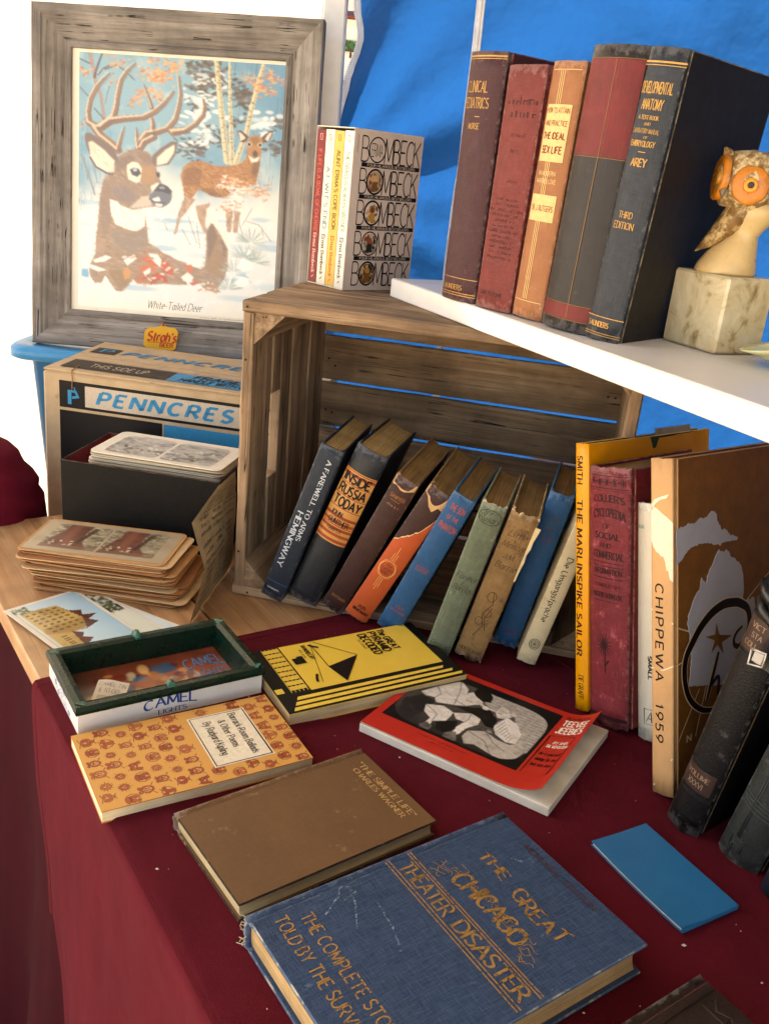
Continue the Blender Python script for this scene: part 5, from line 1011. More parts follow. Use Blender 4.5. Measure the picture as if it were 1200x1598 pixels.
def raised(surf,P,mat,par,name,h=.0007):
    m=MB(); n=len(P); m.add([surf(u,v,h) for u,v in P],[tuple(range(n))]); 
    for i in range(n): 
        a,c2=P[i],P[(i+1)%n]; m.add([surf(*a,h),surf(*c2,h),surf(*c2,0),surf(*a,0)],[(0,1,2,3)])
    return m.build(name,mat,par,fix=False)
UP=[(-.1040,.2475),(-.088,.250),(-.0754,.2497),(-.068,.2535),(-.058,.2525),(-.050,.2575),(-.044,.2550),(-.0395,.246),(-.0335,.2375),(-.0287,.2386),(-.020,.231),(-.013,.2295),(-.0062,.2275),(-.0085,.2245),(-.017,.2255),(-.0329,.226),(-.036,.223),(-.042,.2255),(-.055,.229),(-.0671,.2295),(-.078,.2285),(-.0875,.2264),(-.095,.220),(-.1040,.2150)]
LP=[(-.0372,.2199),(-.030,.216),(-.0255,.2185),(-.0175,.210),(-.0104,.207),(-.004,.203),(.0012,.1949),(.0035,.186),(.0048,.1762),(.0035,.167),(-.0008,.1593),(.006,.1585),(.0125,.164),(.0229,.1640),(.0255,.154),(.0215,.139),(.0140,.125),(.004,.110),(-.006,.1),(-.015,.0925),(-.0314,.0885),(-.0570,.0945),(-.0841,.0999),(-.0825,.115),(-.0815,.130),(-.0833,.1476),(-.0870,.1577),(-.0854,.1677),(-.0790,.178),(-.0731,.185),(-.0675,.1885),(-.0655,.198),(-.0620,.1945),(-.0585,.1905),(-.0555,.199),(-.0458,.210),(-.0425,.2155)]
raised(b.F,coast(UP),SIL,b.front,'map_relief'); raised(b.F,coast(LP,.0009,2),SIL,b.front,'map_relief')
g=Ink(b.F,.0005)
for a in (((-.1056,.1595),(-.0854,.1517)),((-.1076,.1234),(-.0850,.1265)),((-.1058,.0459),(-.0685,.094)),((-.0747,.0497),(-.0578,.0939)),((-.0096,.1529),(.0323,.1753)),((.0323,.1753),(.06,.189))): g.line(list(a),.0011)
g.text('N',(-.0880,.0475,-.0815,.0540),'bold'); g.build('rays',CRL,b.front)
CL=[(.0018,.1392),(-.0079,.1357),(-.0134,.1297),(-.0125,.1240),(-.0091,.1217),(-.003,.1200),(.0025,.1225),(.009,.1290),(.0132,.1353),(.0150,.143),(.0130,.1515),(.009,.157),(.0029,.1604),(-.006,.1645),(-.0153,.1658),(-.026,.1670),(-.0356,.1661),(-.0445,.1640),(-.0526,.161),(-.062,.156),(-.0706,.1502),(-.0781,.1427),(-.086,.135),(-.0915,.1271),(-.0935,.115),(-.0915,.1022),(-.087,.091),(-.079,.0815),(-.0663,.073),(-.058,.0705),(-.0512,.069),(-.042,.069),(-.034,.0715)]
def thickline(P,w0,w1,h,mat,name):
    def sm(P):
        for _ in range(2):
            o=[P[0]]
            for a,c2 in zip(P,P[1:]): o+=[(a[0]*.75+c2[0]*.25,a[1]*.75+c2[1]*.25),(a[0]*.25+c2[0]*.75,a[1]*.25+c2[1]*.75)]
            P=o+[P[-1]]
        return P
    P=sm(P); n=len(P); g=Ink(b.F,h); V=[];F=[]
    for i in range(n):
        a,c2=P[max(i-1,0)],P[min(i+1,n-1)]; dx,dy=c2[0]-a[0],c2[1]-a[1]; L=math.hypot(dx,dy) or 1; wv=w0+(w1-w0)*math.sin(math.pi*i/(n-1)); V+=[(P[i][0]-dy/L*wv,P[i][1]+dx/L*wv),(P[i][0]+dy/L*wv,P[i][1]-dx/L*wv)]
    for i in range(n-1): F.append((2*i,2*i+1,2*i+3,2*i+2))
    g.poly(V,F); g.build(name,mat,b.front)
thickline(CL,.0022,.0056,.0009,CRL,'initial_outline'); thickline(CL,.0014,.0044,.0012,DKB,'initial')
thickline([(-.0384,.1227),(-.0480,.1010),(-.0577,.0798)],.0024,.0036,.0009,CRL,'initial_outline'); thickline([(-.0384,.1227),(-.0480,.1010),(-.0577,.0798)],.0015,.0025,.0012,DKB,'initial')
thickline([(-.0500,.0930),(-.0400,.1000),(-.0370,.0950),(-.0400,.0830),(-.0358,.0754)],.0016,.0024,.0012,DKB,'initial')
STAR=[(-.0422,.1510),(-.0370,.1385),(-.0160,.1340),(-.0330,.1305),(-.0300,.1190),(-.0405,.1300),(-.0500,.1240),(-.0450,.1350),(-.0590,.1410),(-.0440,.1402)]
raised(b.F,STAR,BRZ,b.front,'star',.0011)
g=Ink(b.S); g.text('CHIPPEWA',(-.0062,.1080,.0020,.1975),'sans',-90,track=4).text('1959',(-.0064,.0505,.0016,.0860),'sans',-90,track=4); g.build('lettering',DKB,b.spine)
def spine_shape(lo,hi,n=16):
    V=[];F=[]; rd=random.Random(6)
    for i in range(n+1):
        u=-.0112+.0224*i/n; f=lambda T:T[0][1] if u<=T[0][0] else next((a[1]+(c2[1]-a[1])*(u-a[0])/(c2[0]-a[0]) for a,c2 in zip(T,T[1:]) if a[0]<=u<=c2[0]),T[-1][1]); V+=[(u,f(lo)+rd.uniform(-.0012,.0012)),(u,f(hi)+rd.uniform(-.0004,.0004))]
    return V,[(2*i,2*i+2,2*i+3,2*i+1) for i in range(n)]
g=Ink(b.S,.0004); g.poly(*spine_shape([(-.0112,.236),(-.006,.228),(-.0005,.224),(.004,.221),(.0045,.212),(.007,.2105),(.0085,.2035),(.0112,.200)],[(-.0112,.262),(-.008,.2665),(-.004,.2655),(.004,.260),(.0095,.256),(.0112,.2532)])).poly([(-.0112,.2680),(-.007,.2735),(.0005,.2765),(.0078,.2790),(.0055,.2752),(-.001,.2735),(-.006,.2695),(-.009,.2655)],[(0,1,6,7),(1,2,5,6),(2,3,4,5)]); g.build('map_print',INK('#e8dcc4',.6),b.spine); g=Ink(b.S,.0004)
g.line([(-.0112,.1733),(.0112,.163)],.0010).line([(-.0112,.1185),(.002,.1190),(.0112,.1243)],.0010).line([(-.0095,.006),(.0105,.0375)],.0010); g.build('map_rays',INK('#e8dcc4',.6),b.spine)
# black volumes
BLK=M('#1a1718',.45,.25,45,bm=.0006,bscale=600,spec=.3,wear='#4d4a4a',wth=.66); ED=M('#6b5a48',.85,wear='#2a2625',wth=.5)
b=book('standing_book','scuffed black leather volume with brown spine labels leaning right',(.0325,.17,.2400),BLK,(.3475,.7150,.002,-.872,.131,-.02),bulge=.2,fray=.0014,worn=ED,pages=OLDP)
LB=M('#4f3a34',.45,.25,60,wear='#7a625a',wth=.68); Ink(b.S).rect(-.0155,.0440,.0125,.0660,12).build('spine_label',LB,b.spine); Ink(b.S).rect(-.0155,.1860,.0150,.2150,12).build('spine_label',LB,b.spine)
g=Ink(b.S,.0006); g.text('VOLUME',(-.0135,.0565,.0085,.0610),'serif').text('XXXVI',(-.0095,.0480,.0050,.0530),'serif').text('VICT',(-.0115,.2065,.0010,.2110),'serif').text('STA',(-.0085,.1985,.0010,.2030),'serif').text('COLL',(-.0125,.1900,.0000,.1945),'serif'); g.build('lettering',INK('#a58b74',.5,.2),b.spine)
m=MB()
for v in (.0385,.0405,.0690,.0710,.1825,.2185):
    m.tube([b.S(u,v,.0002) for u in [-.016+.002*i for i in range(17)]],.0007,5)
m.build('raised_band',BLK,b.spine)
b=book('standing_book','grey green embossed volume leaning at the right edge of the picture',(.0400,.17,.2513),M('#363b3a',.5,.3,40,bm=.0009,bscale=350,spec=.45,wear='#5a5f5a',wth=.62),(.3900,.6740,.002,-.9737,.19,.05),bulge=.18,fray=.002,worn=M('#8a7a62',.9,wear='#36322f',wth=.48),pages=OLDP)
m=MB()
for v in (.062,.066,.070,.074):
    m.tube([b.S(u,v,.0002) for u in [-.019+.002*i for i in range(20)]],.0008,5)
for pts in ([(-.006,.03),(-.006,.1)],[(-.004,.03),(-.004,.1)],[(-.010,.016),(-.010,.028),(.002,.028),(.002,.016)],[(-.013,.013),(-.007,.013),(-.007,.022),(-.001,.022),(-.001,.013),(.005,.013)],[(-.012,.03),(.004,.03)]):
    m.tube([b.S(u,v,.0002) for u,v in pts],.0007,5)
m.build('embossing',M('#3f4544',.5,.3),b.spine)
b=book('standing_book','dark navy book cut off by the right picture edge',(.034,.16,.2),M('#20293a',.6,.2,40),(.405,.625,.002,-.9737,.10,0),bulge=.1,fray=.002,worn=M('#8a8272',.9))
# strap with buckle resting on the black volume
stp=empty('leather_strap','black leather strap with pale metal buckle over the black volume','strap',(.3475,.7150,.002),(-.02,.131,-.872))
m=MB(); P=[]
for i in range(22):
    t=i/21; v=.246-.062*t; y=b.S(0,0,0)[1]; P.append([(.004+.004*math.sin(t*3)+dx,-.0925-.004*math.sin(t*6)-.002,v) for dx in (0,.004,.011,.015)])
m.grid(P); m.build('strap_band',M('#171516',.35,.3,60,bm=.0005,spec=.6),stp)
for kx,zv in ((-.002,.243),(.010,.236),(.001,.229)):
    m=MB(); m.tube([(kx-.012,-.088,zv+.004),(kx-.004,-.097,zv),(kx+.010,-.0985,zv-.006),(kx+.02,-.09,zv-.010)],.0042,8); m.build('strap_coil',M('#1b191a',.35,.3,60,bm=.0006,bscale=300,spec=.6),stp)
m=MB(); m.tube([(.002,-.099,.197),(.0135,-.099,.200),(.0150,-.099,.188),(.0035,-.099,.184),(.002,-.099,.197)],.0011,6); m.build('buckle',M('#c9c4bc',.3,metal=.8),stp)
m=MB(); m.box((.0045,-.0990,.188),(.0130,-.0975,.198),ch=.0006); m.build('buckle_plate',M('#bdb8b2',.4),stp)
# ---------------- flat on the cloth
def top(bk): # cover coordinates with 0,0 at the centre: u to the fore edge, v to the head
    return lambda u,v,h:(bk.w/2+h,u,v+bk.h/2)
def fl(n,l,P,dims,cover,**k):
    P=list(P); W,H,T=dims; ang=P[3]; off=Vector((0,-H/2)); c_,s_=math.cos(ang),math.sin(ang)
    return dict(dims=(T,W,H),mat=flatM((P[0]-s_*-H/2*-1*-1 if False else P[0]+s_*H/2,P[1]-c_*H/2,P[2]+T/2,ang)))
def flatbook(n,l,P,dims,cover,**k):
    a=fl(n,l,P,dims,cover); return book(n,l,a['dims'],cover,mat=a['mat'],**k)
def flatpb(n,l,P,dims,cover,**k):
    a=fl(n,l,P,dims,cover); return paperback(n,l,a['dims'],cover,mat=a['mat'],**k)
b=flatbook('flat_book','large blue cloth book with gilt title lying at the front of the cloth',(.072,.4938,.0015,-.9459),(.158,.234,.0285),M('#234463',.75,.22,25,threads=.7,wear='#6a8098',wth=.68,bm=.0005),bulge=.06,t=.003,sq=.004,fray=.0012,worn=M('#5d7088',.9,wear='#a9a89a',wth=.55),pages=PAGES('#d9b888','#a8804e'))
S=top(b); g=Ink(S)
for v in (.0205,.0180): g.rect(-.075,v-.0005,.0755,v+.0005,2)
for v in (.0005,-.0025): g.rect(-.075,v-.0005,.0755,v+.0005,2)
g.text('THEATER',(-.0660,.0035,-.0105,.0155),dict(w=1.9,thin=.9,nib=8,serif=.7,sl=0),track=1.4).text('DISASTER',(-.0010,.0035,.0700,.0155),dict(w=1.9,thin=.9,nib=8,serif=.7,sl=0),track=1.4)
g.text('THE',(-.0470,.0640,-.0175,.0735),dict(w=2.0,thin=.9,nib=8,serif=.8,sl=0),arch=.002).text('GREAT',(-.0040,.0620,.0480,.0745),dict(w=2.0,thin=.9,nib=8,serif=.8,sl=0),arch=-.004)
g.text('CHICAGO',(-.0370,.0300,.0345,.0455),dict(w=2.2,thin=1.0,nib=8,serif=.7,sl=0),track=1.2,arch=.003)
g.text('THE COMPLETE STORY',(-.0590,-.0850,.0560,-.0755),'sans').text('TOLD BY THE SURVIVORS',(-.0650,-.1020,.0600,-.0925),'sans')
rd=random.Random(2)
for i in range(26):
    a=R(4+172*i/25+rd.uniform(-2,2)); r0=rd.uniform(.040,.044); r1=rd.uniform(.050,.060); P=[]
    if 48<math.degrees(a)<132: r0*=.62; r1=r0+.012
    for q in range(9):
        t=q/8; r_=r0+(r1-r0)*t; aa=a+.06*math.sin(t*8+i); P.append((-.002+r_*math.cos(aa)*1.0,.0240+r_*math.sin(aa)*.62))
    g.line(P,.0005)
g.build('gilt_stamping',GOLDW,b.front)
m=MB(); rd=random.Random(44)
for k in range(14):
    z0=rd.choice((.0005,.001,.2335)); x0=rd.uniform(-.0142,.0142); a=rd.uniform(0,6.3); L=rd.uniform(.003,.007); y0=-.079+rd.uniform(-.0005,.003); sg=1 if z0>.1 else -1
    m.tube([(x0,y0,z0),(x0+L*.4*math.cos(a),y0-.001+L*.3*math.sin(a),z0+sg*L*.5),(x0+L*.7*math.cos(a+1),y0-.002+L*.5*math.sin(a+1),z0+sg*L*.8)],.00035,4,cap=False)
m.build('frayed_threads',M('#c9bfa8',.9),b.spine,fix=False)['kind']='stuff'
Ink(S).text('MEMORIAL EDITION',(-.0370,.1040,.0375,.1090),'sbold').build('stamped_line',INK('#4f3f4f',.6),b.front)
g=Ink(S); 
def chalk(P,seed):
    rd=random.Random(seed)
    for _ in range(5): g.line([(u+rd.uniform(-.0008,.0008),v+rd.uniform(-.0008,.0008)) for u,v in P],.0005)
chalk([(-.052,-.068),(-.062,-.052),(-.070,-.046),(-.066,-.040),(-.052,-.044),(-.03,-.056)],3); chalk([(-.045,-.03),(-.02,-.033),(.0,-.04)],4); chalk([(-.035,.085),(-.025,.092)],5); chalk([(-.06,-.038),(-.057,-.05)],6)
g.build('chalk_scratch',INK('#8fa6bc',.9,worn=.46),b.front)
b=flatbook('flat_book','plain brown cloth book with small gilt title beside the large blue book',(-.039,.6106,.0015,-.9135),(.1153,.1833,.0165),M('#7a5c3e',.62,.1,20,threads=.12,wear='#8f7352',wth=.66),bulge=.1,t=.0022,sq=.003,fray=.0012,worn=M('#3e3026',.85,wear='#8f7a5c',wth=.6),pages=PAGES('#e0cfa8','#b39a6c'))
S=top(b); g=Ink(S); g.text('"THE SIMPLE LIFE"',(-.0385,.0755,.0430,.0810),'serif').text('CHARLES WAGNER',(-.0330,.0672,.0395,.0722),'serif'); g.build('lettering',INK('#d2b07c',.45,.2),b.front)
# pictorial yellow book of poems
b=flatpb('flat_book','yellow ochre book patterned with brown badges, beside the green tray',(-.1533,.696,.0015,-1.0185),(.1135,.1895,.0112),M('#c88a3a',.5,.06,30,bm=.0001),pages=PAGES('#e9dcc0','#c8b088'),cat='book')
S=top(b); c=Canvas(230,384,'#d8a560'); c.put(np.clip((c.fnoise(6)-.5)*2,0,1),'#cf974e',.6); rd=random.Random(12)
row=0; yv=.035
while yv<1.0:
    xv=.06+(row%2)*.075
    while xv<1.0:
        if not (.11<xv<.86 and .13<yv<.49):
            x,y=xv+rd.uniform(-.012,.012),yv+rd.uniform(-.006,.006); cl=rd.choice(('#b4603f','#a9553a','#bd7048')); dk='#6a3526'; ty=rd.randrange(6); s=rd.uniform(.95,1.15); kx,ky=.062*s,.037*s
            def E(dx,dy,rx,ry,c_=cl,o=True):
                for sg in ((-1,1) if dx else (1,)):
                    if o: c.ell(x+sg*dx*kx,y+dy*ky,rx*kx+.004,ry*ky+.0024,dk,0,.9)
                    c.ell(x+sg*dx*kx,y+dy*ky,rx*kx,ry*ky,c_,0)
            def Ln(*P,w=.0036):
                for sg in (-1,1): c.line([(x+sg*a*kx,y+b_*ky) for a,b_ in P],w,dk,0,.85)
            if ty==0:
                for k in range(12):
                    a=k*math.pi/6; c.poly([(x+kx*.3*math.cos(a-.25),y+ky*.3*math.sin(a-.25)),(x+kx*.95*math.cos(a),y+ky*.95*math.sin(a)),(x+kx*.3*math.cos(a+.25),y+ky*.3*math.sin(a+.25))],dk,0,.85)
                E(0,0,.55,.55); E(0,0,.28,.28,'#d99a66'); Ln((0,-.2),(.2,.15))
            elif ty==1: E(0,-.55,.25,.25); E(.45,.1,.32,.5); E(0,.15,.4,.55); E(0,.2,.18,.25,'#d99a66'); Ln((.2,.75),(.8,.9)); Ln((.1,-.8),(.5,-.95))
            elif ty==2: E(.35,.45,.3,.2); E(0,.1,.75,.35); E(.55,-.4,.22,.35); Ln((.6,-.1),(.95,-.7)); Ln((.3,.5),(.5,.95)); E(0,0,.2,.15,'#d99a66')
            elif ty==3: E(0,-.3,.3,.55); E(.5,.3,.4,.22); Ln((.2,-.9),(.7,-.4),(.95,.2)); Ln((.2,.6),(.7,.8)); E(0,.5,.25,.2,'#cf8a58')
            elif ty==4: E(.3,-.2,.28,.5); E(0,.5,.55,.25); Ln((.1,-.85),(.6,-.75),(.9,-.1),(.7,.5)); E(0,-.5,.16,.2,'#d99a66'); Ln((.05,.2),(.5,.1))
            else: E(0,0,.6,.75); E(0,-.05,.4,.5,'#d99a66'); E(.35,.75,.22,.15); Ln((.6,-.6),(.95,-.85)); Ln((.15,-.3),(.15,.35)); Ln((.3,.1),(0,.1))
            for q in range(9): c.ell(x+rd.uniform(-.8,.8)*kx,y+rd.uniform(-.8,.8)*ky,.004,.0024,rd.choice(('#7a3d2a','#e2b078','#8a4630')),0,.8)
        xv+=.148
    yv+=.083; row+=1
c.mesh('patterned_print',S,(-.0565,-.0945,.0565,.0945),VCOL(.5),b.front,.0002)
g=Ink(S,.0004); g.rect(-.0425,.0085,.0378,.0655,2); g.build('title_label',INK('#e6dcc6',.6),b.front)
g=Ink(S,.0006); g.outline(-.0405,.0105,.0360,.0635,.0011).text('Barrack-Room Ballads',(-.0370,.0475,.0300,.0545),'serif').text('& Other Poems',(-.0290,.0345,.0150,.0415),'serif').text('By Rudyard Kipling',(-.0310,.0205,.0230,.0280),'serif'); g.build('lettering',INK('#241a16'),b.front)
# yellow pyramid paperbacks
pp=(-.0144,.8646,.0085,.5232); 
mt=Matrix.Translation((pp[0],pp[1],.0045))@Matrix.Rotation(pp[3],4,'Z')@Matrix.Rotation(R(-1.6),4,'Y')@Matrix(((0,0,1,0),(0,-1,0,0),(1,0,0,0),(0,0,0,1))).to_4x4()
# local: thickness up, spine on the left edge of the picture's book, head to the right
def pyr(u,v,h): return (u,v,.0145+h)
pyb=empty('flat_book','yellow and black paperback with a pyramid drawing on its cover','paperback',mat=Matrix.Translation((pp[0],pp[1],.0022))@Matrix.Rotation(pp[3],4,'Z')@Matrix.Rotation(R(-1.1),4,'Y'))
YEL=M('#e8c95e',.5,.04,30,bm=.0001); 
m=MB(); m.box((-.103,-.062,0),(.103,.062,.0007)); m.build('back_cover',YEL,pyb)
m=MB(); m.box((-.1027,-.0615,.0008),(.1027,.0615,.0136)); m.build('page_block',PAGES('#d9c29a','#a8875c',2),pyb)
m=MB(); m.box((-.103,-.062,.0137),(.103,.062,.0145)); fc=m.build('front_cover',YEL,pyb)
g=Ink(pyr,.0002); g.rect(-.103,-.062,-.0865,.062,2).rect(-.0868,-.062,.103,-.0295,2).rect(.092,-.0296,.103,.062,2); g.rect(-.087,-.0296,-.0655,.062,2); g.build('black_border',INK('#17120f',.5),fc)
g=Ink(pyr,.0004)
for i in range(3):
    v0=-.0365-i*.0085; P0=-.0865+i*-.005; g.poly([(P0,v0-.0055),(.085+i*.007,v0-.0055+.001),(.088+i*.007,v0),(P0+.003,v0)],[(0,1,2,3)])
for i in range(9): v=-.024+i*.0095; g.rect(-.0855,v,-.0672,v+.0072,1)
for i in range(5): g.rect(-.0865+i*.0045,-.028,-.0858+i*.0045,.061,1)
g.rect(-.1015,-.026,-.0930,-.017,1); g.build('yellow_print',INK('#e8c95e',.5),fc)
g=Ink(pyr,.0006); g.text('The GREAT',(.0540,.0130,.0620,.0590),'bold',-90).text('PYRAMID',(.0415,.0120,.0510,.0570),'bold',-90).text('DECODED',(.0290,.0100,.0385,.0560),'bold',-90).text('THE KEY TO CHRONOLOGY',(.0235,.024,.0262,.046),'sans',-90).text('RAYMOND CAPT',(-.0420,.0250,-.0370,.0560),'bold',-90).text('M.A. A.I.A.',(-.0475,.030,-.0445,.048),'sans',-90)
for i in range(3): g.smudge((-.0555-i*.003,.012,-.0535-i*.003,.056),1,.5,i)
g.fill([(-.0235,-.0275),(-.0305,.0056),(.0097,.0168)]); g.line([(-.0300,.0056),(-.030,.0561)],.0009).line([(.0097,.0168),(-.026,.060)],.0007).line([(-.048,-.02),(-.030,.056)],.0006).fill([(-.0330,.0561),(-.0240,.0480),(-.0240,.0445),(-.034,.053)]).line([(-.0530,-.0180),(-.0515,-.012),(-.048,-.004)],.0028); g.build('drawing',INK('#17120f',.5),fc)
for i,v in enumerate((.062,)): pass
# red comic paperback with curling cover
tv=(.1212,.778,.0012,-.5332); tr=empty('flat_book','red paperback with black and white photo cover, its corner curling up','paperback',mat=Matrix.Translation(tv[:3])@Matrix.Rotation(tv[3],4,'Z'))
TWd,TH,TT_=.2005,.1538,.0105
m=MB(); m.box((-TWd/2,-TH/2,0),(TWd/2,TH/2,TT_-.0012),ch=.0006); m.build('page_block',PAGES('#ece5d6','#cfc4ae',2),tr)
def curl(u,v,h):
    k=max(0,(u-.030)/.07); e=max(0,(u-.052)/.05); hh=TT_+.0005+.0010*k+.019*e*e*(.55+.45*(v+TH/2)/TH)+.004*max(0,(-v-.03)/.05)*k*k
    x=u-.010*e*e; return (x,v+h*0,hh+h)
RED=M('#c63a2c',.38,.06,30,bm=.0001,spec=.5)
def warped(ink_poly_u,surf,box,mat,par,name,nx,ny,h):
    P=[[surf(box[0]+(box[2]-box[0])*i/nx,box[1]+(box[3]-box[1])*j/ny,h) for j in range(ny+1)] for i in range(nx+1)]; return sheet(name,P,mat,par)
fcv=warped(None,curl,(-TWd/2,-TH/2+.001,TWd/2-.002,TH/2-.001),RED,tr,'front_cover',40,12,0)
warped(None,lambda u,v,h:curl(u,v,h-.0004),(-TWd/2,-TH/2+.001,TWd/2-.002,TH/2-.001),M('#e9e2d4',.6),tr,'inside_cover',40,12,0)
c=Canvas(230,180,'#141112')
def tq(x,y):  # photo corner coordinates taken over from the cover layout
    A_=np.array([[15,190,1],[690,485,1],[935,210,1],[370,-20,1]],float)
    return None
# picture laid out in cover coordinates (u,v) -> unit square
U0,U1,V0,V1=-.0922,.0550,-.0495,.0670
q=lambda u,v:((u-U0)/(U1-U0),(V1-v)/(V1-V0))
def ph(*p): return [((x),(y)) for x,y in p]
rr_=(((np.abs(c.X-.49)/.487)**4.5+(np.abs(c.Y-.53)/.435)**4.5)<1).astype(float); rr_=c.blur(rr_,1)
c.put(np.ones_like(rr_),'#5d5852'); n5=c.fnoise(9); c.put(np.clip((n5-.45)*3,0,1),'#403c38',.8); c.put(np.clip((c.Y-.6)*3,0,1),'#2a2725',.8)
c.poly([(.44,.05),(.95,.05),(1,.3),(.98,.75),(.86,.62),(.74,.3),(.6,.33),(.5,.28)],'#b9b3a9',2)
for k in range(15):
    for j in range(9): x=.50+j*.062+(k%2)*.03; y=.10+k*.042; c.line([(x,y),(x+.05,y+.006)],.0035,'#77716a',0,.6); c.line([(x,y),(x,y+.035)],.002,'#77716a',0,.5)
for k in range(40): c.ell(random.uniform(.5,1),random.uniform(.1,.75),.02,.012,random.choice(('#cfc9c0','#9a948b','#d8d3cb')),1,.5)
Q=dict(chair=[(.071,.888),(.017,.662),(.094,.515),(.209,.537),(.218,.609),(.209,.779),(.171,.917)],torso=[(.069,.478),(.13,.304),(.231,.082),(.321,.161),(.347,.262),(.447,.217),(.482,.304),(.407,.426),(.336,.482),(.221,.545),(.184,.481),(.123,.505)],hair=[(.367,.176),(.371,.106),(.45,.064),(.513,.145),(.526,.237),(.465,.261),(.402,.223)],face=[(.34,.227),(.378,.164),(.431,.255),(.487,.278),(.466,.342),(.411,.38),(.371,.341)],thigh=[(.18,.63),(.288,.554),(.383,.592),(.387,.744),(.314,.822),(.334,.933),(.286,.928),(.286,.794),(.213,.736)],leg=[(.383,.592),(.485,.503),(.566,.533),(.578,.617),(.536,.737),(.527,.857),(.486,.901),(.478,.742),(.488,.656),(.429,.661)],boot=[(.264,.932),(.294,.863),(.349,.899),(.341,.981),(.288,.982)],boot2=[(.444,.908),(.501,.83),(.549,.943),(.513,.998),(.456,.969)],gap=[(.341,.813),(.45,.677),(.474,.803),(.444,.908),(.381,.902)],vest=[(.342,.496),(.554,.329),(.662,.45),(.683,.581),(.63,.599),(.55,.512),(.469,.501)],face2=[(.609,.351),(.608,.23),(.679,.235),(.722,.329),(.673,.4),(.646,.409)],hair2=[(.603,.195),(.685,.147),(.75,.199),(.743,.306),(.711,.32),(.674,.241)],torso2=[(.673,.478),(.7,.352),(.79,.392),(.86,.505),(.876,.669),(.815,.697),(.724,.649),(.678,.568)],legs2=[(.558,.861),(.557,.752),(.656,.665),(.764,.715),(.85,.714),(.903,.623),(.964,.716),(.945,.856),(.879,.942),(.791,.932),(.661,.895),(.605,.937)])
for nm,cl,c2 in (('chair','#2e2a28','#4d4844'),('vest','#1b1817','#33302e'),('torso','#dcd7ce','#c3bdb3'),('thigh','#e0dbd2','#c2bcb2'),('leg','#e6e1d8','#c6c0b6'),('gap','#151211','#2a2624'),('boot','#7d766e','#4a4540'),('boot2','#857e75','#4a4540'),('face','#d9d2c7','#b3aca2'),('hair','#1a1716','#2c2826'),('legs2','#c3bdb2','#a19a90'),('torso2','#e6e1d8','#cac4ba'),('face2','#dcd6cb','#b8b1a7'),('hair2','#aaa398','#d6d0c6')): c.poly(Q[nm],cl,1,1,14,c2)
sh_=lambda P,al: c.line(P,.004,'#3a3632',1,al)
for P in ([(.18,.63),(.30,.70),(.314,.822)],[(.13,.304),(.2,.4),(.184,.481)],[(.231,.082),(.29,.25),(.336,.482)],[(.407,.426),(.3,.40)],[(.485,.503),(.50,.60),(.478,.742)],[(.557,.752),(.70,.80),(.791,.932)],[(.656,.665),(.76,.78),(.85,.82)],[(.37,.34),(.42,.33)],[(.62,.34),(.65,.34)],[(.44,.21),(.46,.22)]): sh_(P,.6)
for k in range(8): c.line([(.69+.02*k,.40+.03*k),(.67+.022*k,.55+.018*k)],.0028,'#8d867c',0,.8)
c.line([(.447,.30),(.52,.33),(.60,.33)],.012,'#cfc8bd',1); c.ell(.53,.34,.025,.03,'#dcd5ca',1)
c.a=np.clip(c.a*(1+.5*(c.fnoise(60)-.5)[...,None]),0,1)
c.a=c.a*rr_[...,None]+np.array(lin('#141112'))*(1-rr_[...,None])
c.mesh('photo_print',curl,(U0,V0,U1,V1),VCOL(.4),fcv,.0002)
g=Ink(curl,.0003); g.text("PLAYBOY'S",(.0610,.0625,.0880,.0670),'slab').build('lettering',INK('#5a1e1a'),fcv)
g=Ink(curl,.0003); g.text('TEEVEE',(.0605,.0480,.0905,.0590),'bold').text('JEEBIES',(.0600,.0325,.0905,.0440),'bold').text('BY SHEL',(.0670,.0110,.0845,.0155),'bital').text('SILVERSTEIN',(.0625,.0030,.0880,.0080),'bital'); g.build('lettering',INK('#efe2d2'),fcv)
g=Ink(curl,.0003); g.outline(.0585,-.0480,.0880,.0245,.0009)
for s,v in (('do-it-yourself',-.0120),('dialog for the',-.0225),('late late show',-.0330)): g.text(s,(.0615,v,.0855,v+.0055),'bital')
g.smudge((-.062,-.0575,.024,-.0540),1,.85,3).smudge((-.040,-.0630,.002,-.0595),1,.85,4); g.build('lettering',INK('#4e1512'),fcv)
# blue folder
bp=empty('blue_booklet','small plain blue booklet lying by itself at the right','booklet',mat=Matrix.Translation((.2531,.5993,.0015))@Matrix.Rotation(-1.0351,4,'Z'))
m=MB(); P=[]
def bw(u,v,z): return (u,v,z+.0016*((u/.051)**2)*(v<0)*(-v/.031))
BB=M('#1b7ba8',.5,.08,14,bm=.0003,bscale=300,wear='#4f9cbc',wth=.7,wscale=30)
for z0,z1,nm,mm in ((.0004,.0009,'back_cover',BB),(.0011,.0036,'page_block',PAGES('#e6dcc6','#c0ae8c',2)),(.0038,.0046,'front_cover',BB)):
    ins=.0012 if nm=='page_block' else 0
    m=MB(); G2=[[bw(-.0511+ins+(.1022-2*ins)*i/16,-.0311+ins+(.0622-2*ins)*j/8,z1) for j in range(9)] for i in range(17)]; H2=[[bw(-.0511+ins+(.1022-2*ins)*i/16,-.0311+ins+(.0622-2*ins)*j/8,z0) for j in range(9)] for i in range(17)]
    m.grid(G2,smooth=False); m.grid(H2,smooth=False,flip=True)
    for a,c2 in ((G2[0],H2[0]),(G2[-1],H2[-1]),([r[0] for r in G2],[r[0] for r in H2]),([r[-1] for r in G2],[r[-1] for r in H2])): m.grid([a,c2],smooth=False)
    m.build(nm,mm,bp)
m=MB(); m.box((.0505,-.030,.0004),(.0519,.031,.0046),ch=.0004); m.build('fold',BB,bp)
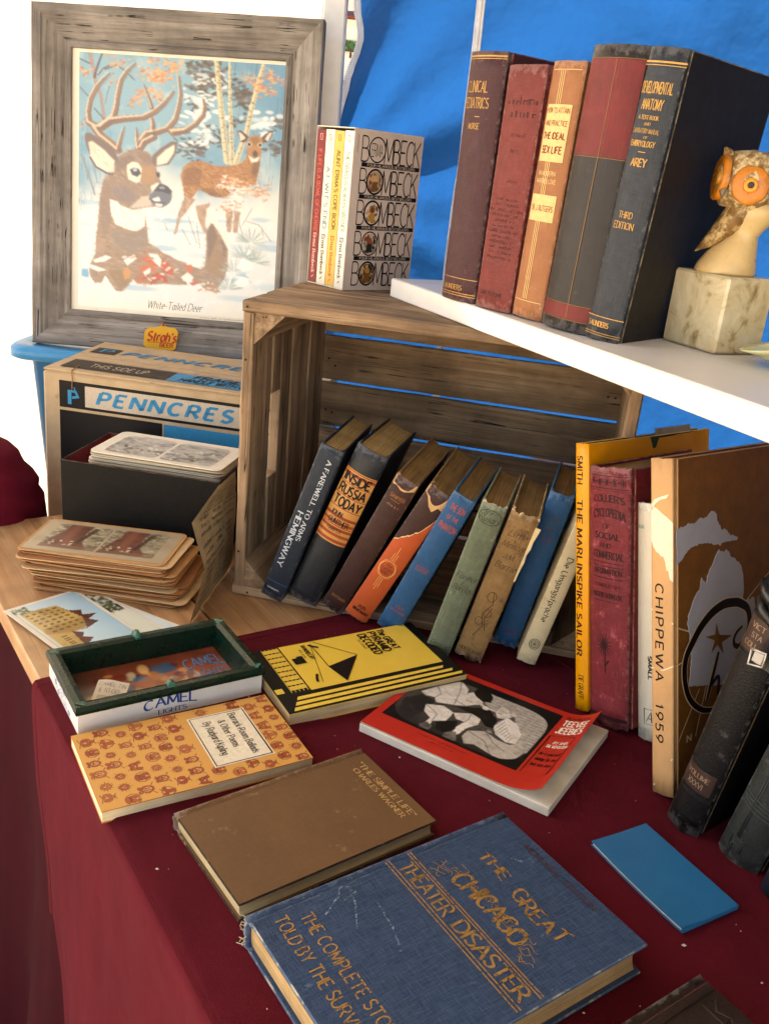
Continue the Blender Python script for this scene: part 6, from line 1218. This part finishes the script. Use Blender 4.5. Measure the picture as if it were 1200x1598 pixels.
# dark embossed book at the front edge
b=flatbook('flat_book','dark brown embossed leather book cut off at the bottom edge',(.2110,.3985,.0015,-.9459),(.10,.155,.022),M('#33201d',.45,.25,35,bm=.0007,bscale=420,spec=.45,wear='#5a3a36',wth=.66),bulge=.12,fray=.002,worn=M('#7a3e42',.9,wear='#3a2220',wth=.5))
S=top(b); m=MB()
def emb(P,r=.0006): m.tube([S(u,v,.0001) for u,v in P],r,5)
emb([(-.034,-.07),(-.034,.075)],.0009); emb([(-.030,.058),(.045,.058)]); emb([(-.03,.072),(-.022,.062),(-.014,.066),(-.004,.060),(.004,.066),(.010,.072)]); emb([(-.014,.066),(-.012,.05),(-.004,.044),(.004,.05)]); emb([(-.022,.035),(-.012,.045),(.0,.04),(.006,.03),(-.004,.022),(-.016,.025),(-.022,.035)]); emb([(.012,.04),(.026,.052),(.034,.045),(.026,.034)]); emb([(-.024,.0),(-.01,.014),(.008,.01),(.016,-.006)])
m.build('embossing',M('#402a27',.45,.3,spec=.5),b.front)
# tray of green plastic
tp_=(-.2173,.81,.0012,.5859); ty=empty('display_tray','white boxed tray with dark green rim and printed floor, beside the postcards','tray',mat=Matrix.Translation(tp_[:3])@Matrix.Rotation(tp_[3],4,'Z'))
GRN=M('#0e3527',.28,.03,30,bm=0,spec=.4); LGR=M('#3f7a6a',.3,.05,bm=0,spec=.5)
hx,hy=.0946,.0584
m=MB(); o_=[(-hx+.002,-hy+.002),(hx-.002,-hy+.002),(hx-.002,hy-.002),(-hx+.002,hy-.002)]
for i in range(4):
    a,c2=o_[i],o_[(i+1)%4]; m.add([(a[0],a[1],0),(c2[0],c2[1],0),(c2[0],c2[1],.0262),(a[0],a[1],.0262)],[(0,1,2,3)])
m.build('outer_wall',M('#e6e4e0',.4,.04,bm=0),ty)
def fr_(m,a,b_,za,zb,mi):
    A_=[(-hx+a,-hy+a,za),(hx-a,-hy+a,za),(hx-a,hy-a,za),(-hx+a,hy-a,za)]; B_=[(-hx+b_,-hy+b_,zb),(hx-b_,-hy+b_,zb),(hx-b_,hy-b_,zb),(-hx+b_,hy-b_,zb)]
    for i in range(4): m.add([A_[i],A_[(i+1)%4],B_[(i+1)%4],B_[i]],[(0,1,2,3)],mi)
m=MB(); fr_(m,0,-.0006,.0225,.0265,0); fr_(m,-.0006,.0006,.0265,.031,0); fr_(m,.0006,.0065,.031,.0312,0); fr_(m,.0065,.0115,.0312,.0292,0); fr_(m,.0115,.0150,.0292,.0055,0); m.build('green_rim',GRN,ty)
m=MB(); m.box((-hx+.003,-hy+.003,.0008),(hx-.003,hy-.003,.0052)); m.build('floor_plate',M('#2a2422',.5),ty)
for x,y in ((-hx,-hy),(hx,-hy),(hx,hy),(-hx,hy)):
    sx,sy=(1 if x<0 else -1),(1 if y<0 else -1)
    m=MB(); m.add([(x+sx*.0008,y+sy*.0075,.0318),(x+sx*.0075,y+sy*.0008,.0318),(x+sx*.0125,y+sy*.007,.0306),(x+sx*.007,y+sy*.0125,.0306)],[(0,1,2,3)]); m.build('corner_chamfer',LGR,ty,fix=False)
for x,y in ((-.003,hy),(-.003,-hy)):
    s=-1 if y>0 else 1; m=MB(); m.tube([(x,y+s*.0008,.0322),(x,y+s*.0075,.0318),(x,y+s*.0115,.0298)],[.0045,.0042,.003],8); m.build('rest_notch',LGR,ty)
c=Canvas(120,60,'#8a4a36'); c.put(np.clip((c.fnoise(4)-.4)*3,0,1),'#b0624a',.8); c.speck((.15,.2,.75,.95),60,('#c98a50','#e0b47a','#3a6a8a','#6a2a20','#2a2a30','#d8c8a0'),.05,6); c.put(np.clip((.25-c.X)*4,0,1),'#2a3a34',.8); c.poly([(.3,1),(.36,.5),(.5,.3),(.6,.45),(.55,1)],'#a9683a',4,.7); c.poly([(.02,1),(.05,.55),(.22,.5),(.28,1)],'#cdb98c',4,.7); c.poly([(.5,.2),(.64,.15),(.68,.35),(.55,.4)],'#2f6a8a',3,.8); c.ell(.3,.3,.05,.09,'#7a2a20',2,.8)
fs_=lambda u,v,h:(u,v,.0053+h); c.mesh('printed_insert',fs_,(-.079,-.043,.079,.043),VCOL(.2,.5),ty,.0003)
Ink(fs_,.0007).text('CAMEL',(.036,.006,.078,.024),dict(w=1.5,thin=.9,nib=20,serif=.8,sl=0),arch=.004).text('LIGHTS',(.042,-.014,.074,-.001),dict(w=1.5,thin=.9,nib=20,serif=.8,sl=0)).build('lettering',INK('#3f86b4'),ty)
ff=lambda u,v,h:(u,-hy+.002-h,v); Ink(ff).text('CAMEL',(-.030,.0095,.022,.0195),dict(w=1.9,thin=.9,nib=20,serif=.9,sl=0),arch=.003).text('LIGHTS',(-.016,.0030,.012,.0078),'serif').build('lettering',INK('#2a4f9a'),ty)
g=Ink(lambda u,v,h:(-hx+.002-h,-u,v)); rd=random.Random(9)
for i in range(26): u,v=rd.uniform(-.03,.03),rd.uniform(.004,.02); g.ring(u,v,.003,.002,.0005,8)
g.build('scroll_print',INK('#3f63b0'),ty)
nt_=empty('price_note','white handwritten price note standing in the green tray','note',mat=Matrix.Translation(tp_[:3])@Matrix.Rotation(tp_[3],4,'Z')@Matrix.Translation((-.0500,-.012,.0058))@Matrix.Rotation(R(-32),4,'Z'))
m=MB(); P=[[(-.0155+.031*i/8,-.014+.028*j/6,.0012+.008*(j/6)+.0012*math.sin(i*.6)) for j in range(7)] for i in range(9)]; m.grid(P); m.build('paper',M('#d9cfbc',.8,.05),nt_)
Ink(lambda u,v,h:(u,v,.0012+.008*(v+.014)/.028+.0012*math.sin((u+.0155)/.031*8*.6)+h),.0004).text('CAMEL TIN',(-.013,.006,.013,.0105),'hand').text('$ 10.00',(-.012,-.002,.008,.003),'hand').text('limited',(-.011,-.0095,.009,-.005),'hand').build('handwriting',INK('#6a6058'),nt_)
# ---------------- postcards
def card(name,label,cat,c4,z,mat,th=.0005,rd_=0,group=None,tilt=(0,0)):
    """thin card from centre, size, yaw"""
    (x,y),(w,h),yaw=c4; r=empty(name,label,cat,mat=Matrix.Translation((x,y,z))@Matrix.Rotation(yaw,4,'Z')@Matrix.Rotation(tilt[0],4,'X')@Matrix.Rotation(tilt[1],4,'Y'),group=group)
    poly=rrect(w/2,h/2,rd_,3) if rd_ else [(-w/2,-h/2),(w/2,-h/2),(w/2,h/2),(-w/2,h/2)]
    m=MB(); m.prism(poly,0,th,2); m.build('card',mat,r); return r
ORD=['','second','third','fourth','fifth','sixth','seventh','eighth','ninth','tenth','eleventh','twelfth','thirteenth','fourteenth','fifteenth','sixteenth','seventeenth','eighteenth','nineteenth','twentieth','twenty-first','twenty-second','twenty-third','twenty-fourth','twenty-fifth','lowest']
def plaincard(name,label,cat,c4,z,mat,th,rd_,group,tilt=(0,0)):
    (x,y),(w,h),yaw=c4; m=MB(); m.prism(rrect(w/2,h/2,rd_,3),0,th,2); o=m.build(name,mat); o.matrix_world=Matrix.Translation((x,y,z))@Matrix.Rotation(yaw,4,'Z')@Matrix.Rotation(tilt[0],4,'X')@Matrix.Rotation(tilt[1],4,'Y')
    return tag(o,label,cat,group)
WP=M('#dcd8cc',.4,.04,bm=0,spec=.5)
def cyaw(a,b_): return math.atan2(b_[1]-a[1],b_[0]-a[0])
pc=card('postcard','pale landscape postcard partly under the building postcard','postcard',((-.300,.930),(.138,.088),R(-27)),.0004,WP,group='postcards')
c=Canvas(50,32,'#cfe0e4'); c.put(np.clip((c.Y-.6)*4,0,1),'#dfe3d6'); c.line([(0,.72),(1,.8)],.012,'#a9b49c',1); c.poly([(.78,.95),(.82,.8),(.92,.78),(1,.86),(1,1)],'#4a4438',1); c.mesh('picture',lambda u,v,h:(u,v,.0005+h),(-.065,-.040,.065,.040),VCOL(.25,.3),pc)
pc=card('postcard','postcard with dark trees at its corner, between two others','postcard',((-.322,.935),(.14,.09),R(-36)),.0012,WP,group='postcards',tilt=(0,R(.4)))
c=Canvas(50,32,'#d6dcd0'); c.speck((0,0,.5,.35),120,('#3d4a34','#5a6448','#2c3428'),.03,2); c.put(np.clip((c.Y-.45)*3,0,1),'#c9cfc0',.6); c.mesh('picture',lambda u,v,h:(u,v,.0005+h),(-.066,-.041,.066,.041),VCOL(.25,.3),pc)
pc=card('postcard','uppermost postcard showing a turreted yellow stone building','postcard',((-.3417,.919),(.143,.092),R(-39.6)),.0026,WP,group='postcards',tilt=(0,R(.5)))
c=Canvas(96,62,'#9fc4d6'); c.put(np.clip(c.Y*1.3,0,1),'#d3e2e6',.8); c.put(np.clip((c.fnoise(4)-.55)*4,0,1),'#eef2f2',.6)
c.poly([(.10,.95),(.14,.42),(.30,.36),(.44,.30),(.62,.42),(.64,.62),(.90,.70),(.88,.95)],'#c2a76c',0,1,9,'#9c8250'); c.poly([(.28,.38),(.34,.22),(.42,.28),(.47,.10),(.52,.28),(.60,.20),(.66,.44),(.46,.32)],'#5a2f26',0); c.poly([(.62,.64),(.70,.52),(.76,.60),(.82,.50),(.92,.70)],'#6b3a2c',0); c.poly([(.46,.32),(.66,.44),(.64,.64),(.56,.95),(.46,.9)],'#a8874f',1,.8)
for i in range(7):
    for j in range(5): c.poly([(.16+i*.062,.46+j*.10-i*.012),(.19+i*.062,.455+j*.10-i*.012),(.19+i*.062,.51+j*.10-i*.012),(.16+i*.062,.515+j*.10-i*.012)],'#6b5434',0,.85)
for i in range(6): c.poly([(.66+i*.037,.74),(.68+i*.037,.74),(.68+i*.037,.82),(.66+i*.037,.82)],'#6b5434',0,.8)
c.put(np.clip((c.Y-.93)*20,0,1),'#c9c4b4'); c.speck((0,.8,.12,1),40,('#4a5a3a','#6a7448'),.02,3); c.mesh('picture',lambda u,v,h:(u,v,.0005+h),(-.0665,-.0415,.0665,.0415),VCOL(.25,.35),pc)
# ---------------- stereo cards
CB=[M(cc,.75,.12,60,bm=.0002) for cc in ('#b5875c','#c39a6e','#a8764e','#cdb08a','#9f6f4c','#b98f68')]
rd=random.Random(31); z=.0005; NC=26
for i in range(NC):
    t=i/(NC-1); x=-.318-.026*t+rd.uniform(-.008,.008); y=1.044+.006*t+rd.uniform(-.005,.005); top_=i==NC-1; sec=i==NC-2
    if top_: x,y,yw=-.3475,1.0535,R(-3.5)
    elif sec: x,y,yw=-.338,1.0525,R(-5)
    else: yw=R(rd.uniform(-8,-1))
    lab='uppermost stereo card of the pile, printed with a giant red tree trunk' if top_ else 'brown edged stereo card, %s from the top of the loose pile'%ORD[NC-1-i]
    r=(card if top_ else plaincard)('stereo_card',lab,'stereo card',((x,y),(.185,.102),yw),z,CB[i%6] if not sec else CB[3],.0012,.009,'stereo cards in the loose pile',(R(rd.uniform(-.35,.35)) if not top_ else R(.6),R(rd.uniform(-.3,.3))))
    z+=.00185
    if top_:
        c=Canvas(120,66,'#b3a48c'); c.put(np.clip((c.fnoise(6)-.45)*3,0,1),'#9a8c76',.6); pm_=(((np.abs(c.X-.5)/.46)**8+(np.abs(c.Y-.52)/.42)**8)<1).astype(float)
        for ox in (.09,.51):
            fr_m=c.pmask([(ox,.12),(ox+.05,.08),(ox+.35,.08),(ox+.40,.12),(ox+.40,.88),(ox,.88)])
            c.put(fr_m,'#a59a82'); c.put(fr_m*np.clip((c.fnoise(16)-.40)*4,0,1),'#6a6450',.85); c.put(fr_m*np.clip((c.fnoise(30)-.55)*5,0,1),'#cfc6ae',.7)
            c.poly([(ox+.08,.08),(ox+.25,.08),(ox+.24,.4),(ox+.27,.62),(ox+.34,.86),(ox+.0,.88),(ox+.03,.6),(ox+.07,.35)],'#7a4f40',1,1,22,'#5a3a30'); c.poly([(ox+.12,.08),(ox+.18,.08),(ox+.17,.5),(ox+.2,.8),(ox+.12,.8)],'#94604c',2,.6)
            c.poly([(ox+.27,.14),(ox+.31,.14),(ox+.25,.70),(ox+.22,.68)],'#4a3530',0,.85); c.speck((ox+.04,.62,ox+.24,.82),26,('#d6cdb8','#2f2824','#b8ad96','#4a3a34'),.013,5)
            c.put(c.pmask([(ox,.80),(ox+.40,.76),(ox+.40,.88),(ox,.88)]),'#8a6b54',.6)
        c.put(np.clip((c.X-.965)*60,0,1)+np.clip((.03-c.X)*60,0,1),'#b3a48c',.5)
        c.mesh('picture',lambda u,v,h:(u,v,.0012+h),(-.088,-.046,.088,.046),VCOL(.45,.15),r)
# black card box
sb=(-.319,1.2115,.0008,-.1413,0,0); sbx=root('card_box','black paper covered box with red lining holding stereo cards','box',sb)
w,d,h=.2236,.144,.1146; k=.0022; BX=M('#17120f',.6,.2,40,bm=.0005,bscale=700,spec=.2,wear='#4a433e',wth=.66,wscale=150); RD=M('#8c2a30',.7,.1)
for a,bb,nm in (((-w/2,-d/2,0),(w/2,-d/2+k,h),'front_wall'),((-w/2,d/2-k,0),(w/2,d/2,h),'rear_wall'),((-w/2,-d/2+k,0),(-w/2+k,d/2-k,h),'side_wall'),((w/2-k,-d/2+k,0),(w/2,d/2-k,h),'side_wall'),((-w/2+k,-d/2+k,0),(w/2-k,d/2-k,k),'floor_panel')):
    m=MB(); m.box(a,bb,0,.0006,1); m.build(nm,[BX,M('#7a6a5c',.8,wear='#241f1f',wth=.5)],sbx)
for a,bb in (((-w/2+k,-d/2+k,.004),(w/2-k,-d/2+k+.0006,h-.0015)),((-w/2+k,d/2-k-.0006,.004),(w/2-k,d/2-k,h-.0015)),((-w/2+k,-d/2+k+.0007,.004),(-w/2+k+.0006,d/2-k-.0007,h-.0015)),((w/2-k-.0006,-d/2+k+.0007,.004),(w/2-k,d/2-k-.0007,h-.0015))):
    m=MB(); m.box(a,bb); m.build('red_lining',RD,sbx)
CW_=[M(cc,.7,.06,60,bm=.0002) for cc in ('#ddd3c2','#cfc2ac','#e6decf','#c9b8a0')]; rd=random.Random(8); NB=13
RB=Matrix.Translation(sb[:3])@Matrix.Rotation(sb[3],4,'Z')
for i in range(NB):
    top_=i==NB-1; p=RB@Vector((.012+rd.uniform(-.004,.004)*(not top_)-.0*top_,.004+rd.uniform(-.004,.004),0)); zz_=.0905+i*.0027 if i else .0875
    r=(card if top_ else plaincard)('stereo_card','uppermost pale stereo card in the black box, with a grey twin landscape' if top_ else 'pale stereo card, %s from the top in the black box'%ORD[NB-1-i],'stereo card',((p.x,p.y),(.190,.106),sb[3]+R(rd.uniform(-1.2,1.2))-R(1)*top_),zz_,CW_[i%4] if not top_ else CW_[2],.0016,.010,'stereo cards in the black box')
    if top_:
        c=Canvas(110,60,'#b9b5ac'); nn=c.fnoise(10); c.put(np.clip((nn-.42)*4,0,1),'#77736b',.9); c.put(np.clip((c.fnoise(24)-.5)*4,0,1),'#dedad2',.7); c.put(np.clip((.3-c.Y)*3,0,1),'#d2cec6',.8); c.put(np.clip(1-np.abs(c.X-.5)/.008,0,1),'#e4dccc')
        c.speck((.1,.4,.9,.95),60,('#4f4b45','#e8e4dc','#8d8880'),.02,3)
        for ox in (0,.5):
            pass
        mk=(((np.abs((c.X%.5)-.25)/.245)**6+((c.Y-.55)/.5)**6)<1)
        c.mesh('picture',lambda u,v,h:(u,v,.0016+h),(-.080,-.044,.080,.044),VCOL(.5),r,.0003,mk)
m=MB(); m.box((-.09,-.05,.0005),(.095,.055,.0872)); 
r=empty('card_filler','packed lower stereo cards filling the black box','stereo card',mat=RB@Matrix.Translation((.010,.003,.0022)))
for i in range(10):
    m=MB(); m.prism(rrect(.095,.053,.01,3),.0005+i*.0086,.0005+i*.0086+.0078,2); m.build('card_bundle',CW_[i%4],r)
# printed flap leaning beside the box
fl_=empty('printed_flap','bent printed cardboard lid flap leaning against the crate side','cardboard flap',(0,0,0))
K=[((-.2136,.9489,.0005),(-.1991,1.1250,.0008)),((-.2040,.972,.060),(-.1965,1.1200,.055)),((-.2265,1.002,.1055),(-.1955,1.118,.104)),((-.2045,1.050,.1385),(-.1945,1.100,.1415))]
P=[]
for a in range(len(K)-1):
    for s in range(6 if a<len(K)-2 else 7):
        t=s/6; P.append([tuple(K[a][0][q]*(1-t)*(1-j/10)+K[a+1][0][q]*t*(1-j/10)+K[a][1][q]*(1-t)*(j/10)+K[a+1][1][q]*t*(j/10)+(.002*nz(a*3+s*.6,j*.7) if q==0 else 0) for q in range(3)) for j in range(11)])
FLP=M('#bba888',.8,.12,40,bm=.0003,wear='#d2bd96',wth=.64); sheet('flap_panel',P,FLP,fl_)
def fsurf(u,v,h):
    i=min(len(P)-2,int(v*(len(P)-1))); j=min(9,int(u*10)); a=v*(len(P)-1)-i; b_=u*10-j
    p=[(P[i][j][q]*(1-a)+P[i+1][j][q]*a)*(1-b_)+(P[i][j+1][q]*(1-a)+P[i+1][j+1][q]*a)*b_ for q in range(3)]
    return (p[0]+h*.95,p[1]-h*.15,p[2])
g=Ink(fsurf,.0012)
for kx in range(3):
    for ky in range(2): g.smudge((.08+kx*.30,.06+ky*.47,.36+kx*.30,.50+ky*.45),8,.95,kx*2+ky)
g.build('small_print',INK('#35333c'),fl_)
# ---------------- owl bookend
ow=empty('owl_bookend','carved owl with orange eyes on a marble block, at the right of the shelf','bookend',(.2878,.865,.3912),(0,0,R(-64)))
mm,nt,bs=newmat('marble'); v=coords(nt); n=noise(nt,v,26,8,.62,1.4); n2=noise(nt,v,12,4)
cc=ramp(nt,n,[(.24,lin('#5a4a38')),(.36,lin('#a9926c')),(.46,lin('#d0c09c')),(.75,lin('#e6dcc4'))]); cc=mixc(nt,ramp(nt,n2,[(.42,(0,0,0)),(.72,(.7,.7,.7))]),cc,lin('#b58a4a'))
nt.links.new(cc,bs.inputs['Base Color']); bs.inputs['Roughness'].default_value=.22; bs.inputs['Subsurface Weight'].default_value=.15; bs.inputs['Subsurface Radius'].default_value=(.01,.006,.003)
m=MB(); m.box((-.035,-.028,0),(.035,.028,.067),ch=.0022); m.build('marble_block',mm,ow)
ALB=M('#d9bf92',.3,.08,60,bm=0,spec=.5); OB=M('#8a6a42',.4,.5,70,bm=.0016,bscale=170,spec=.4,wear='#cdb07c',wth=.52,wscale=110)
fx,fy=.36,-.93  # owl faces the lens, slightly left
def ball(m,c,r,n=18,k=12,f=None,ax=None):
    P=[]
    for i in range(n+1):
        a=2*math.pi*i/n; row=[]
        for j in range(k+1):
            b_=-math.pi/2+math.pi*j/k; p=Vector((r[0]*math.cos(a)*math.cos(b_),r[1]*math.sin(a)*math.cos(b_),r[2]*math.sin(b_)))
            if f: p=f(p)
            row.append(Vector(c)+p)
        P.append(row)
    m.grid(P)
owh=empty  # local work in world-aligned axes, turned back by the root's yaw
IR=Matrix.Rotation(R(64),4,'Z')
def L_(x,y,z): return IR@(Vector((x,y,z))-Vector((.2878,.865,.3912)))
c0=Vector((.2868,.866,.4583)); lat=Vector((.951,-.309,0)); tow=Vector((-.309,-.951,0))
def W_(l,t_,z): p=c0+lat*l+tow*t_+Vector((0,0,z*.89)); return L_(p.x,p.y,p.z)
m=MB(); P=[]
for i in range(25):
    a=2*math.pi*i/24; P.append([W_(r_*math.cos(a)+o_,r_*math.sin(a),z_) for r_,z_,o_ in ((0,.0,0),(.0262,.0,0),(.0268,.002,0),(.0258,.008,.0005),(.0215,.020,.003),(.0160,.031,.007),(.0122,.038,.010),(.0135,.044,.0125),(.0185,.053,.0145),(.0215,.061,.0150),(.0195,.069,.0140),(0,.076,.012))])
m.grid(P); m.build('body',ALB,ow)
m=MB(); P=[]
for i in range(19):
    a=2*math.pi*i/18; P.append([W_(-.0285+.043*t**.8+r_*math.cos(a),.004+r_*1.1*math.sin(a)-.003,.018+.056*t) for t,r_ in ((0,.001),(.1,.0055),(.25,.0095),(.45,.0130),(.65,.0160),(.85,.019),(1,.018),(1.08,.0))])
m.grid(P); m.build('wing',OB,ow)
m=MB(); P=[]
for i in range(19):
    a=2*math.pi*i/18; P.append([W_(.003+r_*math.cos(a)*1.02,.002+r_*math.sin(a),z_) for r_,z_ in ((0,.062),(.019,.064),(.0245,.072),(.0268,.086),(.026,.099),(.0225,.109),(.0155,.1155),(0,.118))])
m.grid(P); m.build('head',M('#9a7c54',.4,.45,70,bm=.0014,bscale=170,wear='#d9c59c',wth=.5,wscale=110,spec=.4),ow)
m=MB()
for sx in (-1,1):
    m.tube([W_(.000+sx*.013,.008,.106),W_(-.001+sx*.017,.010,.113),W_(-.002+sx*.019,.011,.118)],[.006,.0045,.001],7)
m.build('ear_tufts',OB,ow)
ORE=M('#d08a3a',.25,.18,70,bm=.0003,bscale=200,spec=.5); YE=M('#e0a020',.15,.05,bm=0,spec=.7)
def disc(cen,nrm,r_,th,mat,name,par,scal=0):
    cen=Vector(cen); nrm=Vector(nrm).normalized(); a=nrm.orthogonal().normalized(); b_=nrm.cross(a); n=30; m=MB()
    R_=lambda k,f: r_*f*(1+scal*abs(math.sin(k*math.pi*7/n)))
    rings=[[cen-nrm*th+(a*math.cos(2*math.pi*k/n)+b_*math.sin(2*math.pi*k/n))*R_(k,.96) for k in range(n+1)],[cen+(a*math.cos(2*math.pi*k/n)+b_*math.sin(2*math.pi*k/n))*R_(k,1) for k in range(n+1)],[cen+nrm*th*.6+(a*math.cos(2*math.pi*k/n)+b_*math.sin(2*math.pi*k/n))*R_(k,.9) for k in range(n+1)],[cen-nrm*th*.05+(a*math.cos(2*math.pi*k/n)+b_*math.sin(2*math.pi*k/n))*r_*.35 for k in range(n+1)],[cen-nrm*th*.1 for k in range(n+1)]]
    m.grid(rings); return m.build(name,mat,par)
Rz=IR.to_3x3()
nR=Rz@(tow*.97+lat*.14+Vector((0,0,.10))); nL=Rz@(tow*.25-lat*.97+Vector((0,0,.05)))
eR=disc(W_(.0060,.0275,.0850),nR,.0158,.004,ORE,'eye_disc',ow,.03); disc(W_(.0060,.0275,.0850)+nR.normalized()*.0012,nR,.0062,.002,YE,'iris',eR); disc(W_(.0060,.0275,.0850)+nR.normalized()*.003,nR,.0026,.001,M('#4a3a1a',.1),'pupil',eR)
eL=disc(W_(-.0205,.0110,.0900),nL,.0190,.004,ORE,'eye_disc',ow,.05); disc(W_(-.0205,.0110,.0900)+nL.normalized()*.0012,nL,.006,.002,YE,'iris',eL)
m=MB(); m.tube([W_(-.0140,.0225,.0830),W_(-.0155,.0265,.0770),W_(-.0150,.0255,.0710)],[.0035,.003,.0006],7); m.build('beak',M('#8a7a66',.3),ow)
# ceramic star dish at the picture edge
dsh=empty('ceramic_dish','pale yellow ceramic dish with pointed rim at the right end of the shelf','dish',(.372,.762,.3912),(0,0,0))
P=[]
for i in range(81):
    a=2*math.pi*i/80; ps=a-math.atan2(.036,-.082); lob=abs(math.cos(ps*2.5)); 
    row=[]
    for t,z_ in ((0,.003),(.35,.003),(.6,.006),(.8,.014),(.92,.0195),(1,.021),(1.0,.0185),(.9,.0165),(.75,.009),(.5,.0005),(0,.0005)):
        rr2=.088*t*(1-(1-lob**.8)*.36*t); row.append((rr2*math.cos(a),rr2*math.sin(a),z_*(1 if t<.7 else (.55+.45*(1-lob)))))
    P.append(row)
m=MB(); m.grid(P); m.build('dish_body',M('#d8d6a8',.18,.05,20,bm=0,spec=.6,coat=.4),dsh)
